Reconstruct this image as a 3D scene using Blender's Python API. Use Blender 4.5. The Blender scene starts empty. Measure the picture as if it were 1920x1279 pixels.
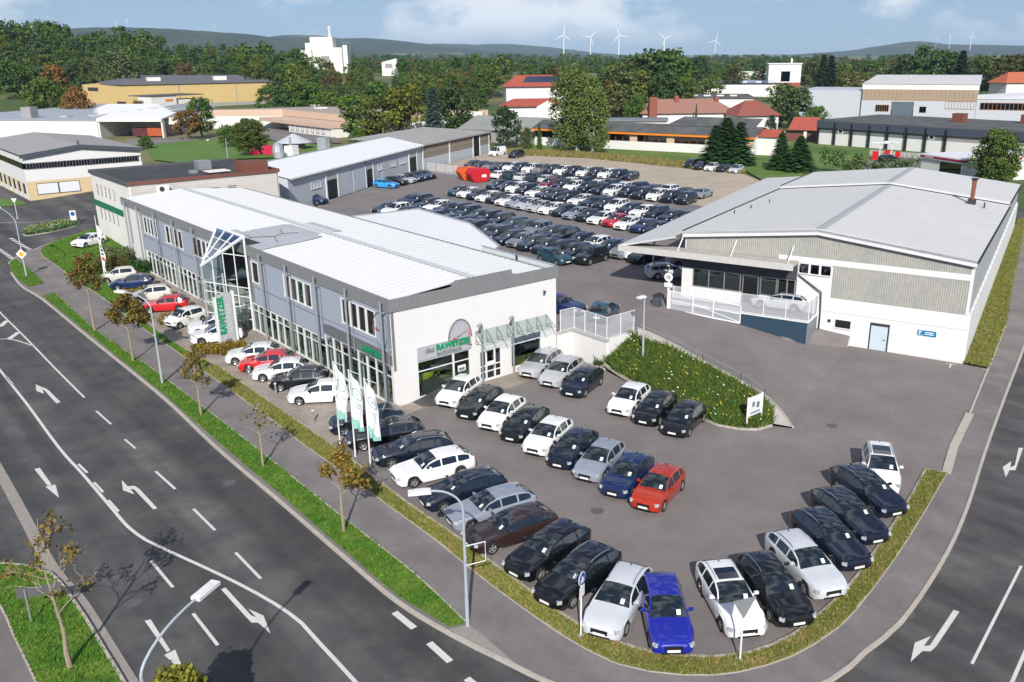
import bpy, bmesh, math, random
from mathutils import Vector, Matrix
random.seed(11)
R = math.radians
S = bpy.context.scene
COL = S.collection

# ---------------------------------------------------------------- camera
CAM_H, FPX, CX, CY = 23.0, 1636.0, 1021.0, 639.5
_p, _r = R(18.17), R(0.43)
_fw = Vector((0, math.cos(_p), -math.sin(_p)))
_d0 = Vector((0, -math.sin(_p), -math.cos(_p)))
_r0 = Vector((1, 0, 0))
RT = _r0 * math.cos(_r) + _d0 * math.sin(_r)
DN = -_r0 * math.sin(_r) + _d0 * math.cos(_r)
FW = _fw
cd = bpy.data.cameras.new('camera')
cam = bpy.data.objects.new('camera', cd)
COL.objects.link(cam)
cam.matrix_world = Matrix(((RT.x, -DN.x, -FW.x, 0), (RT.y, -DN.y, -FW.y, 0), (RT.z, -DN.z, -FW.z, CAM_H), (0, 0, 0, 1)))
cd.sensor_width = 36.0
cd.lens = FPX / 1920.0 * 36.0
cd.shift_x = (960.0 - CX) / 1920.0
cd.clip_start = 0.5
cd.clip_end = 40000
S.camera = cam

# ---------------------------------------------------------------- sky and sun
SUN_EL, SUN_AZ = 33.5, 178.5          # the sun stands behind the camera
w = bpy.data.worlds.new('World'); S.world = w; w.use_nodes = True
nt = w.node_tree; nt.nodes.clear()
def wn(t, **k):
    n = nt.nodes.new(t)
    for a, b in k.items(): setattr(n, a, b)
    return n
out = wn('ShaderNodeOutputWorld'); bg = wn('ShaderNodeBackground')
sky = wn('ShaderNodeTexSky'); sky.sky_type = 'NISHITA'; sky.sun_disc = False
sky.sun_elevation = R(SUN_EL); sky.sun_rotation = R(SUN_AZ)
sky.altitude = 400; sky.air_density = 1.0; sky.dust_density = 0.6; sky.ozone_density = 2.0
tc = wn('ShaderNodeTexCoord')
sep = wn('ShaderNodeSeparateXYZ'); nt.links.new(tc.outputs['Generated'], sep.inputs[0])
def wmath(op, a, b=None, c=None):
    n = wn('ShaderNodeMath', operation=op)
    for i, v in enumerate((a, b, c)):
        if v is None: continue
        if isinstance(v, (int, float)): n.inputs[i].default_value = v
        else: nt.links.new(v, n.inputs[i])
    return n.outputs[0]
# cumulus: noise over the direction, squeezed vertically the way clouds foreshorten near the horizon
mp = wn('ShaderNodeMapping'); mp.inputs['Scale'].default_value = (7.0, 7.0, 15.0); mp.inputs['Location'].default_value = (7.23, -8.45, -2.85)
nt.links.new(tc.outputs['Generated'], mp.inputs[0])
n1 = wn('ShaderNodeTexNoise'); n1.inputs['Scale'].default_value = 1.0; n1.inputs['Detail'].default_value = 8; n1.inputs['Roughness'].default_value = 0.55
nt.links.new(mp.outputs[0], n1.inputs['Vector'])
cl = wn('ShaderNodeMapRange'); cl.inputs['From Min'].default_value = 0.47; cl.inputs['From Max'].default_value = 0.60
nt.links.new(n1.outputs['Fac'], cl.inputs['Value'])
lift = wn('ShaderNodeMapRange'); lift.inputs['From Min'].default_value = 0.006; lift.inputs['From Max'].default_value = 0.035
nt.links.new(sep.outputs['Z'], lift.inputs['Value'])
cf = wmath('MULTIPLY', cl.outputs[0], lift.outputs[0]); cf = wmath('MULTIPLY', cf, 0.9)
mix = wn('ShaderNodeMix'); mix.data_type = 'RGBA'
tint = wn('ShaderNodeMix'); tint.data_type = 'RGBA'; tint.blend_type = 'MULTIPLY'; tint.inputs['Factor'].default_value = 1.0
nt.links.new(sky.outputs[0], tint.inputs[6]); tint.inputs[7].default_value = (.60, .80, 1.25, 1)      # the polarised blue of the photograph's sky
hzn = wn('ShaderNodeMapRange'); hzn.interpolation_type = 'SMOOTHSTEP'; hzn.inputs['From Min'].default_value = 0.0; hzn.inputs['From Max'].default_value = 0.13; hzn.inputs['To Min'].default_value = .72; hzn.inputs['To Max'].default_value = 0.0
nt.links.new(sep.outputs['Z'], hzn.inputs['Value'])
pale = wn('ShaderNodeMix'); pale.data_type = 'RGBA'; nt.links.new(hzn.outputs[0], pale.inputs['Factor']); nt.links.new(tint.outputs[2], pale.inputs[6]); pale.inputs[7].default_value = (5.6, 7.5, 9.2, 1)   # the pale haze all round the horizon
nt.links.new(cf, mix.inputs['Factor']); nt.links.new(pale.outputs[2], mix.inputs[6]); mix.inputs[7].default_value = (13.0, 13.4, 13.8, 1)
nt.links.new(mix.outputs[2], bg.inputs[0]); bg.inputs[1].default_value = 0.062
nt.links.new(bg.outputs[0], out.inputs[0])

sl = bpy.data.lights.new('sun', 'SUN'); so = bpy.data.objects.new('sun', sl); COL.objects.link(so)
sl.energy = 4.7; sl.angle = R(0.55); sl.color = (1.0, 0.955, 0.88)
_a = R(SUN_AZ); _e = R(SUN_EL)
SUNV = Vector((math.sin(_a) * math.cos(_e), math.cos(_a) * math.cos(_e), math.sin(_e)))
so.rotation_euler = SUNV.to_track_quat('Z', 'Y').to_euler()
so.location = (0, -40, 80)

vs = S.view_settings
vs.view_transform = 'Standard'; vs.look = 'None'; vs.exposure = 0.22; vs.gamma = 1.0; vs.use_curve_mapping = False
S.render.engine = 'CYCLES'
S.cycles.max_bounces = 6; S.cycles.diffuse_bounces = 2; S.cycles.glossy_bounces = 3; S.cycles.transmission_bounces = 3
S.cycles.transparent_max_bounces = 8; S.cycles.volume_bounces = 0
S.cycles.use_denoising = True
S.cycles.caustics_reflective = False; S.cycles.caustics_refractive = False
S.cycles.sample_clamp_indirect = 6

# ---------------------------------------------------------------- the survey: site axes and ground levels
K = 0.92                                   # survey units to metres
U = (math.sin(R(139.8)), math.cos(R(139.8))); V = (math.sin(R(49.8)), math.cos(R(49.8)))     # along / across the showroom
C_ = (math.sin(R(121.2)), math.cos(R(121.2))); D_ = (math.sin(R(31.2)), math.cos(R(31.2)))   # along / across the hall front
O1 = (-11.154, 60.404); O2 = (35.094, 69.2)
ROT1, ROT2 = R(90 - 139.8), R(90 - 121.2)
def W(u, v, z=0): return Vector((K * (O1[0] + u * U[0] + v * V[0]), K * (O1[1] + u * U[1] + v * V[1]), K * z))
def WH(c, d, z=0): return Vector((K * (O2[0] + c * C_[0] + d * D_[0]), K * (O2[1] + c * C_[1] + d * D_[1]), K * z))
def uv(x, y):
    a, b = x / K - O1[0], y / K - O1[1]
    return a * U[0] + b * U[1], a * V[0] + b * V[1]
def cdc(x, y):
    a, b = x / K - O2[0], y / K - O2[1]
    return a * C_[0] + b * C_[1], a * D_[0] + b * D_[1]
def clamp(t, a=0.0, b=1.0): return a if t < a else b if t > b else t
def sm(t): t = clamp(t); return t * t * (3 - 2 * t)
def hill(x, y):
    """the wooded rise behind the estate"""
    return (9 * sm((y - 300) / 250) * sm((190 - x) / 200) + 15 * sm((-x - 120) / 230) * sm((y - 250) / 260)) * (1 - sm((y - 640) / 300))
def zt(x, y):
    u, v = uv(x, y); c, d = cdc(x, y)
    if d <= 0: up = clamp((-9.2 - c) * .155, 0, 2.6)
    else:
        rr = clamp(.085 * (d - 2), 0, 4.0)
        up = 2.6 + (rr - 2.6) * clamp((c + 26) / 26)
        up += (2.8 - up) * clamp((d - 60) / 60)
    zl = .85 * clamp((-u - 58) / 27)
    if u < -66: t = clamp((v - 1) / 24)
    elif u < .3: t = clamp((v - 1) / 14)
    elif u < 4.3: t = 1.0 if v > 17.6 else 0.0
    else: t = clamp((v - 16.3) / 5.2)
    return K * (zl + t * (up - zl)) + (hill(x, y) if y > 240 else 0.0)
def ray(px, py): return FW + RT * ((px - CX) / FPX) + DN * ((py - CY) / FPX)
def G(px, py, z=None):
    """the ground point that the survey photograph shows at (px, py)"""
    d = ray(px, py)
    if z is not None:
        t = (z - CAM_H) / d.z
        return Vector((d.x * t, d.y * t, z))
    z = 0.0
    for _ in range(25):
        t = (z - CAM_H) / d.z
        z += .6 * (zt(d.x * t, d.y * t) - z)
    t = (z - CAM_H) / d.z
    return Vector((d.x * t, d.y * t, z))
def proj(p):
    v = Vector(p) - Vector((0, 0, CAM_H)); z = v.dot(FW)
    return CX + FPX * v.dot(RT) / z, CY + FPX * v.dot(DN) / z
def height(g, py):
    """how high above the ground point g something reaches whose top is seen at row py"""
    lo, hi = g.z - 4, g.z + 150
    for _ in range(50):
        m = (lo + hi) / 2
        if proj((g.x, g.y, m))[1] > py: lo = m
        else: hi = m
    return lo - g.z

# ---------------------------------------------------------------- materials
MATS = {}
def pm(name, col, rough=.7, var=.12, scale=3.0, metal=0.0, bump=0.0, bscale=None, coat=0.0, spec=.4, detail=5, col2=None, objcol=False, island=0.0, lo=.35, hi=.65, emit=None, sub=None):
    if name in MATS: return MATS[name]
    m = bpy.data.materials.new(name); m.use_nodes = True; MATS[name] = m
    t = m.node_tree; b = t.nodes['Principled BSDF']; L = t.links.new
    b.inputs['Roughness'].default_value = rough; b.inputs['Metallic'].default_value = metal
    b.inputs['Coat Weight'].default_value = coat; b.inputs['Coat Roughness'].default_value = .04
    b.inputs['Specular IOR Level'].default_value = spec
    c = (*col, 1.0); m.diffuse_color = c
    co = t.nodes.new('ShaderNodeTexCoord')
    if objcol:
        oi = t.nodes.new('ShaderNodeObjectInfo'); src = oi.outputs['Color']
    else:
        rgb = t.nodes.new('ShaderNodeRGB'); rgb.outputs[0].default_value = c; src = rgb.outputs[0]
    if col2 is not None or var > 0:
        n = t.nodes.new('ShaderNodeTexNoise'); n.inputs['Scale'].default_value = scale; n.inputs['Detail'].default_value = detail; n.inputs['Roughness'].default_value = .6
        L(co.outputs['Object'], n.inputs['Vector'])
        mr = t.nodes.new('ShaderNodeMapRange'); mr.inputs['From Min'].default_value = lo; mr.inputs['From Max'].default_value = hi
        L(n.outputs['Fac'], mr.inputs['Value'])
        if col2 is not None:
            mx = t.nodes.new('ShaderNodeMix'); mx.data_type = 'RGBA'; mx.inputs[7].default_value = (*col2, 1)
            L(mr.outputs[0], mx.inputs['Factor']); L(src, mx.inputs[6]); src = mx.outputs[2]
        if var > 0:
            n2 = t.nodes.new('ShaderNodeTexNoise'); n2.inputs['Scale'].default_value = scale * 4.7; n2.inputs['Detail'].default_value = 4
            L(co.outputs['Object'], n2.inputs['Vector'])
            ad = t.nodes.new('ShaderNodeMath'); ad.operation = 'ADD'; L(n.outputs['Fac'], ad.inputs[0]); L(n2.outputs['Fac'], ad.inputs[1])
            m2 = t.nodes.new('ShaderNodeMapRange'); m2.inputs['From Min'].default_value = .6; m2.inputs['From Max'].default_value = 1.4
            m2.inputs['To Min'].default_value = 1 - var; m2.inputs['To Max'].default_value = 1 + var
            L(ad.outputs[0], m2.inputs['Value'])
            vm = t.nodes.new('ShaderNodeVectorMath'); vm.operation = 'SCALE'; L(src, vm.inputs[0]); L(m2.outputs[0], vm.inputs['Scale']); src = vm.outputs[0]
    if island > 0:
        ge = t.nodes.new('ShaderNodeNewGeometry')
        m3 = t.nodes.new('ShaderNodeMapRange'); m3.inputs['To Min'].default_value = 1 - island; m3.inputs['To Max'].default_value = 1 + island
        L(ge.outputs['Random Per Island'], m3.inputs['Value'])
        v3 = t.nodes.new('ShaderNodeVectorMath'); v3.operation = 'SCALE'; L(src, v3.inputs[0]); L(m3.outputs[0], v3.inputs['Scale']); src = v3.outputs[0]
    L(src, b.inputs['Base Color'])
    if bump > 0:
        nb = t.nodes.new('ShaderNodeTexNoise'); nb.inputs['Scale'].default_value = bscale or scale * 10; nb.inputs['Detail'].default_value = 4
        L(co.outputs['Object'], nb.inputs['Vector'])
        bp = t.nodes.new('ShaderNodeBump'); bp.inputs['Strength'].default_value = bump; bp.inputs['Distance'].default_value = .02
        L(nb.outputs['Fac'], bp.inputs['Height']); L(bp.outputs[0], b.inputs['Normal'])
    if emit: b.inputs['Emission Color'].default_value = (*emit, 1); b.inputs['Emission Strength'].default_value = 1
    return m
def glassmat(name, tint, mixv, rough=.03):
    if name in MATS: return MATS[name]
    m = bpy.data.materials.new(name); m.use_nodes = True; MATS[name] = m; m.diffuse_color = (*tint, 1)
    t = m.node_tree; t.nodes.clear(); o = t.nodes.new('ShaderNodeOutputMaterial')
    tr = t.nodes.new('ShaderNodeBsdfTransparent'); tr.inputs[0].default_value = (*tint, 1)
    gl = t.nodes.new('ShaderNodeBsdfGlossy'); gl.inputs['Roughness'].default_value = rough
    fr = t.nodes.new('ShaderNodeLayerWeight'); fr.inputs[0].default_value = .5
    pw = t.nodes.new('ShaderNodeMath'); pw.operation = 'POWER'; pw.inputs[1].default_value = 4.0
    ad = t.nodes.new('ShaderNodeMath'); ad.operation = 'MULTIPLY_ADD'; ad.inputs[1].default_value = .7; ad.inputs[2].default_value = mixv; ad.use_clamp = True
    mx = t.nodes.new('ShaderNodeMixShader')
    t.links.new(fr.outputs['Facing'], pw.inputs[0]); t.links.new(pw.outputs[0], ad.inputs[0]); t.links.new(ad.outputs[0], mx.inputs[0])
    t.links.new(tr.outputs[0], mx.inputs[1]); t.links.new(gl.outputs[0], mx.inputs[2]); t.links.new(mx.outputs[0], o.inputs[0])
    return m

M_ROAD = pm('road_asphalt', (.062, .062, .064), .85, .16, .35, col2=(.095, .092, .088), bump=.25, bscale=30, lo=.38, hi=.68)
def streaks(m, ang, amt, sc=(.012, .55, 1)):
    """long streaks of wear along a road"""
    t = m.node_tree; b = t.nodes['Principled BSDF']; src = b.inputs['Base Color'].links[0].from_socket
    co = t.nodes.new('ShaderNodeTexCoord'); m0 = t.nodes.new('ShaderNodeMapping'); m0.inputs['Rotation'].default_value = (0, 0, ang); m1 = t.nodes.new('ShaderNodeMapping'); m1.inputs['Scale'].default_value = sc
    n = t.nodes.new('ShaderNodeTexNoise'); n.inputs['Scale'].default_value = 1.0; n.inputs['Detail'].default_value = 3
    mr = t.nodes.new('ShaderNodeMapRange'); mr.inputs['From Min'].default_value = .33; mr.inputs['From Max'].default_value = .67; mr.inputs['To Min'].default_value = 1 - amt; mr.inputs['To Max'].default_value = 1 + amt
    v = t.nodes.new('ShaderNodeVectorMath'); v.operation = 'SCALE'; L = t.links.new
    L(co.outputs['Object'], m0.inputs[0]); L(m0.outputs[0], m1.inputs[0]); L(m1.outputs[0], n.inputs['Vector']); L(n.outputs['Fac'], mr.inputs['Value']); L(src, v.inputs[0]); L(mr.outputs[0], v.inputs['Scale']); L(v.outputs[0], b.inputs['Base Color'])
    # fine grain of the aggregate and scattered dark spots
    n2 = t.nodes.new('ShaderNodeTexNoise'); n2.inputs['Scale'].default_value = 9.0; n2.inputs['Detail'].default_value = 8; n2.inputs['Roughness'].default_value = .8; L(co.outputs['Object'], n2.inputs['Vector'])
    m2 = t.nodes.new('ShaderNodeMapRange'); m2.inputs['From Min'].default_value = .3; m2.inputs['From Max'].default_value = .7; m2.inputs['To Min'].default_value = .86; m2.inputs['To Max'].default_value = 1.14; L(n2.outputs['Fac'], m2.inputs['Value'])
    v2 = t.nodes.new('ShaderNodeVectorMath'); v2.operation = 'SCALE'; L(v.outputs[0], v2.inputs[0]); L(m2.outputs[0], v2.inputs['Scale']); L(v2.outputs[0], b.inputs['Base Color'])
streaks(M_ROAD, R(49.8), .30)
M_LOT = pm('lot_asphalt', (.17, .15, .147), .9, .09, .25, col2=(.205, .184, .178), bump=.25, bscale=30, lo=.3, hi=.7)
M_WALK = pm('walk_asphalt', (.165, .15, .146), .9, .1, .4, col2=(.20, .183, .176), bump=.2, bscale=30)
streaks(M_LOT, R(20), .07, (.03, .12, 1)); streaks(M_WALK, R(49.8), .10, (.03, .6, 1))
M_YARD = pm('yard_asphalt', (.155, .142, .138), .9, .12, .12, col2=(.205, .19, .178), bump=.2, bscale=20, lo=.35, hi=.65)
M_PAVE = pm('paving', (.27, .225, .185), .85, .12, .5, col2=(.33, .29, .25), bump=.3, bscale=6)
M_KERB = pm('kerb_stone', (.43, .39, .34), .85, .18, 1.3, bump=.4, bscale=12)
M_COBBLE = pm('cobble', (.33, .30, .27), .85, .25, 3.5, col2=(.24, .22, .20), bump=.5, bscale=7)
M_GRASS = pm('grass', (.055, .15, .008), .9, .35, .55, col2=(.11, .165, .018), bump=.8, bscale=9, lo=.42, hi=.62)
M_DRYGRASS = pm('dry_grass', (.20, .17, .065), .9, .3, .45, col2=(.11, .15, .03), bump=.8, bscale=9, lo=.42, hi=.6)
M_VERGE = pm('strip_grass', (.15, .16, .03), .9, .35, .35, col2=(.27, .19, .085), bump=.8, bscale=9, lo=.45, hi=.62)
M_MEADOW = pm('meadow', (.07, .15, .02), .9, .25, .06, col2=(.12, .17, .035), lo=.4, hi=.6)
M_GRAVEL = pm('gravel', (.44, .37, .28), .95, .14, .12, col2=(.35, .30, .24), bump=.4, bscale=8, lo=.4, hi=.6)
M_LINE = pm('road_paint', (.60, .59, .56), .7, .12, 2.0)
M_WHITE = pm('white_wall', (.70, .69, .675), .75, .035, .25)
M_WHITE2 = pm('white_metal', (.72, .725, .73), .45, .03, .6)
M_OFFW = pm('offwhite_wall', (.72, .70, .66), .8, .06, .4)
M_CONC = pm('concrete', (.42, .41, .39), .85, .14, .8, bump=.2)
M_DARK = pm('dark_grey', (.035, .036, .04), .6, .1, 2)
M_BLACK = pm('black', (.012, .012, .014), .5, 0)
M_STEEL = pm('galvanised_steel', (.46, .48, .50), .42, .08, 2, metal=.65)
M_GREYF = pm('fascia_grey', (.205, .21, .215), .5, .05, .7)
M_CLAD = pm('cladding_grey_blue', (.33, .37, .44), .45, .05, .5)
M_SKYGL = glassmat('shop_glass', (.80, .86, .84), .06)
M_GLASS = glassmat('dark_glass', (.10, .12, .13), .14)
M_BLUEGL = glassmat('roof_glass', (.25, .38, .5), .35)

# ---------------------------------------------------------------- building blocks
class MB:
    """collects faces; build() links them as one mesh object"""
    def __init__(s): s.v = []; s.f = []; s.m = []
    def add(s, vs, fs, mi=0):
        o = len(s.v); s.v += [tuple(p) for p in vs]
        for f in fs: s.f.append(tuple(i + o for i in f)); s.m.append(mi)
        return s
    def quad(s, a, b, c, d, mi=0): return s.add((a, b, c, d), ((0, 1, 2, 3),), mi)
    def box(s, x0, x1, y0, y1, z0, z1, mi=0):
        return s.add(((x0, y0, z0), (x1, y0, z0), (x1, y1, z0), (x0, y1, z0), (x0, y0, z1), (x1, y0, z1), (x1, y1, z1), (x0, y1, z1)),
                     ((3, 2, 1, 0), (4, 5, 6, 7), (0, 1, 5, 4), (1, 2, 6, 5), (2, 3, 7, 6), (3, 0, 4, 7)), mi)
    def obox(s, c, ax, ay, az, mi=0):
        c = Vector(c); vs = []
        for k in (-1, 1):
            for i, j in ((-1, -1), (1, -1), (1, 1), (-1, 1)): vs.append(c + ax * i + ay * j + az * k)
        return s.add(vs, ((3, 2, 1, 0), (4, 5, 6, 7), (0, 1, 5, 4), (1, 2, 6, 5), (2, 3, 7, 6), (3, 0, 4, 7)), mi)
    def prism(s, poly, z0, z1, mi=0, top=None):
        n = len(poly); z0f = z0 if callable(z0) else (lambda p: z0); z1f = z1 if callable(z1) else (lambda p: z1)
        vs = [(p[0], p[1], z0f(p)) for p in poly] + [(p[0], p[1], z1f(p)) for p in poly]
        fs = [(i, (i + 1) % n, (i + 1) % n + n, i + n) for i in range(n)]
        s.add(vs, fs + [tuple(range(n - 1, -1, -1))], mi); s.add([vs[i + n] for i in range(n)], (tuple(range(n)),), mi if top is None else top)
        return s
    def tube(s, pts, r, n=6, mi=0, cap=True):
        pts = [Vector(p) for p in pts]; rr = r if isinstance(r, (list, tuple)) else [r] * len(pts); o = len(s.v)
        for i, p in enumerate(pts):
            d = (pts[min(i + 1, len(pts) - 1)] - pts[max(i - 1, 0)])
            d = d.normalized() if d.length > 1e-9 else Vector((0, 0, 1))
            a = d.cross(Vector((0, 0, 1)) if abs(d.z) < .95 else Vector((1, 0, 0))).normalized(); b = d.cross(a)
            for k in range(n):
                t = 2 * math.pi * k / n
                s.v.append(tuple(p + (a * math.cos(t) + b * math.sin(t)) * rr[i]))
        for i in range(len(pts) - 1):
            for k in range(n):
                s.f.append((o + i * n + k, o + i * n + (k + 1) % n, o + (i + 1) * n + (k + 1) % n, o + (i + 1) * n + k)); s.m.append(mi)
        if cap:
            s.f.append(tuple(o + k for k in range(n - 1, -1, -1))); s.m.append(mi)
            e = o + (len(pts) - 1) * n; s.f.append(tuple(e + k for k in range(n))); s.m.append(mi)
        return s
    def lathe(s, prof, n=16, axis='z', c=(0, 0, 0), mi=0):
        o = len(s.v)
        for r, h in prof:
            for k in range(n):
                t = 2 * math.pi * k / n; a, b = r * math.cos(t), r * math.sin(t)
                s.v.append((c[0] + a, c[1] + b, c[2] + h) if axis == 'z' else (c[0] + a, c[1] + h, c[2] + b))
        for i in range(len(prof) - 1):
            for k in range(n):
                q = (o + i * n + k, o + i * n + (k + 1) % n, o + (i + 1) * n + (k + 1) % n, o + (i + 1) * n + k)
                s.f.append(q if axis == 'z' else q[::-1]); s.m.append(mi)
        return s
    def mesh(s, name, mats):
        me = bpy.data.meshes.new(name); me.from_pydata(s.v, [], s.f)
        for m in (mats if isinstance(mats, (list, tuple)) else [mats]): me.materials.append(m)
        if any(s.m): me.polygons.foreach_set('material_index', s.m)
        me.update(); return me
    def build(s, name, mats, parent=None, smooth=False):
        me = s.mesh(name, mats)
        if smooth: me.polygons.foreach_set('use_smooth', [True] * len(me.polygons))
        return link(name, me, parent)
def link(name, me, parent=None, loc=None, rot=None, col=None):
    o = bpy.data.objects.new(name, me); COL.objects.link(o)
    if parent is not None: o.parent = parent
    if loc is not None: o.location = loc
    if rot is not None: o.rotation_euler = rot
    if col is not None: o.color = (*col, 1)
    return o
def tag(o, label=None, cat=None, group=None, kind=None):
    if label: o['label'] = label
    if cat: o['category'] = cat
    if group: o['group'] = group
    if kind: o['kind'] = kind
    return o
def thing(name, label, cat, loc=(0, 0, 0), rz=0.0, group=None, scale=1.0):
    o = bpy.data.objects.new(name, None); COL.objects.link(o); o.empty_display_size = .3
    o.location = loc; o.rotation_euler = (0, 0, rz); o.scale = (scale,) * 3
    return tag(o, label, cat, group)
def copy_tree(o, parent=None):
    c = o.copy(); COL.objects.link(c); c.parent = parent
    for ch in list(o.children): copy_tree(ch, c)
    return c
def box(name, mat, parent, *a):
    return MB().box(*a).build(name, mat, parent)
def sheet(name, pts, dz, mat, kind='structure', step=3.0, parent=None, zf=None):
    """a ground sheet with the given outline, laid over the terrain"""
    zf = zf or zt
    bm = bmesh.new(); bm.faces.new([bm.verts.new((p[0], p[1], 0)) for p in pts])
    xs = [p[0] for p in pts]; ys = [p[1] for p in pts]
    for ax, lo, hi in ((0, min(xs), max(xs)), (1, min(ys), max(ys))):
        k = int((hi - lo) / step)
        for i in range(1, k + 1):
            c = [0, 0, 0]; n = [0, 0, 0]; c[ax] = lo + (hi - lo) * i / (k + 1); n[ax] = 1
            bmesh.ops.bisect_plane(bm, geom=bm.verts[:] + bm.edges[:] + bm.faces[:], plane_co=c, plane_no=n)
    bmesh.ops.triangulate(bm, faces=bm.faces[:])
    for v in bm.verts: v.co.z = zf(v.co.x, v.co.y) + dz
    bmesh.ops.recalc_face_normals(bm, faces=bm.faces[:])
    if sum(f.normal.z for f in bm.faces) < 0: bmesh.ops.reverse_faces(bm, faces=bm.faces[:])
    me = bpy.data.meshes.new(name); bm.to_mesh(me); bm.free(); me.materials.append(mat)
    o = link(name, me, parent)
    if parent is None and kind: o['kind'] = kind
    return o
def resample(pts, step):
    out = [Vector((pts[0][0], pts[0][1], 0))]
    for a, b in zip(pts, pts[1:]):
        a = Vector((a[0], a[1], 0)); b = Vector((b[0], b[1], 0)); n = max(1, int(round((b - a).length / step)))
        for i in range(1, n + 1): out.append(a.lerp(b, i / n))
    return out
def smooth_line(pts, step=1.0):
    """Catmull-Rom through the given points"""
    P = [Vector((p[0], p[1], 0)) for p in pts]; P = [P[0] * 2 - P[1]] + P + [P[-1] * 2 - P[-2]]; out = []
    for i in range(1, len(P) - 2):
        n = max(1, int((P[i + 1] - P[i]).length / step))
        for k in range(n):
            t = k / n; a, b, c, d = P[i - 1], P[i], P[i + 1], P[i + 2]
            out.append(.5 * ((2 * b) + (c - a) * t + (2 * a - 5 * b + 4 * c - d) * t * t + (3 * b - a - 3 * c + d) * t ** 3))
    out.append(P[-2]); return out
def offset(pts, d):
    out = []
    for i, p in enumerate(pts):
        t = (pts[min(i + 1, len(pts) - 1)] - pts[max(i - 1, 0)]); t = Vector((t.x, t.y, 0)).normalized()
        out.append(p + Vector((-t.y, t.x, 0)) * d)
    return out
def kerb(name, pts, wd, z0, z1, mat, stone=1.0, gap=.02, parent=None):
    """a row of kerb stones along a line: real stones with open joints, joined into one mesh"""
    mb = MB(); line = resample(pts, stone) if stone else pts; rnd = random.Random(len(line))
    for a, b in zip(line, line[1:]):
        d = (b - a)
        if d.length < .05: continue
        t = d.normalized(); n = Vector((-t.y, t.x, 0)); h = zt((a.x + b.x) / 2, (a.y + b.y) / 2)
        ha, hb = zt(a.x, a.y), zt(b.x, b.y); j = rnd.uniform(-.006, .006)
        a2, b2 = a + t * gap * .5, b - t * gap * .5; q = n * (wd / 2)
        vs = [(p.x, p.y, z) for p, z in ((a2 - q, ha + z0), (b2 - q, hb + z0), (b2 + q, hb + z0), (a2 + q, ha + z0), (a2 - q, ha + z1 + j), (b2 - q, hb + z1 + j), (b2 + q, hb + z1 + j), (a2 + q, ha + z1 + j))]
        mb.add(vs, ((4, 5, 6, 7), (0, 1, 5, 4), (1, 2, 6, 5), (2, 3, 7, 6), (3, 0, 4, 7)))
    o = mb.build(name, mat, parent)
    if parent is None: o['kind'] = 'structure'
    return o
def strip(mb, pts, wd, dz):
    a, b = offset(pts, wd / 2), offset(pts, -wd / 2)
    for i in range(len(pts) - 1):
        mb.quad(*[(p.x, p.y, zt(p.x, p.y) + dz) for p in (b[i], b[i + 1], a[i + 1], a[i])])
def text(name, s, size, parent, loc, rot, mat, ext=.02, off=0.0, align='LEFT', sx=1.0):
    cu = bpy.data.curves.new(name, 'FONT'); cu.body = s; cu.size = size; cu.extrude = ext; cu.offset = off; cu.align_x = align
    cu.resolution_u = 3; cu.materials.append(mat)
    tmp = bpy.data.objects.new(name, cu); COL.objects.link(tmp)
    me = bpy.data.meshes.new_from_object(tmp.evaluated_get(bpy.context.evaluated_depsgraph_get()))
    bpy.data.objects.remove(tmp); me.name = name
    if not me.materials: me.materials.append(mat)
    o = link(name, me, parent, loc, rot); o.scale = (sx, 1, 1)
    return o
def wall_open(mb, x0, x1, z0, z1, y0, y1, openings, mi=0):
    """a wall slab in the xz plane from y0 to y1 thick, with rectangular openings (xa, xb, za, zb) left out"""
    xs = sorted({x0, x1, *[clamp(v, x0, x1) for o in openings for v in o[:2]]}); zs = sorted({z0, z1, *[clamp(v, z0, z1) for o in openings for v in o[2:4]]})
    for a, b in zip(xs, xs[1:]):
        run = None
        for c, d in zip(zs, zs[1:]):
            mx, mz = (a + b) / 2, (c + d) / 2
            if any(o[0] < mx < o[1] and o[2] < mz < o[3] for o in openings):
                if run: mb.box(a, b, y0, y1, run[0], run[1], mi); run = None
            else: run = [run[0] if run else c, d]
        if run: mb.box(a, b, y0, y1, run[0], run[1], mi)
ORD = 'first second third fourth fifth sixth seventh eighth ninth tenth eleventh twelfth thirteenth fourteenth fifteenth sixteenth seventeenth eighteenth nineteenth twentieth'.split() + ['twenty-' + t for t in 'first second third fourth fifth'.split()]

# ---------------------------------------------------------------- ground, roads and pavements
def pts(*a): return [G(x, y) for x, y in a]
def graded(lo, hi, a, b, near, grow):
    out = []; x = a
    while x <= b: out.append(x); x += near
    s = near; x = b
    while x < hi: s *= grow; x += s; out.append(min(x, hi))
    s = near; x = a; pre = []
    while x > lo: s *= grow; x -= s; pre.append(max(x, lo))
    return pre[::-1] + out
gx = graded(-9000, 9000, -95, 60, 2.2, 1.22); gy = graded(-60, 14000, 14, 128, 2.2, 1.16)
def zbase(x, y):
    if abs(x) > 400 or y > 600: return zt(x, y) - .2
    return min(zt(x + a, y + b) for a in (-2.4, 0, 2.4) for b in (-2.4, 0, 2.4)) - .2
mb = MB(); nx = len(gx)
mb.v = [(x, y, zbase(x, y)) for y in gy for x in gx]
mb.f = [(j * nx + i, j * nx + i + 1, (j + 1) * nx + i + 1, (j + 1) * nx + i) for j in range(len(gy) - 1) for i in range(nx - 1)]
mb.m = [0] * len(mb.f)
M_LAND = pm('open_land', (.062, .10, .024), .95, .2, .012, col2=(.17, .16, .07), lo=.46, hi=.58, detail=3)
gnd = mb.build('ground', M_LAND, smooth=True); gnd['kind'] = 'structure'

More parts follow.
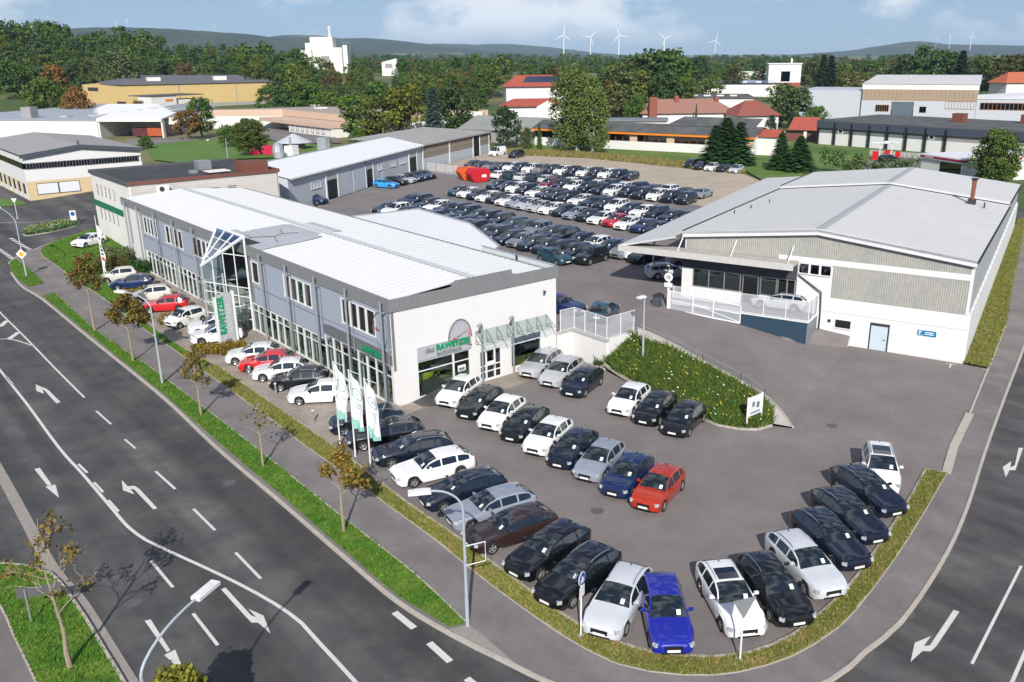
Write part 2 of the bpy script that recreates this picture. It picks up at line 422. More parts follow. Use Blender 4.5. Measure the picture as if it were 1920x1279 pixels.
road = sheet('road', [Vector(p) for p in ((-150, 4), (78, 4), (78, 112), (52, 112))] + [WH(1, 40), WH(1, 0), G(1800, 700, 0.0), G(1500, 880, 0.0), G(1000, 800, 0.0), W(0, 5), W(-84, 5), W(-112, 16), W(-150, 14)] + [Vector((-170, 110))], 0.0, M_ROAD, step=4.0)

SR = [(77, 475), (80, 481), (100, 495), (134, 520), (193, 560), (262, 612), (330, 660), (378, 694), (447, 744), (509, 789), (571, 837), (640, 885), (725, 948), (811, 1011), (914, 1094), (985, 1146), (1052, 1193), (1100, 1221), (1154, 1247), (1215, 1262), (1280, 1269), (1340, 1269), (1383, 1264), (1440, 1250), (1486, 1233), (1571, 1180), (1640, 1101), (1709, 1001), (1774, 891)]
LS = [(406, 686), (492, 747), (612, 830), (640, 850), (743, 931), (863, 1015), (983, 1104), (1086, 1176), (1154, 1207), (1215, 1226), (1280, 1234), (1340, 1236), (1400, 1229), (1486, 1195), (1571, 1124), (1623, 1062), (1691, 962), (1736, 883)]
KR = [(21, 513), (41, 538), (79, 562), (157, 626), (300, 742), (405, 840), (520, 938), (640, 1042), (743, 1129), (846, 1192), (925, 1232), (997, 1268), (1060, 1296), (1200, 1330), (1400, 1328)]
RK = [(1555, 1280), (1623, 1224), (1690, 1168), (1765, 1058), (1810, 963), (1850, 840), (1890, 730), (1920, 652), (1965, 540)]
RL = [(1774, 891), (1788, 840), (1818, 778), (1853, 692), (1885, 612), (1899, 531), (1913, 469), (1922, 410)]
sr = smooth_line(pts(*SR)); ls = smooth_line(pts(*LS)); kr = smooth_line(pts(*KR) + pts(*RK))
rl = smooth_line(pts(*RL))
corner = pts((17, 495), (27, 486), (38, 480), (56, 472), (81, 463))
walk = sheet('pavement', corner + sr + rl[1:] + [G(1965, 420)] + kr[::-1], .10, M_WALK, step=3)
# kerbs and gutters of the street
kerb('kerb', kr, .16, -.05, .135, M_KERB)
kerb('kerb', smooth_line(corner + pts((106, 453), (140, 442), (170, 432))), .16, -.05, .13, M_KERB)
kerb('gutter', offset(kr, .27), .36, -.05, .03, M_COBBLE, stone=.3, gap=.03)
kerb('kerb', sr, .10, .0, .125, M_KERB)
kerb('kerb', ls, .14, .0, .155, M_KERB, stone=.5)
kerb('kerb', pts((1736, 883), (1774, 891)), .14, .0, .155, M_KERB, stone=.5)
kerb('kerb', pts((1774, 891), (1788, 840), (1818, 778)), .5, .0, .125, M_KERB, stone=.5)
kerb('kerb', pts((1818, 778), (1853, 692), (1885, 612)), .14, .0, .125, M_KERB)
# planted strips
verge = sheet('verge', pts((80, 557), (160, 622), (303, 738), (417, 838), (530, 934), (640, 1031), (743, 1119), (842, 1180), (877, 1173), (770, 1073), (640, 971), (504, 861), (475, 838), (303, 706), (179, 620), (103, 551)), .125, M_GRASS, step=3)
kerb('kerb', smooth_line(pts((103, 551), (179, 620), (303, 706), (475, 838), (504, 861), (640, 971), (770, 1073), (877, 1173))), .08, .0, .13, M_KERB)
vg2 = sheet('verge', pts((19, 494), (22, 490), (30, 488), (50, 502), (84, 533), (54, 540), (30, 522), (20, 505)), .125, M_GRASS)
strip_g = sheet('grass_strip', ls + sr[::-1][:next(i for i, p in enumerate(sr[::-1]) if (p - G(378, 694)).length < .8) + 1], .13, M_VERGE, step=2.5)
cob = sheet('cobbled_corner', pts((842, 1184), (877, 1176), (905, 1195), (990, 1268), (930, 1232), (880, 1208)), .118, M_COBBLE, step=2)
lawn = sheet('lawn', pts((81, 465), (106, 453), (140, 442), (172, 432), (190, 431)) + [W(-66, 1.1), W(-57.6, .2)] + pts((225, 548), (262, 600), (340, 655), (392, 682)) + [p for p in sr[::-1] if G(378, 694).y - .5 < p.y], .13, M_GRASS, step=3)
isl = sheet('traffic_island', pts((45, 440), (55, 432), (90, 424), (130, 418), (152, 416), (142, 425), (90, 437), (50, 443)), .13, M_GRASS)
kerb('kerb', pts((45, 440), (50, 443), (90, 437), (142, 425), (152, 416)), .3, 0, .13, M_KERB)
corner_g = sheet('grass_corner', pts((-60, 1046), (0, 1060), (50, 1064), (96, 1079), (147, 1142), (200, 1228), (240, 1295), (74, 1295), (24, 1190), (0, 1138), (-60, 1068)), .13, M_GRASS, step=2)
kerb('kerb', smooth_line(pts((-60, 1046), (0, 1060), (50, 1064), (96, 1079), (147, 1142), (200, 1228), (240, 1295))), .13, 0, .15, M_KERB)
kerb('gutter', smooth_line(pts((-40, 815), (5, 895), (37, 953), (96, 1063), (150, 1128), (212, 1228), (250, 1290))), .55, -.05, .02, M_COBBLE, stone=.3, gap=.03)
kerb('kerb', smooth_line(pts((-60, 1068), (0, 1138), (24, 1190), (74, 1295))), .08, 0, .14, M_KERB)
lw = sheet('pavement', pts((-60, 1070), (0, 1140), (24, 1192), (74, 1297), (-130, 1297), (-200, 1070)), .11, M_WALK, step=3)
# the lower forecourt, its paving and the bank
lot = sheet('forecourt', ls + pts((1768, 889), (1788, 840), (1818, 778), (1853, 694), (1805, 684)) + [WH(-9.2, 0), WH(-9.2, -13.5)] + pts((1487, 805), (1447, 799), (1420, 807), (1380, 806), (1345, 800), (1250, 752), (1160, 703), (1128, 692), (1112, 686)) + [W(.2, 17.4), W(.2, .2), W(-57.5, .2)] + pts((225, 547), (262, 600), (340, 655), (392, 682)), .06, M_LOT, step=5, zf=lambda x, y: zt(x, y) * .0)
pave = sheet('paved_forecourt', [W(-57.4, .1)] + pts((228, 549), (264, 602), (342, 657), (396, 684), (408, 687), (492, 746), (612, 829), (622, 833), (768, 777), (821, 757), (943, 734), (1004, 713), (1030, 706)) + [W(.1, 15), W(.1, .1)], .075, M_PAVE, step=4, zf=lambda x, y: 0.0)
wk = smooth_line(pts((1172, 622), (1190, 616), (1250, 641), (1330, 685), (1400, 722), (1440, 748), (1468, 778), (1487, 804)))
wl = smooth_line(pts((1447, 797), (1444, 775), (1430, 755), (1400, 736), (1330, 697), (1250, 657), (1168, 623)))
bankp = pts((1112, 686), (1130, 691), (1160, 703), (1250, 751), (1345, 799), (1400, 806), (1430, 804)) + wl + [W(4.4, 20.9), W(4.4, 17.7)]
bank = sheet('bank', bankp, .13, M_GRASS, step=1.2)
footway = sheet('footpath', wk + wl, .115, pm('footpath_concrete', (.50, .46, .42), .85, .08, .6), step=2)
kerb('kerb', wk, .12, 0, .15, M_KERB)
kerb('kerb', wl, .10, 0, .14, M_KERB)
kerb('kerb', smooth_line(pts((1128, 692), (1160, 704), (1250, 752), (1345, 800), (1385, 807), (1420, 808), (1447, 800))), .14, 0, .17, M_KERB, stone=.5)
# the upper yard and its ramp
yard = sheet('yard', [WH(-9.2, -13.5), WH(-9.2, 0), WH(-25.4, .1), WH(-25.4, 47)] + pts((1405, 366), (1322, 388), (1150, 360), (1050, 346), (835, 323), (795, 319), (600, 384)) + [W(-66, 24), W(-66, 16.1), W(0, 16.1), W(.1, 17.8), W(4.3, 17.8), W(4.3, 20.9)] + wk, .06, M_LOT, step=4)
gravel = sheet('gravel_yard', pts((795, 319), (835, 323), (1050, 346), (1150, 360), (1322, 388), (1405, 366), (1440, 345), (1395, 327), (1300, 318), (1180, 305), (1100, 297), (960, 291), (918, 287)), .04, M_GRAVEL, step=8)
dry = sheet('dry_grass', pts((918, 287), (960, 291), (1100, 297), (1180, 305), (1300, 318), (1395, 327), (1395, 318), (1300, 306), (1180, 294), (1080, 286), (960, 281)), .06, M_DRYGRASS, step=8)
mead = sheet('meadow', pts((960, 281), (1080, 286), (1180, 294), (1300, 306), (1395, 318), (1440, 345), (1560, 330), (1780, 300), (1780, 285), (1540, 268), (1420, 262), (1395, 278), (1100, 272), (985, 268)), .05, M_MEADOW, step=10)
rgrass = sheet('grass_strip', [WH(.2, 0)] + pts((1853, 692), (1885, 612), (1899, 531), (1913, 469), (1922, 410)) + [WH(4.5, 52), WH(.2, 52)], .12, M_DRYGRASS, step=3)
M_GRASSL = pm('meadow_left', (.085, .19, .028), .9, .2, .05, col2=(.11, .17, .03))
leftm = sheet('meadow', pts((270, 278), (300, 268), (380, 262), (470, 262), (560, 268), (640, 275), (600, 290), (500, 296), (400, 300), (330, 305), (290, 300)), .05, M_GRASSL, step=8)
lyard = sheet('yard', pts((240, 262), (330, 258), (380, 262), (300, 270), (230, 275)), .06, M_YARD, step=8)
kl = sheet('yard', pts((470, 258), (500, 240), (620, 250), (640, 268), (560, 270)), .06, M_YARD, step=8)
nl = sheet('lawn', pts((-10, 372), (42, 378), (52, 384), (15, 388), (-10, 390)), .08, M_GRASSL)

# ---------------------------------------------------------------- painted markings
def zone(o, sc): return lambda x, y: G(o[0] + x * sc, o[1] + y * sc)
MK = MB()
zA = zone((0, 400), .344); zB = zone((0, 840), .3432); zR = zone((1280, 840), .3432); zC = zone((640, 840), .3432); zT = zone((0, 370), .1173)
def poly(z, *a, dz=.008):
    p = [z(*q) for q in a]; MK.add([(v.x, v.y, zt(v.x, v.y) + dz) for v in p], (tuple(range(len(p))),))
def line(z, a, wd=.13, dz=.008): strip(MK, smooth_line([z(*q) for q in a], 1.0), wd, dz)
line(zA, [(-60, 470), (0, 540), (90, 630), (180, 720), (300, 845), (460, 1005)], .14)
for a, b in (((525, 1078), (605, 1150)), ((680, 1232), (738, 1282)), ((35, 890), (70, 932))): line(zA, [a, b], .13)
for a, b in (((850, 128), (958, 225)), ((1057, 333), (1175, 450)), ((1287, 572), (1425, 715)), ((428, 88), (477, 136)), ((514, 188), (563, 242)), ((592, 285), (648, 347)), ((825, 617), (945, 762)), ((1055, 905), (1190, 1078))): line(zB, [a, b], .14)
line(zone((0, 0), 1), [(-40, 640), (0, 694), (50, 757), (111, 840), (154, 888), (213, 957), (240, 988), (274, 1013), (309, 1030), (377, 1061), (446, 1094), (515, 1132), (566, 1169), (600, 1207), (640, 1250), (690, 1305)], .17)
for a, b in (((290, 898), (398, 985)), ((480, 1065), (595, 1168)), ((685, 1260), (760, 1320))): line(zC, [a, b], .30)
line(zA, [(-40, 686), (40, 685), (90, 693), (180, 722)], .14)
line(zA, [(2, 618), (38, 585)], .45, .009); line(zA, [(50, 685), (102, 648)], .45, .009)
poly(zB, (188, 117), (217, 108), (282, 200), (262, 208)); poly(zB, (248, 212), (303, 201), (323, 273))
poly(zB, (860, 330), (838, 337), (748, 243), (735, 228), (712, 224), (697, 210), (735, 207), (762, 225)); poly(zB, (665, 175), (697, 210), (712, 224), (735, 254), (672, 232))
poly(zA, (330, 1030), (308, 1037), (248, 972), (238, 962), (232, 958), (228, 948), (242, 952), (262, 962)); poly(zA, (195, 933), (228, 948), (232, 958), (240, 985), (198, 968))
poly(zB, (790, 945), (823, 937), (930, 1105), (912, 1117)); poly(zB, (897, 1132), (957, 1102), (1013, 1237))
poly(zB, (1208, 773), (1232, 763), (1372, 915), (1400, 926), (1410, 955), (1375, 955), (1345, 925)); poly(zB, (1357, 880), (1440, 917), (1478, 1015), (1410, 955), (1400, 926))
poly(zR, (1480, 885), (1512, 895), (1385, 1085), (1355, 1112), (1310, 1110), (1318, 1082), (1350, 1080)); poly(zR, (1357, 1028), (1318, 1082), (1310, 1110), (1245, 1170), (1268, 1065))
poly(zR, (1860, 0), (1835, 0), (1815, 95), (1790, 108), (1785, 122), (1818, 122)); poly(zR, (1795, 72), (1790, 108), (1785, 122), (1765, 162), (1749, 105))
line(zR, [(1850, 645), (1580, 1180)], .12); line(zR, [(1890, 1070), (1795, 1290)], .14)
for i in range(8):
    t0, t1 = i / 8, i / 8 + .075
    for a, b in (((172, 655), (490, 845)), ((-15, 830), (218, 992))):
        line(zT, [(a[0] + (b[0] - a[0]) * t0, a[1] + (b[1] - a[1]) * t0), (a[0] + (b[0] - a[0]) * t1, a[1] + (b[1] - a[1]) * t1)], .5)
line(zT, [(0, 405), (500, 398), (900, 365), (1364, 320)], .14)
MK.build('road_marking', M_LINE)['kind'] = 'structure'
MK = MB()
zL = zone((1740, 580), .0939)
line(zL, [(340, 1090), (560, 1125)], .1, .07); line(zL, [(455, 1115), (430, 1180)], .12, .07); line(zL, [(1090, 1205), (1185, 1222)], .1, .07)
MK.build('parking_mark', M_LINE)['kind'] = 'structure'

# ---------------------------------------------------------------- cars
M_PAINT = pm('car_paint', (.5, .5, .5), .35, 0, coat=1.0, spec=.25, objcol=True)
M_CGLASS = pm('car_glass', (.012, .018, .022), .05, 0, spec=.9, coat=.6)
M_TYRE = pm('tyre_rubber', (.018, .018, .018), .85, 0)
M_RIM = pm('alloy', (.55, .56, .58), .3, 0, metal=.7)
M_LAMP = pm('headlamp', (.55, .58, .6), .12, 0, metal=.3, coat=1)
M_TAIL = pm('tail_lamp', (.32, .008, .012), .2, 0, coat=1)
M_TRIM = pm('black_trim', (.013, .013, .014), .45, 0)
M_PLATE = pm('number_plate', (.78, .78, .77), .5, 0)
M_SHEET = pm('price_sheet', (.74, .80, .76), .6, .1, 14)
M_CHROME = pm('chrome', (.75, .76, .78), .18, 0, metal=1)
def lerp_tab(tab, x):
    if x >= tab[0][0]: return tab[0][1]
    for (xa, a), (xb, b) in zip(tab, tab[1:]):
        if x >= xb: return a + (b - a) * (xa - x) / (xa - xb)
    return tab[-1][1]
SPECS = dict(   # L, W, H, wheelbase, front overhang, wheel r, cowl x, roof front, roof rear, rear glass foot, belt z, hood z, side panes
    hatch=(4.25, 1.80, 1.46, 2.63, .86, .32, .88, .02, -1.42, -2.00, .95, .88, ((.66, -.18), (-.26, -1.05), (-1.17, -1.62))),
    estate=(4.75, 1.84, 1.42, 2.82, .90, .335, .90, -.02, -1.72, -2.27, .95, .87, ((.68, -.20), (-.28, -1.15), (-1.25, -1.95))),
    suv=(4.45, 1.84, 1.66, 2.65, .86, .36, 1.00, .28, -1.70, -2.08, 1.10, 1.02, ((.82, -.05), (-.15, -1.02), (-1.12, -1.75))),
    city=(3.62, 1.66, 1.49, 2.42, .58, .29, .98, .32, -1.35, -1.72, .96, .90, ((.80, -.05), (-.15, -1.3))),
    saloon=(4.65, 1.82, 1.44, 2.75, .90, .33, .98, .12, -1.15, -1.80, .95, .88, ((.78, -.12), (-.22, -1.25))),
    van=(4.95, 1.92, 1.95, 3.05, .90, .34, 1.62, .90, -2.36, -2.46, 1.12, 1.05, ((1.42, .45),)),
    truck=(5.20, 1.96, 2.35, 3.20, .92, .35, 1.80, 1.05, -2.50, -2.58, 1.18, 1.10, ((1.55, .65),)))
CARM = {}
def car_meshes(kind):
    if kind in CARM: return CARM[kind]
    L, Wd, Ht, wb, fo, wr, xw, xt, xe, xg, belt, hood, panes = SPECS[kind]
    f, b, hw = L / 2, -L / 2, Wd / 2; xf = f - fo; xa = xf - wb
    deck = [(f, .60), (f - .06, .68), (f - .22, hood - .13), (f - .55, hood - .055), (xw + .3, hood + .01), (xw, hood + .05), (xt, belt - .01), (xg + .4, belt + .03), (xg, belt + .04), (b + .10, belt + .02), (b + .03, belt - .10), (b, belt - .22)]
    roof = [(xw, hood + .06), ((xw + xt) / 2, (hood + .06 + Ht) / 2 + .07), (xt, Ht - .045), (xt - .45, Ht - .005), ((xt + xe) / 2, Ht), (xe + .25, Ht - .035), (xe, Ht - .075), ((xe + xg) / 2, (Ht - .075 + belt + .05) / 2 + .05), (xg, belt + .05)]
    if kind == 'saloon': deck[7:] = [(xg + .4, belt + .03), (xg, belt + .04), (b + .25, belt + .0), (b + .05, belt - .06), (b, belt - .2)]
    wid = [(f, .56 * hw), (f - .05, .74 * hw), (f - .16, .87 * hw), (f - .42, .96 * hw), (f - .9, 1.0 * hw), (b + .8, 1.0 * hw), (b + .35, .965 * hw), (b + .12, .90 * hw), (b + .03, .80 * hw), (b, .70 * hw)]
    st = {f, f - .05, f - .12, f - .22, f - .42, f - .7, xw + .3, xw, (xw + xt) / 2, xt, xt - .45, (xt + xe) / 2, xe + .25, xe, (xe + xg) / 2, xg, b + .22, b + .1, b + .03, b}
    for p in panes: st |= set(p)
    ra = wr * 1.14
    for X in (xf, xa): st |= {X + ra * q for q in (-1.001, -.97, -.8, -.5, 0, .5, .8, .97, 1.001)}
    st = sorted(st, reverse=True); st = [x for i, x in enumerate(st) if i == 0 or st[i - 1] - x > .012]
    rows = []
    for x in st:
        w2 = lerp_tab(wid, x); zd = lerp_tab(deck, x); zr = max(zd + .03, lerp_tab(roof, x)) if xg <= x <= xw else zd + .03
        zb = .19
        if x > f - .2: zb = .24 + (x - f + .2) * .35
        if x < b + .2: zb = .28 + (b + .2 - x) * .5
        for X in (xf, xa):
            dx = abs(x - X)
            if dx < ra: zb = max(zb, wr + math.sqrt(ra * ra - dx * dx))
        zb = min(zb, zd - .14); t = clamp((zr - zd) / (Ht - belt))
        g5 = w2 * (.93 - .205 * t); z5 = max(zd + .012, zr - .10 * t - .004)
        r = [(w2 * .955, zb), (w2 * 1.0, zb + (zd - zb) * .30), (w2 * 1.0, zb + (zd - zb) * .62), (w2 * .975, zd - .07), (w2 * .93, zd)]
        if t > .02: r += [(g5, z5), (g5 - .055, zr - .018 - .01 * t), (g5 * .58, zr), (0, zr + .012)]
        else: r += [(w2 * .86, zd + .018), (w2 * .70, zd + .028), (w2 * .38, zd + .036), (0, zd + .040)]
        rows.append(r)
    P = {k: MB() for k in ('body', 'windscreen', 'rear_window', 'side_window_l', 'side_window_r')}
    for i in range(len(st) - 1):
        xm = (st[i] + st[i + 1]) / 2
        for j in range(8):
            part = 'body'
            if j >= 6 and xt < xm < xw: part = 'windscreen'
            elif j >= 6 and xg < xm < xe and kind not in ('van', 'truck'): part = 'rear_window'
            elif j == 4 and any(q[1] < xm < q[0] for q in panes): part = 'side_window'
            for sgn in (1, -1):
                a, c = rows[i], rows[i + 1]
                q = [(st[i], sgn * a[j][0], a[j][1]), (st[i], sgn * a[j + 1][0], a[j + 1][1]), (st[i + 1], sgn * c[j + 1][0], c[j + 1][1]), (st[i + 1], sgn * c[j][0], c[j][1])]
                if sgn > 0: q = q[::-1]
                nm = part if part != 'side_window' else ('side_window_l' if sgn > 0 else 'side_window_r')
                P[nm].quad(*q)
    for i, fl in ((0, 1), (len(st) - 1, 0)):   # nose and tail
        r = rows[i]; x = st[i]
        loop = [(x, y, z) for y, z in r] + [(x, -y, z) for y, z in r[:-1][::-1]]
        P['body'].add(loop, (tuple(range(len(loop))) if fl else tuple(range(len(loop)))[::-1],))
    out = {}
    for k, mbx in P.items():
        bm = bmesh.new(); me = mbx.mesh('car_' + k, M_PAINT if k == 'body' else M_CGLASS); bm.from_mesh(me)
        bmesh.ops.remove_doubles(bm, verts=bm.verts[:], dist=.0008)
        bm.to_mesh(me); bm.free(); me.polygons.foreach_set('use_smooth', [True] * len(me.polygons)); me.set_sharp_from_angle(angle=R(38)); out[k] = me
    # underbody and arch linings
    out['underbody'] = MB().box(b + .25, f - .25, -hw * .80, hw * .80, .17, .62).mesh('underbody', M_TRIM)
    # wheels
    t = MB(); tw = .105
    t.lathe([(wr * .62, -tw), (wr * .95, -tw), (wr, -tw * .6), (wr, tw * .6), (wr * .95, tw), (wr * .62, tw)], 22, 'y')
    out['wheel'] = t.mesh('tyre', M_TYRE); out['wheel'].polygons.foreach_set('use_smooth', [True] * len(out['wheel'].polygons)); out['wheel'].set_sharp_from_angle(angle=R(40))
    rim = MB()
    rim.lathe([(0.001, .045), (wr * .62, .04)], 18, 'y', mi=1)
    rim.lathe([(wr * .56, .075), (wr * .66, .09), (wr * .66, .04)], 22, 'y')
    for q in range(5):
        a = 2 * math.pi * q / 5; u1 = Vector((math.cos(a), 0, math.sin(a))); n1 = Vector((-math.sin(a), 0, math.cos(a)))
        rim.obox(u1 * wr * .31 + Vector((0, .07, 0)), u1 * wr * .30, Vector((0, .02, 0)), n1 * wr * .085)
    rim.lathe([(.001, .10), (wr * .14, .095), (wr * .16, .05)], 10, 'y')
    out['rim'] = rim.mesh('rim', [M_RIM, M_TRIM])
    # lamps, grille, plates
    hz = lerp_tab(deck, f - .2)
    def lampm(nm, x0, yc, z0, lx, ly, lz, yaw, mat, sg):
        m = MB(); c, s = math.cos(yaw * sg), math.sin(yaw * sg)
        m.obox((x0, yc * sg, z0), Vector((c, s, 0)) * lx, Vector((-s, c, 0)) * ly, Vector((-.25 * lz, 0, lz)) if x0 > 0 else Vector((.25 * lz, 0, lz)))
        return m.mesh(nm, mat)
    for sg, nm in ((1, 'l'), (-1, 'r')):
        out['headlight_' + nm] = lampm('headlight', f - .19, .68 * hw, hz - .085, .105, .205, .062, -.62, M_LAMP, sg)
        out['tail_light_' + nm] = lampm('tail_light', b + .135, .70 * hw, belt - .09, .045, .15, .07, .42, M_TAIL, sg)
        m = MB(); yy = (hw + .075) * sg; m.obox((xw - .42, yy, belt + .07), Vector((.06, 0, .0)), Vector((0, .095, 0)), Vector((.012, 0, .062)))
        m.obox((xw - .40, (hw - .03) * sg, belt + .03), Vector((.03, 0, 0)), Vector((0, .05, 0)), Vector((0, 0, .02)))
        out['mirror_' + nm] = m.mesh('mirror', M_PAINT)
    g = MB(); g.box(f - .06, f + .012, -.40 * hw, .40 * hw, .43, .63); g.box(f - .06, f + .008, -.52 * hw, .52 * hw, .27, .35); out['grille'] = g.mesh('grille', M_TRIM)
    out['plate_f'] = MB().box(f + .012, f + .026, -.26, .26, .365, .475).mesh('number_plate', M_PLATE)
    out['plate_r'] = MB().box(b - .02, b, -.26, .26, .56, .67).mesh('number_plate', M_PLATE)
    # price sheet behind the windscreen, roof rails, sunroof, aerial
    k0, k1 = Vector((xw, 0, hood + .075)), Vector(((xw + xt) / 2, 0, (hood + .06 + Ht) / 2 + .085)); dv = (k1 - k0).normalized(); nv = Vector((dv.z, 0, -dv.x)) * -1
    if nv.z < 0: nv = -nv
    m = MB(); m.obox(k0 + dv * .20 + Vector((0, .42 * hw / .9, 0)) + nv * .012, dv * .115, Vector((0, .085, 0)), nv * .004); out['price_sheet'] = m.mesh('price_sheet', M_SHEET)
    for sg, nm in ((1, 'l'), (-1, 'r')):
        m = MB(); rp = []
        for q in range(7):
            x = xt - .12 + (xe + .22 - xt) * q / 6; zr = lerp_tab(roof, x); tt = clamp((zr - belt) / (Ht - belt)); y = (hw * (.93 - .205 * tt) - .10) * sg
            rp.append((x, y, zr + (.045 if 0 < q < 6 else .0)))
        m.tube(rp, .018, 5); out['rail_' + nm] = m.mesh('roof_rail', M_CHROME)
    m = MB(); zz = Ht + .014
    m.add([(xt - .12, -.50 * hw, Ht - .01), (xt - .12, .50 * hw, Ht - .01), (xt - .55, .52 * hw, zz), (xt - .55, -.52 * hw, zz), (xe + .75, .50 * hw, zz + .004), (xe + .75, -.50 * hw, zz + .004)], ((0, 3, 2, 1), (3, 5, 4, 2)))
    out['sunroof'] = m.mesh('sunroof', M_CGLASS)
    m = MB(); m.obox((xe + .18, 0, lerp_tab(roof, xe + .18) + .03), Vector((.06, 0, -.01)), Vector((0, .015, 0)), Vector((-.03, 0, .035))); out['aerial'] = m.mesh('aerial', M_TRIM)
    # pillars and window surround lines
    out['axles'] = (xf, xa, hw, wr); CARM[kind] = out
    return out
PAINT = dict(white=(.80, .80, .79), black=(.004, .005, .007), navy=(.004, .009, .022), silver=(.42, .43, .45), grey=(.15, .16, .18), blue=(.012, .02, .30), red=(.50, .010, .018), orange=(.42, .030, .008), brown=(.030, .016, .016),
             maroon=(.17, .008, .022), skyblue=(.03, .30, .72), petrol=(.012, .05, .075), lime=(.55, .62, .03), dblue=(.006, .020, .085), steel=(.24, .27, .33), cream=(.62, .60, .54), lgrey=(.52, .54, .57), teal=(.02, .045, .055))
WORD = dict(skyblue='bright blue', lgrey='light grey', dblue='dark blue', steel='blue-grey', petrol='dark petrol', teal='dark teal')
NOUN = dict(hatch='hatchback', estate='estate car', suv='SUV', city='small city car', saloon='saloon car', van='van', truck='lorry van')
ncar = 0
def car(kind, colour, loc, hd, label, group=None, near=True, rails=False, roof=False, sheet_on=True, plate=True):
    """one car; hd is the compass heading of its nose in degrees, measured from +y towards +x"""
    global ncar
    ncar += 1
    M = car_meshes(kind); xf, xa, hw, wr = M['axles']
    t = thing({'suv': 'parked_suv', 'van': 'parked_van', 'truck': 'parked_van'}.get(kind, 'parked_car'), label, 'van' if kind in ('van', 'truck') else 'car', loc, R(90 - hd), group)
    pc = PAINT[colour]
    rs = random.Random(ncar); jit = 1 + rs.uniform(-.08, .08); pc = tuple(min(.82, c * jit) for c in pc)
    link('body', M['body'], t, col=pc)
    for a, nm in (('windscreen', 'windscreen'), ('rear_window', 'rear_window'), ('side_window_l', 'side_window'), ('side_window_r', 'side_window')):
        if len(M[a].polygons): link(nm, M[a], t)
    link('underbody', M['underbody'], t)
    for x in (xf, xa):
        for sg in (1, -1):
            wh = link('wheel', M['wheel'], t, (x, sg * (hw - .115), wr))
            link('rim', M['rim'], wh, (0, 0, 0), (0, rs.uniform(0, 1.2), 0 if sg > 0 else math.pi))
    for sg in 'lr':
        link('headlight', M['headlight_' + sg], t); link('tail_light', M['tail_light_' + sg], t)
        if near: link('mirror', M['mirror_' + sg], t, col=pc if rs.random() < .8 else PAINT['black'])
    link('grille', M['grille'], t)
    if near:
        link('number_plate', M['plate_f'], t)
        link('number_plate', M['plate_r'], t)
        link('aerial', M['aerial'], t)
    if sheet_on: link('price_sheet', M['price_sheet'], t)
    if rails:
        for sg in 'lr': link('roof_rail', M['rail_' + sg], t)
    if roof: link('sunroof', M['sunroof'], t)
    return t
def cw(c): return WORD.get(c, c)
def by_wheel(kind, px, py, hd, z=None):
    """car centre from the spot where its left front wheel touches the ground"""
    M = car_meshes(kind); xf, xa, hw, wr = M['axles']; g = G(px, py, z) if z is not None else G(px, py, 0.0)
    h = R(hd); fx, fy = math.sin(h), math.cos(h)
    p = Vector((g.x, g.y, 0)) - Vector((fx, fy, 0)) * xf - Vector((-fy, fx, 0)) * (hw - .05)
    return Vector((p.x, p.y, (z if z is not None else 0) + .06))
FR = [  # display row beside the glass front and the curved front row; wheel pixel, heading, kind, colour
    ('hatch', 'white', 442.2, 686.8, -97, 0, 0), ('hatch', 'red', 467.3, 701.7, -97, 0, 0), ('hatch', 'white', 493.5, 718.1, -97, 0, 0), ('hatch', 'black', 526.7, 736, -97, 1, 0), ('hatch', 'white', 561.9, 761.9, -96, 0, 0),
    ('estate', 'navy', 646.9, 819.8, -106, 1, 0), ('estate', 'black', 682.1, 847.9, -108, 1, 0), ('estate', 'navy', 735.3, 880, -111, 1, 0), ('estate', 'white', 776.7, 916.7, -117.9, 0, 0),
    ('estate', 'navy', 833.2, 963.2, -118.5, 1, 0), ('estate', 'steel', 885.6, 999.2, -119, 0, 0), ('estate', 'brown', 923.1, 1042.2, -119.6, 0, 0), ('estate', 'black', 1014.3, 1090.6, -138.2, 0, 0), ('estate', 'black', 1074.5, 1143, -139.7, 1, 0),
    ('estate', 'lgrey', 1173.8, 1194.2, -155.3, 1, 0), ('estate', 'blue', 1296, 1212, 179, 0, 0)]
k0 = 0
for i, (kd, co, px, py, hd, rl_, sf) in enumerate(FR):
    row = 'the display row beside the glass front' if i < 5 else 'the curved front row'
    n = i if i < 5 else i - 5
    car(kd, co, by_wheel(kd, px, py, hd), hd, f'{cw(co)} {NOUN[kd]}, {ORD[n]} from left in {row}', 'cars in ' + row, rails=bool(rl_), roof=bool(sf))
def by_right(kind, px, py, hd):
    M = car_meshes(kind); xf, xa, hw, wr = M['axles']; g = G(px, py, 0.0); h = R(hd); fx, fy = math.sin(h), math.cos(h)
    p = Vector((g.x, g.y, 0)) - Vector((fx, fy, 0)) * xf + Vector((-fy, fx, 0)) * (hw - .05)
    return Vector((p.x, p.y, .06))
FR2 = [('estate', 'white', 1351, 1186, 172, 1, 1), ('estate', 'black', 1442.5, 1168.3, 168, 1, 0), ('estate', 'lgrey', 1507.4, 1117.5, 164.7, 1, 0), ('estate', 'navy', 1557.4, 1066.6, 163.5, 1, 0), ('estate', 'navy', 1594, 1018.6, 163, 1, 0), ('estate', 'navy', 1632, 968, 162, 1, 0)]
for i, (kd, co, px, py, hd, rl_, sf) in enumerate(FR2):
    car(kd, co, by_right(kd, px, py, hd), hd, f'{cw(co)} {NOUN[kd]}, {ORD[i + 11]} from left in the curved front row', 'cars in the curved front row', rails=True, roof=bool(sf))
car('suv', 'white', by_wheel('suv', 1684, 925, -165), -165, 'white SUV with dark sunroof at the right end of the curved front row', 'cars in the curved front row', rails=True, roof=True)
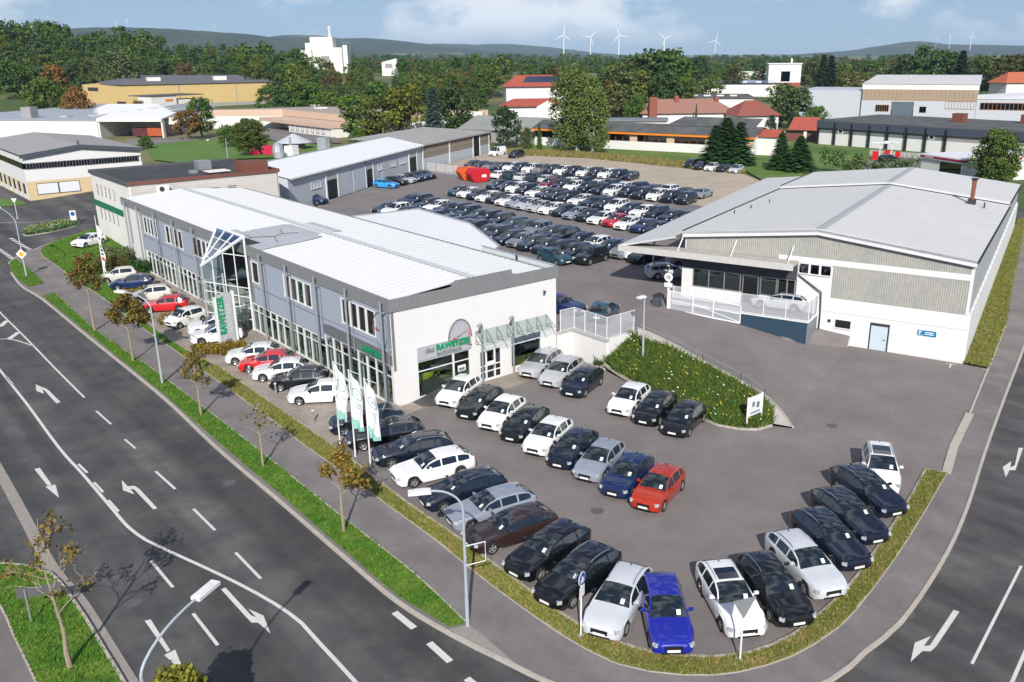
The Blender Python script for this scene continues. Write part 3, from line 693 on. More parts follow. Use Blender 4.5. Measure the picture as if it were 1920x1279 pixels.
IN1 = [('hatch', 'white', 865.2, 765.2), ('hatch', 'black', 904.3, 787.9), ('hatch', 'white', 946.6, 809), ('hatch', 'black', 990.4, 831), ('hatch', 'white', 1034.2, 856), ('hatch', 'navy', 1081.3, 880.9), ('hatch', 'steel', 1133, 905.1), ('hatch', 'dblue', 1186.1, 934.9), ('hatch', 'orange', 1244.8, 960.7)]
for i, (kd, co, px, py) in enumerate(IN1):
    hd = -156 + i * .7
    car(kd, co, by_wheel(kd, px, py, hd), hd, f'{"red" if co == "orange" else cw(co)} {NOUN[kd]}, {ORD[i]} from left in the middle forecourt row', 'cars in the middle row of the forecourt')
IN2 = [('estate', 'silver', 1017.1, 710.7, 1), ('estate', 'silver', 1057, 728, 1), ('hatch', 'navy', 1097.7, 746.7, 0), ('hatch', 'white', 1187.6, 782, 0), ('hatch', 'black', 1237.0, 800, 0), ('hatch', 'black', 1292.2, 821.1, 0)]
for i, (kd, co, px, py, rl_) in enumerate(IN2):
    hd = -153.5 + i * .6
    car(kd, co, by_wheel(kd, px, py, hd), hd, f'{cw(co)} {NOUN[kd]}, {ORD[i]} from the left in the row by the grass bank', 'cars in the row by the grass bank', rails=bool(rl_))
DL = [('city', 'cream', 226, 527, -112, 'cream small city car nearest the shrubs beside the glass front'), ('hatch', 'dblue', 250, 541, -100, 'dark blue hatchback between two pale city cars by the glass front'), ('city', 'cream', 288, 563, -112, 'cream small city car between the blue and the red hatchback'),
      ('hatch', 'red', 312, 583, -100, 'red hatchback beside the golden hedge by the glass front'), ('city', 'white', 350, 609, -148, 'white small city car facing the street left of the sign pylon'), ('hatch', 'white', 402, 624, -112, 'white hatchback half hidden behind the sign pylon, farther one'), ('hatch', 'white', 408, 640, -112, 'white hatchback half hidden behind the sign pylon, nearer one')]
for kd, co, px, py, hd, lb in DL:
    g = G(px, py, 0.0); car(kd, co, (g.x, g.y, .07), hd, lb, 'cars left of the entrance')
g = G(168, 462); car('hatch', 'white', (g.x, g.y, g.z + .13), -160, 'white hatchback parked alone on the lawn by the junction', sheet_on=False)
# the upper yard
ZY = 2.6 * K + .05
def yard_row(name, a, b, n, hd, cols, kinds, phr, jitter=.12):
    A, B = G(*a, ZY), G(*b, ZY); rs = random.Random(len(phr) + n)
    for i in range(n):
        p = A.lerp(B, i / (n - 1)); co = cols[i]; kd = kinds[i]
        car(kd, co, (p.x + rs.uniform(-jitter, jitter), p.y + rs.uniform(-jitter, jitter), ZY), hd + rs.uniform(-2, 2), f'{cw(co)} {NOUN[kd]}, {ORD[i]} from left in {phr}', 'cars in ' + phr, near=False, rails=kd in ('estate', 'suv') and rs.random() < .5, sheet_on=rs.random() < .8)
CK = dict(n='navy', b='black', w='white', s='silver', g='grey', d='dblue', p='petrol', t='teal', m='maroon', r='red', l='lgrey', e='steel')
KK = dict(h='hatch', e='estate', s='suv', a='saloon')
def cx_(s): return [CK[c] for c in s]
def kx_(s): return [KK[c] for c in s]
yard_row('a', (728, 399), (1108, 492), 19, -140, cx_('nwtnnntnpnnnngnnnnb'), kx_('esehhseehsesehehsss'), 'the nearest front row of the upper yard')
yard_row('b', (771, 382), (1205, 489), 20, -140, cx_('nnnwnnpnnnpngnnnwngn'), kx_('eseeessesseeseseeesh'), 'the second row of the upper yard')
yard_row('c', (862, 366), (1262, 444), 19, -141, cx_('pwnwnwesswnenwrwdne'), kx_('hhheheeeaeheheheehh'), 'the third row of the upper yard')
yard_row('d', (935, 354), (1285, 420), 17, -141, cx_('nnwnwnnnwnnwnwnnn'), kx_('eesseesseesseeses'), 'the fourth row of the upper yard')
yard_row('e', (1030, 353), (1287, 381), 11, -144, cx_('mnwnnwnnwnn'), kx_('sssssssssss'), 'the fifth row of the upper yard')
yard_row('f', (920, 332), (1316, 370), 17, 36, cx_('twtltlnwnwtwnnwnen'), kx_('sesesehesesesesea'), 'the sixth row of the upper yard', .1)
yard_row('g', (886, 315), (1182, 337), 16, -147, cx_('nngnwnwgnwnwnwnn'), kx_('hhhhsssssssssssh'), 'the far row on the gravel yard', .1)
GY = 2.6 * K + .04
for i, (px, py, co, kd) in enumerate(((1296, 315, 'black', 'suv'), (1313, 318, 'navy', 'hatch'), (1334, 320, 'white', 'hatch'), (1355, 322, 'navy', 'hatch'), (1380, 324, 'lgrey', 'hatch'))):
    g = G(px, py, GY); car(kd, co, g, -150, f'{cw(co)} {NOUN[kd]}, {ORD[i]} from the left below the fir trees', 'cars below the fir trees', near=False, sheet_on=False)
for i, (px, py, co) in enumerate(((724, 352, 'skyblue'), (743, 347, 'black'), (760, 343, 'silver'), (774, 340, 'navy'), (786, 337, 'dblue'), (797, 335, 'black'))):
    g = G(px, py, ZY); car('hatch', co, g, 115 if i == 0 else 122, f'{cw(co)} hatchback, {ORD[i]} from the left along the workshop wall', 'cars along the workshop wall', near=False, sheet_on=False)
g = G(933, 292, GY); car('van', 'white', g, -150, 'white panel van on the gravel beside the long shed', near=False, sheet_on=False)
g = G(968, 296, GY); car('suv', 'navy', g, -150, 'navy SUV standing alone by the dry grass', near=False, sheet_on=False)
g = G(1041, 492, ZY); car('hatch', 'petrol', g, 142, 'dark petrol hatchback parked across behind the showroom railing')
g = G(1205, 484, ZY); car('estate', 'white', g, 70, 'white estate car half under the corner of the hall canopy', near=False)
g = G(1255, 520, ZY); car('estate', 'lgrey', g, 84, 'silver estate car in the shade of the canopy, nearer one', rails=True)
g = G(1292, 498, ZY); car('estate', 'lgrey', g, 84, 'silver estate car in the shade of the canopy, farther one', rails=True)
g = G(1462, 578, 2.6 * K); car('estate', 'silver', (g.x, g.y, 2.6 * K + .05), -62, 'silver estate car on the fenced platform in front of the hall office', rails=True, sheet_on=False)
g = G(1062, 584, ZY); car('estate', 'dblue', (g.x - .6, g.y, ZY), 128, 'bright blue car beside the showroom corner fence', sheet_on=False)
g = G(1132, 596, ZY); car('hatch', 'petrol', (g.x, g.y, ZY), 20, 'dark car seen from behind through the white mesh fence', sheet_on=False)
for px, py, co, kd, hd, lb in ((563, 383, 'dblue', 'hatch', 120, 'dark blue car half hidden behind the showroom roof'),): 
    g = G(590, 382, ZY); car(kd, co, g, 118, lb, near=False, sheet_on=False)
g = G(1905, 322); car('hatch', 'dblue', (g.x, g.y, g.z + .05), -140, 'blue hatchback parked beside the big tree at the far street', near=False, sheet_on=False)

# ---------------------------------------------------------------- the showroom
def mapped(mb, fn): mb.v = [fn(*p) for p in mb.v]; return mb
endmap = lambda a, t, z: (t, a, z)          # (along y, thickness, z) -> the end wall
M_ROOFW = pm('white_roof_sheet', (.77, .77, .765), .42, .035, .5)
M_SEAM = pm('roof_seam', (.55, .56, .57), .4, 0)
M_GREEN = pm('sign_green', (.0, .26, .11), .45, 0)
M_SIGNG = pm('sign_grey', (.40, .41, .43), .4, .04, 1)
M_LETTG = pm('letter_grey', (.17, .18, .19), .5, 0)
M_RED = pm('sign_red', (.62, .01, .03), .4, 0)
M_CURT = pm('curtain', (.66, .70, .66), .9, .15, 4)
M_FLOORI = pm('shop_floor', (.36, .34, .25), .4, .1, .5)
M_INW = pm('shop_inner_wall', (.42, .41, .37), .9, .1, .3)
M_MEMB = pm('roof_membrane', (.40, .42, .45), .7, .12, .6)
SH = thing('showroom', 'long white and grey car showroom with white metal roof and glass entrance gable', 'building', W(0, 0), ROT1, scale=K)
b = MB(); wall_open(b, .0, 15.9, 0, 7.42, -.3, 0, [(2.05, 6.95, .22, 3.2), (7.8, 10.1, .08, 2.7), (11.0, 14.25, .5, 3.05)]); mapped(b, endmap).build('end_wall', M_WHITE, SH)
MB().box(-65, -57.6, -.02, .3, 0, 7.42).box(-65, -64.7, .3, 15.9, 0, 7.42).box(-64.7, -.3, 15.6, 15.9, 1.2, 7.9).build('wall', M_WHITE, SH)
# front: cladding panels, windows, ground-floor glazing
WIN = [(-57.0, -52.4), (-49.1, -43.8), (-40.4, -35.3), (-24.9, -23.5), (-17.95, -12.8), (-7.4, -2.3)]
b = MB(); wall_open(b, -57.6, 0, 2.85, 7.42, .06, .3, [(a, c, 5.0, 7.0) for a, c in WIN] + [(-33.4, -25.8, 2, 8)]); b.build('wall', M_GREYF, SH)
PAN = {}
def panel(x0, x1, z0, z1):
    k = (round(x1 - x0, 2), round(z1 - z0, 2))
    if k not in PAN: PAN[k] = MB().box(.015, k[0] - .015, 0, .05, .012, k[1] - .012).mesh('cladding_panel', M_CLAD)
    link('cladding_panel', PAN[k], SH, (x0, 0, z0))
edges = [-57.6]
for a, c in WIN: edges += [a, c]
edges += [0]
for i in range(0, len(edges) - 1):
    x0, x1 = edges[i], edges[i + 1]
    if x1 - x0 < .05: continue
    win = i % 2 == 1; n = max(1, round((x1 - x0) / 2.6))
    for k in range(n):
        a, c = x0 + (x1 - x0) * k / n, x0 + (x1 - x0) * (k + 1) / n
        if -33.4 < (a + c) / 2 < -25.8: continue
        lo = 4.2 if (a + c) / 2 > -10.7 else 2.9
        panel(a, c, lo, 4.55)
        if win: panel(a, c, 4.6, 4.97); panel(a, c, 7.03, 7.4)
        else: panel(a, c, 4.6, 7.4)
def window(parent, x0, x1, z0, z1, y, n, fw=.1, mull=.1, blind=0, mats=(None, None), dep=.12):
    fm, gm = mats[0] or M_WHITE2, mats[1] or M_GLASS
    f = MB(); f.box(x0 - fw, x0, y - .03, y + dep, z0 - fw, z1 + fw).box(x1, x1 + fw, y - .03, y + dep, z0 - fw, z1 + fw).box(x0, x1, y - .03, y + dep, z1, z1 + fw).box(x0 - .05, x1 + .05, y - .09, y + dep, z0 - fw, z0)
    for k in range(1, n): xm = x0 + (x1 - x0) * k / n; f.box(xm - mull / 2, xm + mull / 2, y - .02, y + dep, z0, z1)
    w_ = f.build('window', fm, parent)
    for k in range(n):
        a, c = x0 + (x1 - x0) * k / n, x0 + (x1 - x0) * (k + 1) / n
        MB().box(a + mull / 2, c - mull / 2, y + .04, y + .055, z0, z1).build('pane', gm, w_)
        MB().box(a + mull / 2, c - mull / 2, y + .30, y + .32, z0, z1).build('room_shade', M_BLACK if (k + blind) % 2 else M_CURT, w_) if blind else None
    return w_
for a, c in WIN: window(SH, a, c, 5.06, 6.95, 0, 4 if c - a > 3 else 1, .1, .28, 1)
box('sill_flashing', M_STEEL, SH, -57.6, -33.4, -.06, 0, 4.552, 4.598); box('sill_flashing', M_STEEL, SH, -25.8, -10.7, -.06, 0, 4.552, 4.598)
box('dark_sign_band', pm('band_grey', (.14, .145, .155), .5, .05, 1), SH, -10.7, -.02, -.09, .3, 3.32, 4.15)
for k in range(1, 4): box('band_joint', M_BLACK, SH, -10.7 + k * 2.67 - .012, -10.7 + k * 2.67 + .012, -.093, -.085, 3.32, 4.15)
# interior
MB().box(-57.4, -.35, .35, 9.0, .0, .14).build('shop_floor', M_FLOORI, SH)
MB().box(-57.4, -.35, 9.0, 9.2, .14, 7.3).box(-57.4, -57.2, .35, 9, .14, 7.3).build('inner_wall', M_INW, SH)
MB().box(-57.4, -33.4, .35, 9.0, 3.35, 3.6).box(-25.8, -.35, .35, 9.0, 3.35, 3.6).build('inner_ceiling', M_OFFW, SH)
glx = []
x = -57.3; rs = random.Random(5)
while x < -.4:
    wdt = 1.37 if x < -33.4 or x > -25.9 else 7.5
    if -33.6 < x < -25.9: x = -25.8; continue
    glx.append((x, min(x + wdt, -.25))); x += wdt
for i, (a, c) in enumerate(glx):
    right = a > -10.8; top = 3.28 if right else 2.82; tr = 2.35 if right else 2.15
    fr = MB(); big = i % 2 == 0; wv = .11 if big else .06
    fr.box(a - wv, a + wv, -.04, .12, .1, top).box(a + wv, c, -.03, .08, tr - .035, tr + .035).box(a + wv, c, -.03, .10, .1, .2).box(a + wv, c, -.03, .1, top - .07, top)
    f_ = fr.build('glazing_frame', M_WHITE2, SH)
    MB().box(a + wv, c - .06, .02, .035, .2, tr - .035).build('pane', M_SKYGL, f_); MB().box(a + wv, c - .06, .02, .035, tr + .035, top - .07).build('pane', M_SKYGL, f_)
    if rs.random() < .42:
        cu = MB(); n = 6
        for k in range(n):
            xa, xb = a + .15 + (c - a - .25) * k / n, a + .15 + (c - a - .25) * (k + 1) / n
            cu.quad((xa, .5 + .06 * (k % 2), .2), (xb, .5 + .06 * ((k + 1) % 2), .2), (xb, .5 + .06 * ((k + 1) % 2), top), (xa, .5 + .06 * (k % 2), top))
        cu.build('curtain', M_CURT, SH)
box('plinth', M_CONC, SH, -57.6, -.02, -.10, .3, 0, .1)
# ribbed parapet
def ribbed(mb, x0, x1, y0, y1, z0, zf, pitch=.30):
    n = int((x1 - x0) / pitch)
    for k in range(n):
        a = x0 + (x1 - x0) * k / n; m = a + (x1 - x0) / n * .72
        mb.box(a, m, y0, y1, z0, zf((a + m) / 2)); mb.box(m, x0 + (x1 - x0) * (k + 1) / n, y0 + .035, y1, z0, zf((a + m) / 2))
b = MB(); ribbed(b, -65.1, .12, -.12, .05, 7.42, lambda a: 8.38); b.build('parapet', M_GREYF, SH)
def step(a): return 8.36 if a < 5.15 or a > 11.35 else 8.36 + .46 * min(1, (a - 5.15) / .45, (11.35 - a) / .35)
b = MB(); ribbed(b, -.10, 16.05, -.13, .02, 7.42, step); mapped(b, lambda a, t, z: (-t, a, z)).build('parapet', M_GREYF, SH)
b = MB(); ribbed(b, -10.2, -.15, 15.85, 15.95, 7.75, lambda a: 8.4, .34); b.build('roof_railing', pm('light_rail', (.50, .54, .57), .45, .04, 1), SH)
box('railing_post', M_DARK, SH, -5.25, -5.05, 15.78, 15.98, 7.75, 8.46); box('railing_cap', M_STEEL, SH, -10.25, -.1, 15.80, 15.99, 8.405, 8.47)
# roof
RY0, RYM, RY1, RZ0, RZM, RZ1 = .02, 7.6, 15.7, 8.22, 8.72, 7.92
def slope(y): return RZ0 + (RZM - RZ0) * (y - RY0) / (RYM - RY0) if y < RYM else RZM + (RZ1 - RZM) * (y - RYM) / (RY1 - RYM)
n = 78; pw = 64.8 / n; pms = []
for y0, y1 in ((RY0, RYM), (RYM, RY1)):
    m = MB(); za, zb_ = slope(y0), slope(y1)
    m.add([(0, y0, za), (pw, y0, za), (pw, y1, zb_), (0, y1, zb_)], ((0, 1, 2, 3),))
    m.add([(pw - .03, y0, za), (pw, y0, za), (pw, y1, zb_), (pw - .03, y1, zb_), (pw - .03, y0, za + .055), (pw, y0, za + .055), (pw, y1, zb_ + .055), (pw - .03, y1, zb_ + .055)], ((4, 5, 6, 7), (0, 1, 5, 4), (3, 0, 4, 7), (1, 2, 6, 5)), 1)
    pms.append(m.mesh('roof_panel', [M_ROOFW, M_SEAM]))
for k in range(n):
    for m in pms: link('roof_panel', m, SH, (-64.9 + k * pw, 0, 0))
b = MB(); b.add([(-64.9, RYM - .32, slope(RYM - .32) + .075), (-.1, RYM - .32, slope(RYM - .32) + .075), (-.1, RYM, RZM + .09), (-64.9, RYM, RZM + .09), (-.1, RYM + .32, slope(RYM + .32) + .075), (-64.9, RYM + .32, slope(RYM + .32) + .075)], ((0, 1, 2, 3), (3, 2, 4, 5))); b.build('ridge_cap', M_SEAM, SH)
box('verge_flashing', M_GREYF, SH, -64.9, -.1, 15.62, 15.84, 7.78, 7.99)
# grey repair membrane behind the entrance gable
rs = random.Random(3)
for (x0, x1, y0, y1, dz) in ((-31.9, -23.0, .1, 3.0, .065), (-31.7, -26.5, 2.9, 6.6, .072), (-26.7, -22.6, 2.7, 6.4, .069), (-31.2, -24.4, 6.3, 9.4, .076), (-33.6, -31.0, .1, 2.1, .08)):
    q = [(x0 + rs.uniform(-.3, .3), y0), (x1 + rs.uniform(-.4, .4), y0 + rs.uniform(0, .2)), (x1 + rs.uniform(-.4, .4), y1), (x0 + rs.uniform(-.3, .3), y1 + rs.uniform(-.3, .2))]
    MB().add([(a, c, slope(c) + dz) for a, c in q], ((0, 1, 2, 3),)).build('roof_patch', M_MEMB, SH)
for a in (((-31.0, .6), (-29.4, 1.9), (-28.6, 1.7), (-27.0, 3.4)), ((-28.6, 1.7), (-27.6, .5)), ((-29.6, 5.2), (-27.4, 4.4), (-26.4, 5.6)), ((-27.4, 4.4), (-26.9, 3.3), (-24.5, 2.6))):
    MB().tube([(x, y, slope(y) + .085) for x, y in a], .035, 4).build('roof_joint', M_DARK, SH)
# annex at the back
AP = [(-9.0, 16.0), (-11.2, 18.6), (-22.5, 23.3), (-34.1, 24.25), (-34.9, 16.0)]
MB().prism(AP, 1.0, 7.55).build('annex_wall', M_OFFW, SH)
MB().prism(AP, 7.56, 7.86).build('annex_roof', M_ROOFW, SH)
for a, c in zip(AP, AP[1:-1] + [AP[-1]]): MB().tube([(a[0], a[1], 7.9), (c[0], c[1], 7.9)], .12, 5).build('annex_gutter', M_STEEL, SH)
# round steel posts in front of the cladding
pst = MB(); pst.tube([(0, -.50, .05), (0, -.50, 8.15)], .095, 10); pst.tube([(0, -.50, 8.13), (0, -.50, 8.19)], .13, 10)
pst.tube([(0, -.50, 7.35), (0, .0, 7.35)], .06, 6).tube([(.14, -.1, 7.3), (.14, -.1, 2.9)], .04, 6); pstm = pst.mesh('post', M_STEEL)
for x in (-.46, -5.75, -11.0, -16.4, -21.85, -38.95, -45.15, -51.35, -57.55, -62.5): link('post', pstm, SH, (x, 0, 0))
# entrance gable: glass wall A-C, glass roof A-B-C
A, B, C = Vector((-31.4, -2.4, 0)), Vector((-32.4, -.13, 0)), Vector((-25.7, -.13, 0)); ZA, ZT = 5.74, 9.1
def gwall(P, Q, za, zq, ncol, rowz, nm):
    d = Q - P; nrm = Vector((d.y, -d.x, 0)).normalized()
    def pt(t, z): return Vector((P.x + d.x * t, P.y + d.y * t, z))
    top = lambda t: za + (zq - za) * t
    fr = MB()
    for i in range(ncol + 1): fr.tube([pt(i / ncol, .0), pt(i / ncol, top(i / ncol))], .055 if 0 < i < ncol else .10, 6)
    for z in rowz:
        t0 = 0 if z <= za else (z - za) / (zq - za)
        fr.tube([pt(t0, z), pt(1, z)], .05, 6)
    f_ = fr.build(nm + '_frame', M_WHITE2, SH)
    zz = [.05] + list(rowz) + [99]
    for i in range(ncol):
        t0, t1 = i / ncol, (i + 1) / ncol
        for z0, z1 in zip(zz, zz[1:]):
            p = [(t0, z0), (t1, z0), (t1, min(z1, top(t1))), (t0, min(z1, top(t0)))]
            if p[2][1] - z0 < .1: continue
            if p[3][1] < z0:
                tt = (z0 - za) / (zq - za); p = [(tt, z0), p[1], p[2]]
            MB().add([pt(t, z) for t, z in p], (tuple(range(len(p))),)).build('pane', M_SKYGL, f_)
gwall(A, C, ZA, ZT, 4, (1.1, 2.2, 3.3, 4.2, 7.3), 'gable_front')
gwall(A, B, ZA, ZT, 2, (2.2, 4.2, 7.3), 'gable_side')
a3, b3, c3 = Vector((*A.xy, ZA + .05)), Vector((*B.xy, ZT + .05)), Vector((*C.xy, ZT + .05))
fr = MB()
fr.tube([a3, c3], .16, 6).tube([a3, b3], .09, 6).tube([b3, c3], .14, 6)
for k in (1, 2, 3): fr.tube([a3.lerp(b3, k / 4), a3.lerp(c3, k / 4)], .045, 6)
for k in (1, 2): fr.tube([b3.lerp(c3, k / 3), a3.lerp(c3, .12 * k) if k == 2 else a3.lerp(b3, .12)], .07, 6)
gr = fr.build('gable_roof_frame', M_WHITE2, SH)
for k in range(4):
    for j in range(3):
        def q(s, t): return a3.lerp(b3, s).lerp(a3.lerp(c3, s), t) - Vector((0, 0, .05))
        MB().add([q(k / 4, j / 3), q(k / 4, (j + 1) / 3), q((k + 1) / 4, (j + 1) / 3), q((k + 1) / 4, j / 3)], ((0, 1, 2, 3),)).build('roof_pane', M_BLUEGL, gr)
MB().box(-33.3, -25.9, .5, .7, .1, 3.3).build('lobby_wall', M_INW, SH)
MB().add([(-25.5, -.1, 8.4), (-25.5, 1.4, 8.4), (-25.5, -.1, 9.1)], ((0, 1, 2),)).build('gable_cheek', M_DARK, SH)
MB().box(-27.9, -26.4, -1.6, -.4, .08, 2.45).build('entrance_porch_core', M_SKYGL, SH)
dp = MB()
for x in (-27.9, -26.4):
    for y in (-1.6, -.4): dp.tube([(x, y, .05), (x, y, 2.5)], .05, 5)
dp.tube([(-27.9, -1.6, 2.5), (-26.4, -1.6, 2.5), (-26.4, -.4, 2.5), (-27.9, -.4, 2.5), (-27.9, -1.6, 2.5)], .05, 5); dp.build('entrance_porch_frame', M_WHITE2, SH)
# end wall: sign, gauge, shop window, door, canopy, lamp posts
def endbox(nm, m, *a): return mapped(MB().box(*a), endmap).build(nm, m, SH)
sg = endbox('sign_board', M_SIGNG, 2.1, 6.98, .0, .12, 3.2, 4.25)
yy, zz0 = 5.97, 4.25
b = MB(); ring = [(yy + 1.06 * math.cos(R(t)), zz0 + 1.48 * math.sin(R(t))) for t in range(0, 181, 9)]
b.add([(.10, y, z) for y, z in ring] + [(.02, y, z) for y, z in ring], [tuple(range(len(ring)))] + [(i, i + len(ring), i + 1 + len(ring), i + 1) for i in range(len(ring) - 1)]); b.build('gauge_disc', M_SIGNG, sg)
MB().tube([(.12, y, z) for y, z in ring] + [(.14, yy - .0 + 1.03, 3.5)], .06, 6).build('gauge_rim', M_LETTG, sg)
MB().tube([(.15, yy - .52, zz0 + .02), (.15, yy + .62, zz0 + .48)], [.05, .015], 5).build('gauge_needle', M_LETTG, sg)
MB().lathe([(.001, .17), (.12, .17), (.12, .1)], 10, 'z', mi=0).build('gauge_hub', M_RED, sg).matrix_local = Matrix.Translation((0, yy - .55, zz0)) @ Matrix.Rotation(R(90), 4, 'Y')
b = MB()
for t in range(-22, 40, 8):
    c, s = math.cos(R(t)), math.sin(R(t)); b.tube([(.135, yy + .78 * c, zz0 - .1 + 1.05 * s), (.135, yy + .94 * c, zz0 - .1 + 1.3 * s)], .035, 4)
b.build('gauge_marks', M_RED, sg)
b = MB()
for t in range(50, 180, 10):
    c, s = math.cos(R(t)), math.sin(R(t)); b.tube([(.13, yy + .86 * c, zz0 + 1.2 * s), (.13, yy + .93 * c, zz0 + 1.3 * s)], .014, 4)
b.build('gauge_ticks', M_LETTG, sg)
rE = (R(90), 0, R(90))
text('lettering', 'das', .62, sg, (.14, 2.75, 3.68), rE, M_LETTG, .015, .012)
text('lettering', 'RAWETZER', .66, sg, (.17, 3.72, 3.72), rE, M_GREEN, .02, .03, sx=.92)
text('lettering', 'autohaus', .56, sg, (.14, 3.78, 3.28), rE, M_LETTG, .015, .012, sx=1.12)
f_ = MB(); f_.box(2.05, 2.15, -.12, -.02, .22, 3.2).box(6.85, 6.95, -.12, -.02, .22, 3.2).box(2.15, 6.85, -.12, -.02, 3.05, 3.2).box(2.15, 6.85, -.12, -.02, .22, .32).box(2.15, 6.85, -.10, -.03, 2.28, 2.36).box(5.28, 5.42, -.12, -.0, .32, 3.05)
f_ = mapped(f_, endmap).build('shop_window', M_WHITE2, SH)
for y0, y1, z0, z1 in ((2.15, 5.28, .32, 2.28), (2.15, 5.28, 2.36, 3.05), (5.42, 6.85, .32, 2.28), (5.42, 6.85, 2.36, 3.05)): mapped(MB().box(y0, y1, -.07, -.06, z0, z1), endmap).build('pane', M_SKYGL, f_)
mapped(MB().box(5.75, 6.5, -.05, -.04, 1.45, 1.95), endmap).build('window_poster', M_PLATE, f_); mapped(MB().box(5.85, 6.4, -.038, -.034, 1.52, 1.75), endmap).build('poster_print', M_LETTG, f_)
d_ = MB(); d_.box(7.8, 10.1, -.2, -.05, .08, .2).box(7.8, 10.1, -.2, -.05, 2.55, 2.7)
for y in (7.8, 8.45, 9.3, 9.95): d_.box(y, y + .15, -.2, -.05, .2, 2.55)
for z in (.75, 1.25): d_.box(7.95, 9.95, -.19, -.06, z, z + .09)
d_.box(8.6, 9.3, -.19, -.055, 1.3, 1.6)
d_ = mapped(d_, endmap).build('door', M_WHITE2, SH)
for y in (7.95, 8.6, 9.45):
    for z0, z1 in ((.2, .75), (.84, 1.25), (1.34, 2.55)): mapped(MB().box(y, y + (.5 if y != 8.6 else .7), -.13, -.12, z0, z1), endmap).build('pane', M_GLASS, d_)
mapped(MB().box(9.28, 9.33, -.05, .03, 1.0, 1.35), endmap).build('handle', M_STEEL, d_)
f_ = MB(); f_.box(11.0, 11.08, -.12, -.02, .5, 3.05).box(14.17, 14.25, -.12, -.02, .5, 3.05).box(11.08, 14.17, -.12, -.02, 2.45, 2.55).box(11.08, 14.17, -.12, -.02, .5, .58)
f_ = mapped(f_, endmap).build('shop_window', M_WHITE2, SH); mapped(MB().box(11.08, 14.17, -.07, -.06, .58, 2.45), endmap).build('pane', M_SKYGL, f_)
endbox('blind_panel', pm('slate_panel', (.09, .11, .14), .5, .1, 2), 11.08, 14.17, -.09, -.03, 2.56, 3.05)
b = MB(); b.add([(.06, 7.45, 4.42), (.06, 14.75, 4.42), (1.35, 14.75, 3.55), (1.35, 7.45, 3.55)], ((0, 1, 2, 3),)); cn = b.build('canopy', M_SKYGL, SH)
tm = MB(); tm.tube([(.05, 0, 4.45), (1.4, 0, 3.52)], .035, 5).tube([(.05, 0, 4.45), (.05, 0, 3.35)], .035, 5).tube([(.05, 0, 3.38), (.85, 0, 3.86)], .028, 5).tube([(.05, 0, 3.75), (.42, 0, 3.62)], .02, 5); tmm = tm.mesh('canopy_bracket', M_STEEL)
for k in range(8): link('canopy_bracket', tmm, cn, (0, 7.5 + k * 1.035, 0))
for y in (7.82, 10.95):
    b = MB(); b.tube([(.42, y, .05), (.42, y, 5.0)], .085, 8).tube([(.42, y, 4.9), (.55, y - .1, 5.15), (.8, y - .42, 5.22)], .06, 6).obox((.95, y - .6, 5.2), Vector((.2, -.26, 0)), Vector((.1, .08, 0)), Vector((0, 0, .06))); b.build('wall_lamp', M_STEEL, SH)
b = MB(); b.tube([(.0, 14.45, 6.5), (.25, 14.45, 6.5)], .03, 5).obox((.3, 14.4, 6.42), Vector((.06, -.14, -.06)), Vector((.05, .03, 0)), Vector((0, 0, .05))); b.build('security_camera', M_DARK, SH)
# sign on the street front near the corner
b = MB(); gx_, gz_ = -1.45, 5.75
ring = [(gx_ + 1.0 * math.cos(R(t)), gz_ + 1.35 * math.sin(R(t))) for t in range(0, 361, 12)]
MB().tube([(x, -.06, z) for x, z in ring], .035, 5).build('gauge_rim', M_LETTG, SH); MB().tube([(gx_ - .45, -.08, gz_), (gx_ + .5, -.08, gz_)], [.05, .015], 5).build('gauge_needle', M_LETTG, SH)
MB().obox((gx_ - .5, -.08, gz_), Vector((.1, 0, 0)), Vector((0, .03, 0)), Vector((0, 0, .12))).build('gauge_hub', M_RED, SH)
rF = (R(90), 0, 0)
text('lettering', 'das', .5, SH, (-5.1, -.12, 3.5), rF, M_LETTG, .012, .01); text('lettering', 'RAWETZER', .6, SH, (-4.25, -.15, 3.55), rF, M_GREEN, .02, .03, sx=.9); text('lettering', 'autohaus', .4, SH, (-4.2, -.12, 3.2), rF, M_LETTG, .012, .01)
# cars on show inside
p = W(-3.0, 3.6, .16); car('hatch', 'lime', p, -150, 'lime green car on show behind the big shop window', near=True, sheet_on=False)
p = W(-4.6, 6.6, .16); car('suv', 'lgrey', p, -150, 'pale car standing behind the lime green car in the showroom', near=False, sheet_on=False)
for q, co in ((-14, 'grey'), (-20, 'maroon'), (-40, 'white'), (-47, 'black')):
    p = W(q, 3.2, .16); car('hatch', co, p, 150, f'{co} car on show inside the showroom {"right" if q > -30 else "left"} of the glass entrance', near=False, sheet_on=False)

# ---------------------------------------------------------------- sign pylon
PY = thing('sign_pylon', 'tall grey sign pylon with green lettering between two white posts', 'sign', W(-23.4, -3.5), ROT1, scale=K)
MB().box(-.10, .10, -.72, .66, .1, 4.75).build('board', M_SIGNG, PY)
for y in (-.92, .72): MB().box(-.16, .16, y, y + .2, 0, 4.9 if y > 0 else 4.55).build('post', M_WHITE2, PY)
text('lettering', 'RAWETZER', .82, PY, (.13, -.12, 1.02), (R(90), R(-90), R(90)), M_GREEN, .02, .035, sx=.83)
text('lettering', 'autohaus', .62, PY, (.13, .50, 1.05), (R(90), R(-90), R(90)), pm('letter_pale', (.52, .53, .56), .4, 0), .02, .012, sx=1.2)
text('lettering', 'das', .5, PY, (.13, -.12, .28), (R(90), R(-90), R(90)), pm('letter_pale', (.52, .53, .56), .4, 0), .02, .012, sx=.85)

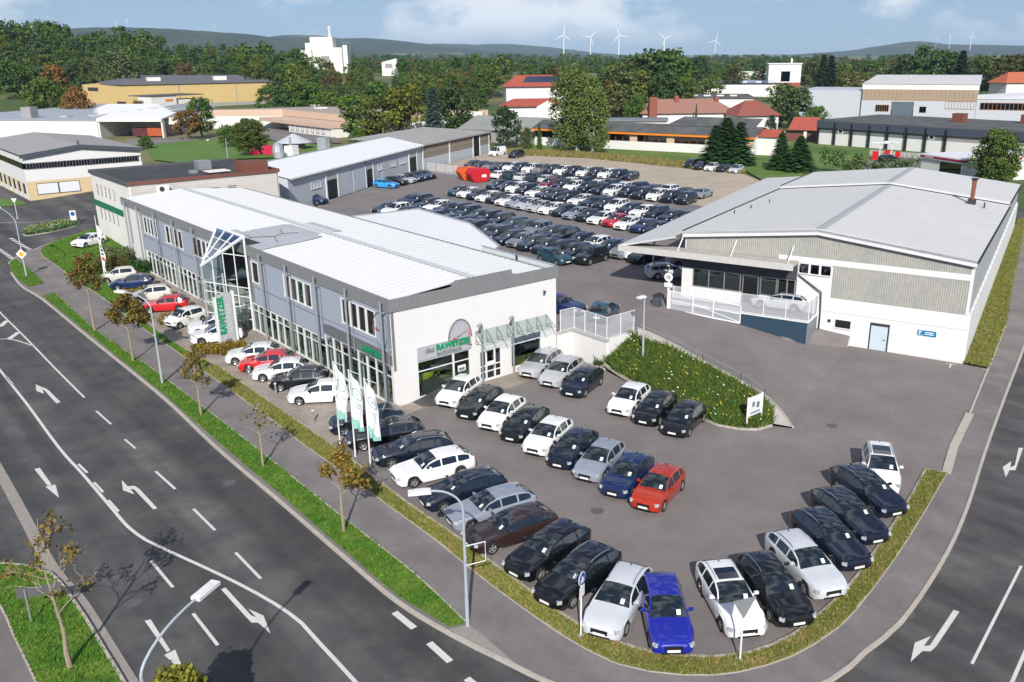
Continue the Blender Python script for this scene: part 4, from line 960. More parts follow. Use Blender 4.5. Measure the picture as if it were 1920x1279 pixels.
# ---------------------------------------------------------------- the flat-roofed office block beside it
OB = thing('office_block', 'white two-storey office block with dark flat roof and green band', 'building', W(0, 0), ROT1, scale=K)
b = MB(); wins = [(-82.1 + k * 2.0, -82.1 + k * 2.0 + .95, z, z + 1.45) for k in range(5) for z in (6.75, 3.4)]
wall_open(b, -84, -66.2, 0, 9.55, 1.3, 1.6, wins); b.box(-84, -83.7, 1.6, 21.5, 0, 9.55).box(-83.7, -66.5, 21.2, 21.5, 0, 9.55).build('wall', M_OFFW, OB)
for a, c, z0, z1 in wins: window(OB, a, c, z0, z1, 1.42, 1, .06, .06)
b = MB(); lw3 = [(9.2, 10.5, 7.3, 8.25), (11.6, 12.9, 7.35, 8.3), (14.0, 15.3, 7.4, 8.35)]
wall_open(b, 1.6, 21.2, 0, 9.55, -66.5, -66.25, lw3); mapped(b, lambda a, t, z: (t, a, z)).build('wall', pm('siding_base', (.45, .42, .38), .8, .05, 1), OB)
bd = MB()
for k in range(24):
    z0 = 1.0 + k * .355
    wall_open(bd, 1.62, 21.2, z0, z0 + .335, -66.25, -66.2 + .012 * (k % 2), lw3)
mapped(bd, lambda a, t, z: (t, a, z)).build('siding_boards', pm('siding', (.56, .53, .49), .75, .08, .6), OB)['kind'] = 'stuff'
for y0, y1, z0, z1 in lw3:
    g_ = MB(); g_.box(-66.3, -66.22, y0, y1, z0, z1, 1)
    for k in range(7): yy_ = y0 + (y1 - y0) * k / 6; g_.box(-66.215, -66.18, yy_ - .025, yy_ + .025, z0, z1)
    for k in range(5): zz_ = z0 + (z1 - z0) * k / 4; g_.box(-66.19, -66.165, y0, y1, zz_ - .025, zz_ + .025)
    g_.build('lattice_window', [M_OFFW, M_BLACK], OB)
box('green_band', pm('band_green', (.012, .16, .085), .5, .08, 1), OB, -84.02, -66.15, 1.18, 1.3, 5.05, 5.85)
MB().box(-84.15, -66.05, 1.15, 21.6, 9.56, 9.7).build('roof', pm('bitumen', (.04, .042, .045), .85, .25, .4, col2=(.06, .06, .062)), OB)
MB().box(-84.2, -66.0, 1.08, 1.32, 9.5, 9.98).box(-84.2, -84.0, 1.32, 21.6, 9.5, 9.98).build('roof_edge', pm('edge_grey', (.09, .095, .105), .6, .1, 1), OB)
MB().box(-66.15, -65.98, 1.32, 21.6, 9.52, 9.98).box(-84.0, -66.15, 21.45, 21.62, 9.52, 9.98).build('roof_edge', pm('edge_brown', (.16, .065, .045), .6, .1, 1), OB)
box('roof_unit', pm('brick_brown', (.17, .06, .04), .8, .12, 1), OB, -70.5, -67.4, 17.0, 20.6, 9.7, 11.0)
box('air_handler', M_STEEL, OB, -76.5, -74.6, 13.4, 15.2, 9.7, 10.9); box('air_handler', M_STEEL, OB, -72.2, -71.2, 11.0, 12.0, 9.7, 10.1)
MB().box(-69.2, -66.9, 12.0, 15.0, 10.15, 10.25).box(-68.2, -67.6, 13.0, 13.7, 9.7, 10.15).build('vent_hood', M_OFFW, OB)
AC = thing('air_conditioner', 'white air conditioning unit on the showroom roof by the siding wall', 'air conditioner', W(-65.3, 5.2, 8.3), ROT1, scale=K)
MB().box(-.3, .3, -.75, .75, .1, 1.0).build('case', M_WHITE2, AC); MB().lathe([(.001, .34), (.32, .34), (.34, .30)], 14).build('fan_grille', M_DARK, AC).matrix_local = Matrix.Translation((0, -.15, .55)) @ Matrix.Rotation(R(90), 4, 'Y')
box('foot', M_DARK, AC, -.3, .3, -.6, -.5, 0, .1); box('foot', M_DARK, AC, -.3, .3, .5, .6, 0, .1)

# ---------------------------------------------------------------- the corrugated hall
M_CORR = pm('weathered_corrugated', (.37, .365, .33), .8, .16, .5, col2=(.28, .285, .265), lo=.45, hi=.7)
M_HROOF = pm('hall_roof', (.56, .56, .555), .75, .05, .12)
M_HGREY = pm('hall_side_grey', (.40, .42, .43), .7, .06, .4)
M_MESH = bpy.data.materials.new('wire_mesh'); M_MESH.use_nodes = True
_t = M_MESH.node_tree; _t.nodes.clear(); _o = _t.nodes.new('ShaderNodeOutputMaterial'); _m = _t.nodes.new('ShaderNodeMixShader'); _m.inputs[0].default_value = .42
_a = _t.nodes.new('ShaderNodeBsdfTransparent'); _b = _t.nodes.new('ShaderNodeBsdfDiffuse'); _b.inputs[0].default_value = (.66, .68, .72, 1)
_t.links.new(_a.outputs[0], _m.inputs[1]); _t.links.new(_b.outputs[0], _m.inputs[2]); _t.links.new(_m.outputs[0], _o.inputs[0])
HA = thing('hall', 'large hall with pale grey gabled roof and weathered corrugated front', 'building', WH(0, 0), ROT2, scale=K)
def gz(x): return 8.42 + 1.40 * (1 - abs(x + 12.7) / 12.6)           # underside of the gable fascia
def corr(mb, x0, x1, z0, zf, y, pitch=.19, amp=.035):
    n = int((x1 - x0) / pitch * 2)
    for k in range(n):
        a, c = x0 + (x1 - x0) * k / n, x0 + (x1 - x0) * (k + 1) / n; ya, yc = y - amp * (k % 2), y - amp * ((k + 1) % 2)
        mb.quad((a, ya, z0), (c, yc, z0), (c, yc, zf(c)), (a, ya, zf(a)))
b = MB(); wall_open(b, -25.2, 0, -.3, 7.0, 0, .3, [(-7.53, -6.03, -.4, 2.45), (-10.64, -9.21, 1.56, 2.37), (-14.29, -11.32, 6.16, 7.0), (-24.9, -14.3, 2.7, 5.5)]); b.build('front_wall', M_WHITE, HA)
b = MB(); b.add([(x, .05, z) for x, z in ((-25.2, 6.9), (0, 6.9), (0, gz(0) + .3), (-12.7, gz(-12.7) + .3), (-25.2, gz(-25.2) + .3))], ((0, 1, 2, 3, 4),)); b.build('gable_backing', M_OFFW, HA)
b = MB(); corr(b, -25.05, -16.1, 7.3, gz, 0); corr(b, -16.1, -.25, 7.68, gz, 0); b.build('corrugated_gable', M_CORR, HA, )
b = MB(); corr(b, -11.2, -.25, 4.27, lambda x: 7.14, -.02); b.build('corrugated_panel', M_CORR, HA)
MB().box(-16.1, 0.02, -.06, .04, 7.15, 7.67).box(-.24, .02, -.05, .04, 4.26, 7.15).box(-.24, .02, -.05, .04, 7.67, gz(0) + .1).build('white_band', M_WHITE, HA)
b = MB()
for x0, x1 in ((-25.35, -12.7), (-12.7, .12)):
    for y in ((-.42, -.02),): b.add([(x0, y[0], gz(x0)), (x1, y[0], gz(x1)), (x1, y[0], gz(x1) + .5), (x0, y[0], gz(x0) + .5), (x0, y[1], gz(x0)), (x1, y[1], gz(x1)), (x1, y[1], gz(x1) + .5), (x0, y[1], gz(x0) + .5)], ((0, 1, 2, 3), (3, 2, 6, 7), (4, 5, 1, 0), (1, 5, 6, 2), (0, 3, 7, 4)))
b.build('gable_fascia', pm('fascia_white', (.66, .67, .69), .6, .04, .6), HA)
for x in (-22.5, -20, -17.4, -14.8, -10.1, -7.4, -4.7, -2.1): MB().box(x - .012, x + .012, -.424, -.418, gz(x) + .02, gz(x) + .49).build('fascia_joint', M_CONC, HA)
window(HA, -14.2, -11.4, 6.2, 7.05, -.03, 3, .08, .18); window(HA, -10.6, -9.25, 1.6, 2.33, -.01, 1, .08)
d_ = box('door', pm('door_blue', (.50, .60, .66), .5, .05, 1), HA, -7.5, -6.06, .05, .1, 0, 2.28); MB().box(-7.6, -7.5, -.03, .12, 0, 2.45).box(-6.06, -5.96, -.03, .12, 0, 2.45).box(-7.6, -5.96, -.03, .12, 2.28, 2.5).build('door_frame', M_DARK, d_); MB().tube([(-6.25, .0, 1.05), (-6.42, .0, 1.05)], .03, 5).build('handle', M_DARK, d_)
sp = box('parking_sign', pm('sign_blue', (.0, .17, .36), .4, .03, 2), HA, -3.7, -2.22, -.05, -.005, 1.97, 2.45); text('lettering', 'P', .38, sp, (-3.6, -.055, 2.08), (R(90), 0, 0), M_PLATE, .004, .01); 
MB().box(-3.66, -3.22, -.056, -.052, 2.02, 2.05).box(-3.66, -3.22, -.056, -.052, 2.38, 2.41).box(-3.12, -2.4, -.056, -.052, 2.26, 2.33).box(-3.12, -2.4, -.056, -.052, 2.1, 2.17).build('sign_print', M_PLATE, sp)
box('meter_box', M_DARK, HA, -11.25, -11.0, -.08, 0, 2.0, 2.25)
MB().box(-11.8, .01, -.015, 0, 2.92, 2.95).build('wall_joint', M_CONC, HA)
MB().tube([(-14.2, -.1, 6.0), (-12.0, -.25, 4.7), (-11.95, -.12, 2.6), (-11.95, -.12, .5)], .06, 6).build('downpipe', M_DARK, HA)
# side wall, plinth, roof
MB().box(-.3, 0, .3, 46.5, 0, 8.45).box(-25.2, -24.9, .3, 46.5, 2, 8.45).box(-24.9, -.3, 46.2, 46.5, 2, 8.45).build('wall', M_HGREY, HA)
b = MB()
for k in range(24): y0, y1 = .3 + k * 1.93, .3 + (k + 1) * 1.93; b.box(0, .18, y0, y1, -.4, 4.2 + .07 * (y0 - .3) * .9)
b.build('plinth', M_WHITE, HA)
def rz(x, dz=0): return 8.93 + 1.37 * (1 - abs(x + 12.7) / 12.6) + dz
for y0, y1, dz, nm in ((-.42, 31.0, 0, 'roof'), (31.0, 46.8, .32, 'roof')):
    b = MB()
    for xa, xb in ((-25.4, -12.7), (-12.7, .12)): b.add([(xa, y0, rz(xa, dz)), (xb, y0, rz(xb, dz)), (xb, y1, rz(xb, dz)), (xa, y1, rz(xa, dz)), (xa, y0, rz(xa, dz) - .22), (xb, y0, rz(xb, dz) - .22), (xb, y1, rz(xb, dz) - .22), (xa, y1, rz(xa, dz) - .22)], ((0, 1, 2, 3), (4, 5, 1, 0), (2, 6, 7, 3), (1, 5, 6, 2), (3, 7, 4, 0)))
    b.build(nm, M_HROOF, HA)
    b = MB()
    for s_ in (-1, 1): b.quad((-12.7, y0, rz(-12.7, dz) + .012), (-12.7 + s_ * .42, y0, rz(-12.7 + s_ * .42, dz) + .012), (-12.7 + s_ * .42, y1, rz(-12.7 + s_ * .42, dz) + .012), (-12.7, y1, rz(-12.7, dz) + .012))
    b.build('ridge_strip', pm('ridge_grey', (.36, .37, .38), .7, .06, .6), HA)
    MB().box(-.12, .22, y0 + .3, y1, 8.62 + dz, 8.86 + dz).build('gutter', M_BLACK, HA)
    MB().tube([(-25.45, y0 + .3, 8.98 + dz), (-25.45, y1, 8.98 + dz)], .07, 5).build('gutter', M_DARK, HA)
for y in (8, 15.5, 23): 
    MB().add([(-25.3, y, rz(-25.3) + .008), (-12.8, y, rz(-12.8) + .008), (-12.8, y + .06, rz(-12.8) + .008), (-25.3, y + .06, rz(-25.3) + .008)], ((0, 1, 2, 3),)).build('roof_seam', pm('seam_grey', (.47, .475, .48), .7, 0), HA)
    MB().add([(-12.6, y, rz(-12.6) + .008), (.1, y, rz(.1) + .008), (.1, y + .06, rz(.1) + .008), (-12.6, y + .06, rz(-12.6) + .008)], ((0, 1, 2, 3),)).build('roof_seam', pm('seam_grey', (.47, .475, .48), .7, 0), HA)
for x in (-24.2, -23.6, -22.9): MB().tube([(x, 12 + (x + 24) * 6, rz(x)), (x, 12 + (x + 24) * 6, rz(x) + .35)], .06, 6).build('roof_vent', M_DARK, HA)
# chimney
cp = (-3.4, 27.5); b = MB(); z0 = rz(cp[0]); b.tube([(*cp, z0), (*cp, z0 + 2.5)], [.20, .24], 9); b.build('chimney_pipe', pm('rusty_pipe', (.22, .075, .04), .75, .3, 3), HA)
MB().tube([(*cp, z0 + 2.5), (*cp, z0 + 2.75)], [.26, .42], 9).build('chimney_cap', M_DARK, HA); MB().box(cp[0] - .4, cp[0] + .4, cp[1] - .4, cp[1] + .4, z0 - .1, z0 + .5).build('chimney_foot', M_DARK, HA)
MB().tube([(-2.0, 26.0, rz(-2.0)), (-2.0, 26.0, rz(-2.0) + .6)], .09, 6).build('roof_vent', M_DARK, HA)
# lean-to on the yard side and the front canopy
LT = [(-25.46, -1.75, 8.72), (-31.3, -1.75, 7.32), (-33.6, 52, 7.32), (-25.46, 46.8, 8.72)]
MB().add(LT + [(x, y, z - .18) for x, y, z in LT], ((0, 3, 2, 1), (4, 5, 6, 7), (0, 1, 5, 4), (1, 2, 6, 5), (2, 3, 7, 6))).build('lean_to_roof', M_HROOF, HA)
MB().box(-31.4, -14.25, -1.95, -1.72, 6.72, 7.30).box(-31.45, -31.3, -1.72, 4, 6.85, 7.28).build('canopy_fascia', pm('canopy_grey', (.50, .49, .47), .8, .1, 1), HA)
MB().add([(-31.3, -1.72, 7.25), (-14.25, -1.72, 7.22), (-14.25, -.05, 7.28), (-31.3, -.05, 7.32), (-31.3, -1.72, 7.0), (-14.25, -1.72, 7.0), (-14.25, -.05, 7.0), (-31.3, -.05, 7.0)], ((0, 1, 2, 3), (7, 6, 5, 4), (1, 5, 6, 2))).build('canopy_roof', pm('canopy_gravel', (.40, .37, .34), .9, .2, 2), HA)
for x in (-25.3, -20.1, -14.8): 
    MB().tube([(x - .1, -1.3, 7.3), (x, -.1, 8.6)], .06, 6).build('strut', M_WHITE2, HA); MB().tube([(x - .1, -1.3, 7.25), (x - .1, -1.3, 7.45)], [.2, .1], 6).build('strut_foot', M_CONC, HA)
for k in range(5): MB().box(-31.2, -31.05, 6 + k * 10, 6.2 + k * 10, 2.5, 7.2).build('post', M_STEEL, HA)
# office front under the canopy
b = MB(); ribbed(b, -25.3, -14.3, -.30, -.1, 5.5, lambda a: 6.95, .22); b.build('dark_cladding', pm('slate_ribs', (.06, .062, .07), .6, .1, 2), HA)
MB().box(-25.3, -19.3, -.28, -.02, 2.6, 3.75).box(-17.6, -16.0, -.28, -.02, 2.6, 3.75).box(-25.3, -24.2, -.26, -.02, 3.75, 5.5).build('office_parapet', M_WHITE, HA)
for a, c, n_, z0 in ((-24.1, -19.5, 3, 3.82), (-17.5, -16.1, 1, 3.82)): window(HA, a, c, z0, 5.42, -.24, n_, .06, .08, 0, (M_STEEL, glassmat('teal_glass', (.25, .42, .42), .2)))
for a, c in ((-19.2, -17.8), (-15.9, -15.15), (-15.05, -14.4)): window(HA, a, c, 2.72, 5.42, -.2, 1, .06, .08, 0, (M_STEEL, M_GLASS))
MB().box(-24.8, -14.4, .25, .3, 2.6, 5.5).build('office_back', M_INW, HA)
# fenced platform with ribbed blue front
PL = thing('loading_platform', 'raised platform with dark blue ribbed front below the hall office', 'platform', WH(0, 0), ROT2, scale=K)
MB().box(-25.0, -12.3, -2.95, -.02, -.2, 2.6).build('deck', M_YARD, PL)
b = MB(); ribbed(b, -25.0, -12.3, -3.08, -2.95, 0, lambda a: 2.52, .2); b.build('ribbed_front', pm('dark_blue_sheet', (.030, .060, .095), .45, .08, 1), PL)
b = MB(); ribbed(b, -2.95, -.05, -12.3, -12.2, 0, lambda a: 2.52, .2); mapped(b, lambda a, t, z: (t, a, z)).build('ribbed_side', pm('dark_blue_sheet2', (.20, .22, .26), .45, .08, 1), PL)
MB().box(-25.0, -12.15, -3.12, -2.95, 2.53, 2.62).box(-12.32, -12.15, -2.95, -.05, 2.53, 2.62).build('edge_rail', M_WHITE2, PL)
def fence(name, label, line, h, n_each, zf, group=None, postr=.035, midrail=False, scale=1.0, mat=None):
    """mesh fence: posts, rails and one panel per bay"""
    o0 = line[0]; F_ = thing(name, label, 'fence', (o0[0], o0[1], zf(*o0[:2])), 0, group)
    pp = []
    for (a, c), n in zip(zip(line, line[1:]), n_each):
        for k in range(n): pp.append(Vector(a[:2]).lerp(Vector(c[:2]), k / n))
    pp.append(Vector(line[-1][:2]))
    Z0 = zf(*o0[:2]); loc = [Vector((p.x - o0[0], p.y - o0[1], zf(p.x, p.y) - Z0)) for p in pp]
    for p in loc: MB().tube([p, p + Vector((0, 0, h))], postr, 6).build('post', mat or M_WHITE2, F_)
    for a, c in zip(loc, loc[1:]):
        up = Vector((0, 0, h - .02)); lo = Vector((0, 0, .06))
        r_ = MB().tube([a + up, c + up], postr * .7, 5).tube([a + lo, c + lo], postr * .7, 5)
        if midrail: r_.tube([(a + a + up) / 2, (c + c + up) / 2], postr * .7, 5)
        r_.build('rail', mat or M_WHITE2, F_)
        MB().quad(a + lo, c + lo, c + up, a + up).build('mesh_panel', M_MESH, F_)
    return F_
zpl = lambda x, y: 2.62 * K
fence('mesh_fence', 'white mesh fence round the raised platform edge', [WH(-18.3, -3.0), WH(-12.25, -3.0), WH(-12.25, -.2)], 1.65, (3, 2), zpl)
fence('mesh_fence', 'white mesh fence on the yard edge behind the sliding gate', [WH(-25.0, -3.0), WH(-18.3, -3.0)], 1.5, (4,), zpl)
GT = thing('sliding_gate', 'white sliding gate with mesh infill across the ramp edge', 'gate', WH(-24.7, -4.4, 2.35), ROT2, scale=K)
g0, g1, gh = Vector((0, 0, 0)), Vector((6.4, 1.2, -.72)), 1.75
fr = MB(); up = Vector((0, 0, gh)); fr.tube([g0, g1], .07, 6).tube([g0 + up, g1 + up * .95], .06, 6)
for t in (0, .33, .62, 1): fr.tube([g0.lerp(g1, t), g0.lerp(g1, t) + up * (1 - .05 * t)], .06, 6)
fr.tube([g0.lerp(g1, .33) + up * .55, g1 + Vector((0, 0, .1))], .03, 5).tube([g0 + up * .5, g1 + up * .5], .03, 5); fr.build('gate_frame', M_WHITE2, GT)
MB().quad(g0, g1, g1 + up * .95, g0 + up).build('mesh_panel', M_MESH, GT); MB().box(-.25, -.05, -.1, .1, -.2, 3.1).build('gate_post', M_WHITE2, GT)
sgn = thing('speed_sign', 'round white sign with the number ten on the gate post', 'sign', WH(-24.85, -4.5, 5.45), ROT2, scale=K)
MB().lathe([(.001, -.03), (.42, -.03), (.42, .0), (.001, 0)], 18, 'y', (0, -.05, 0)).build('disc', M_WHITE2, sgn); text('lettering', '10', .42, sgn, (-.24, -.09, -.15), (R(90), 0, 0), M_BLACK, .003, .008); MB().box(-.4, .4, -.08, -.04, -.95, -.55).build('plate', M_WHITE2, sgn)
BN = thing('waste_bin', 'dark grey wheeled bin left of the white gate post', 'bin', WH(-25.9, -4.6, 2.45), ROT2)
MB().prism([(-.3, -.3), (.3, -.3), (.3, .3), (-.3, .3)], 0.08, 1.0).build('body', pm('bin_grey', (.06, .075, .095), .5, .05, 2), BN); MB().box(-.34, .34, -.36, .34, 1.0, 1.08).build('lid', M_DARK, BN); MB().tube([(-.32, .3, .1), (.32, .3, .1)], .1, 8).build('wheel', M_BLACK, BN)

# ---------------------------------------------------------------- retaining wall, terrace fence, handrail
RW = thing('retaining_wall', 'white retaining wall beside the showroom below the mesh fence', 'wall', W(0, 0), ROT1, scale=K)
MB().box(-.05, 4.4, 17.5, 17.75, -.1, 2.45).box(-.02, .22, 15.95, 17.5, -.1, 2.45).build('wall', M_WHITE, RW); MB().box(-.1, 4.5, 17.42, 17.83, 2.45, 2.62).box(-.08, .3, 15.95, 17.42, 2.45, 2.62).build('coping', M_CONC, RW); MB().box(4.2, 4.45, 17.75, 21.0, -.1, 2.6).build('wall', M_WHITE, RW)
zy = lambda x, y: 2.62 * K
fence('mesh_fence', 'white mesh fence on the terrace at the showroom corner', [W(.2, 16.2), W(.3, 17.7), W(4.3, 17.7), W(4.3, 20.9)], 1.75, (1, 3, 2), zy)
RA = thing('handrail', 'thin steel handrail along the footpath above the bank', 'railing', G(1190, 622))
lnr = [p for p in smooth_line(pts((1190, 624), (1250, 653), (1330, 693), (1400, 731), (1432, 754)), .6)]
o0 = lnr[0]; z0 = zt(o0.x, o0.y); RA.location = (o0.x, o0.y, z0); loc = [Vector((p.x - o0.x, p.y - o0.y, zt(p.x, p.y) - z0)) for p in lnr]
for h_ in (.95, .5): MB().tube([p + Vector((0, 0, h_)) for p in loc], .022, 5).build('rail', M_STEEL, RA)
for p in loc[::5] + [loc[-1]]: MB().tube([p, p + Vector((0, 0, .97))], .025, 5).build('post', M_DARK, RA)

# ---------------------------------------------------------------- buildings round the yard and beyond
def at(px, dist, z=None):
    """the ground point seen in column px at a forward distance"""
    d = ray(px, 110); x = d.x / d.y * dist
    return Vector((x, dist, zt(x, dist) if z is None else z))
def bframe(name, label, pl, pr, cat='building', zl=None):
    a, c = G(*pl), G(*pr); z = min(a.z, c.z) if zl is None else zl
    t = thing(name, label, cat, (a.x, a.y, z), math.atan2(c.y - a.y, c.x - a.x)); return t, (c - a).xy.length
M_WOOD = pm('weathered_boards', (.16, .12, .09), .85, .3, 2, col2=(.30, .26, .22))
M_PANELG = pm('panel_grey_blue', (.46, .49, .53), .6, .05, .5)
M_ROOFC = pm('concrete_roof', (.36, .35, .335), .85, .12, .15, col2=(.30, .29, .28))
M_TILE = pm('red_tiles', (.34, .075, .05), .75, .14, .8)
M_TILE2 = pm('brown_tiles', (.30, .15, .115), .8, .14, .8)
M_SALMON = pm('salmon_fascia', (.56, .41, .31), .8, .08, .4)
M_YELLOW = pm('ochre_wall', (.55, .40, .17), .8, .06, .1)
M_ORANGE = pm('orange_trim', (.70, .22, .02), .6, .05, 1)
M_SOLAR = pm('solar_panel', (.012, .022, .06), .15, .1, 1, coat=.5)
M_DROOF = pm('dark_felt', (.075, .08, .08), .85, .2, .3, col2=(.11, .11, .11))
M_BLOCK = pm('block_wall', (.30, .29, .28), .85, .1, .4)
def boards(parent, x0, x1, y, z0, z1, n, name, mat):
    wd = (x1 - x0) / n; me = MB().box(.02, wd - .02, -.04, 0, 0, z1 - z0).mesh(name, mat)
    for k in range(n): link(name, me, parent, (x0 + k * wd, y + (.02 if k % 3 == 0 else 0), z0))
# workshop with grey panels
WS, w = bframe('workshop', 'long grey-panelled workshop with plain white roof behind the showroom', (545, 398), (792, 319))
h = 4.6; MB().box(0, w, 0, .3, -1, h).box(w - .3, w, .3, 13.5, -1, h).box(0, .3, .3, 13.5, -1, h).box(0, w, 13.2, 13.5, -1, h).build('wall', M_PANELG, WS)
x = w * .22
for a, c in ((.30, .395), (.405, .50), (.63, .70)): MB().box(a * w, c * w, -.06, 0, 0, h - .9).build('wall_panel', M_PANELG, WS)
for a, c in ((.225, .295), (.505, .555), (.875, .945)):
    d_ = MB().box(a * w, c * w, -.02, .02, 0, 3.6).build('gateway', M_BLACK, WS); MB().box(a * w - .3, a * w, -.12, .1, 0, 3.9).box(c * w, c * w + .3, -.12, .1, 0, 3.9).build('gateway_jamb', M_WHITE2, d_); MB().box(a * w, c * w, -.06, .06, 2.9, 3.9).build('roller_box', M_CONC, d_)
for a in (.13, .60, .69, .79): window(WS, a * w, a * w + 2.6, 2.3, 3.2, -.02, 3, .08, .1)
MB().tube([(.502 * w, -.1, 0), (.502 * w, -.1, h)], .06, 6).build('downpipe', M_DARK, WS)
b = MB(); e0, er = h + .05, h + 1.5
b.add([(-.3, -.5, e0), (w + .2, -.5, e0), (w + .2, 7, er), (-.3, 7, er), (w + .2, 14, e0), (-.3, 14, e0)], ((0, 1, 2, 3), (3, 2, 4, 5))); b.add([(-.3, -.5, e0 - .2), (w + .2, -.5, e0 - .2), (w + .2, -.5, e0), (-.3, -.5, e0)], ((0, 1, 2, 3),)); b.build('roof', M_ROOFW, WS)
MB().add([(w, 0, h), (w, 13.5, h), (w, 7, er - .05)], ((0, 1, 2),)).add([(0, 0, h), (0, 13.5, h), (0, 7, er - .05)], ((2, 1, 0),)).build('gable', M_PANELG, WS)
MB().box(-.3, w + .2, 6.8, 7.2, er - .02, er + .06).build('ridge_cap', M_STEEL, WS)
MB().lathe([(.7, 0), (.9, .9), (.75, 1.9), (.4, 2.3), (.001, 2.3)], 14, c=(w * .34, 11, er - .6)).build('exhaust_duct', M_STEEL, WS)
MB().box(w * .40, w * .40 + 2, 10.2, 11.6, er - .8, er + .9).build('filter_unit', M_OFFW, WS); MB().tube([(w * .40 + 1, 11, er + .9), (w * .40 + 1, 11, er + 2.2)], .18, 7).build('vent_pipe', M_STEEL, WS)
MB().box(w * .66, w * .66 + 1.6, 11, 12.6, er - 1, er + 1.1).build('roof_unit', M_STEEL, WS)
# boarded shed
SD, w = bframe('shed', 'long shed with weathered board front and concrete roof', (793, 318.6), (918, 286))
MB().box(0, w, 0, .3, -.5, 2.1).build('lower_wall', M_PANELG, SD); MB().box(0, w, .1, .3, 2.1, 4.4).build('backing', M_DARK, SD)
boards(SD, .2, w * .36, 0, 2.1, 4.2, 26, 'board', M_WOOD); boards(SD, w * .375, w * .72, 0, 2.1, 4.2, 26, 'board', M_WOOD); boards(SD, w * .86, w - .2, 0, 2.1, 4.2, 9, 'board', M_WOOD)
for a in (0, .362, .72, .83, .985): MB().box(a * w, a * w + .35, -.12, .02, -.3, 4.4).build('pillar', M_WHITE, SD)
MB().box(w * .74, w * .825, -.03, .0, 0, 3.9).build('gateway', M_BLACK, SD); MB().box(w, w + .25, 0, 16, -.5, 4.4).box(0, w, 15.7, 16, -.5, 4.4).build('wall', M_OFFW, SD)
MB().add([(-.1, -.4, 4.4), (w + .5, -.4, 4.4), (w + .5, 16.5, 5.0), (-.1, 16.5, 5.0), (-.1, -.4, 4.65), (w + .5, -.4, 4.65), (w + .5, 16.5, 5.25), (-.1, 16.5, 5.25)], ((4, 5, 6, 7), (0, 1, 5, 4), (1, 2, 6, 5))).build('roof', M_ROOFC, SD)
# gabled commercial building at the left edge
GL = thing('gabled_building', 'white commercial building with grey gabled roof across the side street', 'building', G(57, 377), R(40.2)); w = 8.0
while proj(GL.location + Vector((V[0], V[1], 0)) * w + Vector((0, 0, 7)))[0] < 262: w += .1
h = 7.2; dp = 34
def gab(x): return h - .2 + 1.1 * (1 - abs(x - w * .47) / (w * .5))
b = MB(); wall_open(b, 0, w, -1, 3.1, 0, .3, [(1.3, 7.8, .9, 2.7), (10.5, w, 0, 2.7)]); b.build('lower_wall', pm('cream_wall', (.62, .48, .28), .8, .05, .5), GL)
b = MB(); b.add([(0, 0, 3.1), (w, 0, 3.1), (w, 0, 5.0), (0, 0, 5.0)], ((0, 1, 2, 3),)); b.add([(0, 0, 6.05), (w, 0, 6.05), (w, 0, gab(w)), (w * .47, 0, gab(w * .47)), (0, 0, gab(0))], ((0, 1, 2, 3, 4),)); b.build('upper_wall', M_WHITE, GL)
for k, (a, c) in enumerate(((.3, 5.9), (6.2, 7.3), (7.6, 10.0), (10.2, w - .5))): window(GL, a + .1, c - .1, 5.1, 5.95, .03, max(1, int((c - a) * 2.2)), .05, .035, 0, (M_STEEL, M_GLASS))
window(GL, 1.3, 7.8, .95, 2.65, .05, 2, .1, .18, 0, (M_DARK, pm('shutter_white', (.70, .72, .74), .5, .03, 1)))
MB().box(10.4, w, 1.6, 1.8, 0, 3).build('porch_back', pm('porch_brown', (.14, .06, .04), .7, .2, 1), GL); MB().box(9.9, w + .1, -1.2, 0, 2.85, 3.1).build('porch_roof', M_DARK, GL)
b = MB(); b.box(-.0, .3, .3, dp, -1, 3.1).box(0, .3, .3, dp, 3.1, 5.0).box(0, .3, .3, dp, 6.05, 7.0).box(w - .3, w, .3, dp, -1, 7).box(0, w, dp - .3, dp, -1, 7); b.build('wall', M_WHITE, GL)
b = MB()
for k in range(9): b.box(-.02, .02, 1 + k * 3.6, 4.2 + k * 3.6, 5.05, 6.0)
b.build('strip_glazing', M_GLASS, GL)
for k in range(8): MB().box(-.05, 0, 2 + k * 4, 3.6 + k * 4, .9, 2.6).build('window', M_GLASS, GL); MB().box(-.06, .0, 3.9 + k * 4, 4.7 + k * 4, -.5, 2.9).build('pier', pm('cream_wall', (.62, .48, .28)), GL)
b = MB()
for xa, xb in ((-.5, w * .47), (w * .47, w + .5)): b.add([(xa, -.5, gab(xa) + .45), (xb, -.5, gab(xb) + .45), (xb, dp, gab(xb) + .45), (xa, dp, gab(xa) + .45)], ((0, 1, 2, 3),))
b.build('roof', pm('roof_grey', (.31, .30, .295), .8, .06, .3), GL)
b = MB()
for xa, xb in ((-.5, w * .47), (w * .47, w + .5)): b.add([(xa, -.55, gab(xa) - .12), (xb, -.55, gab(xb) - .12), (xb, -.55, gab(xb) + .47), (xa, -.55, gab(xa) + .47)], ((0, 1, 2, 3),))
b.build('gable_fascia', pm('fascia_slate', (.065, .075, .09), .6, .08, 1), GL)
MB().tube([(w * .47, 0, gab(w * .47) + .4), (w * .47, 0, gab(w * .47) + 1.1)], .12, 6).build('vent_pipe', M_DARK, GL)
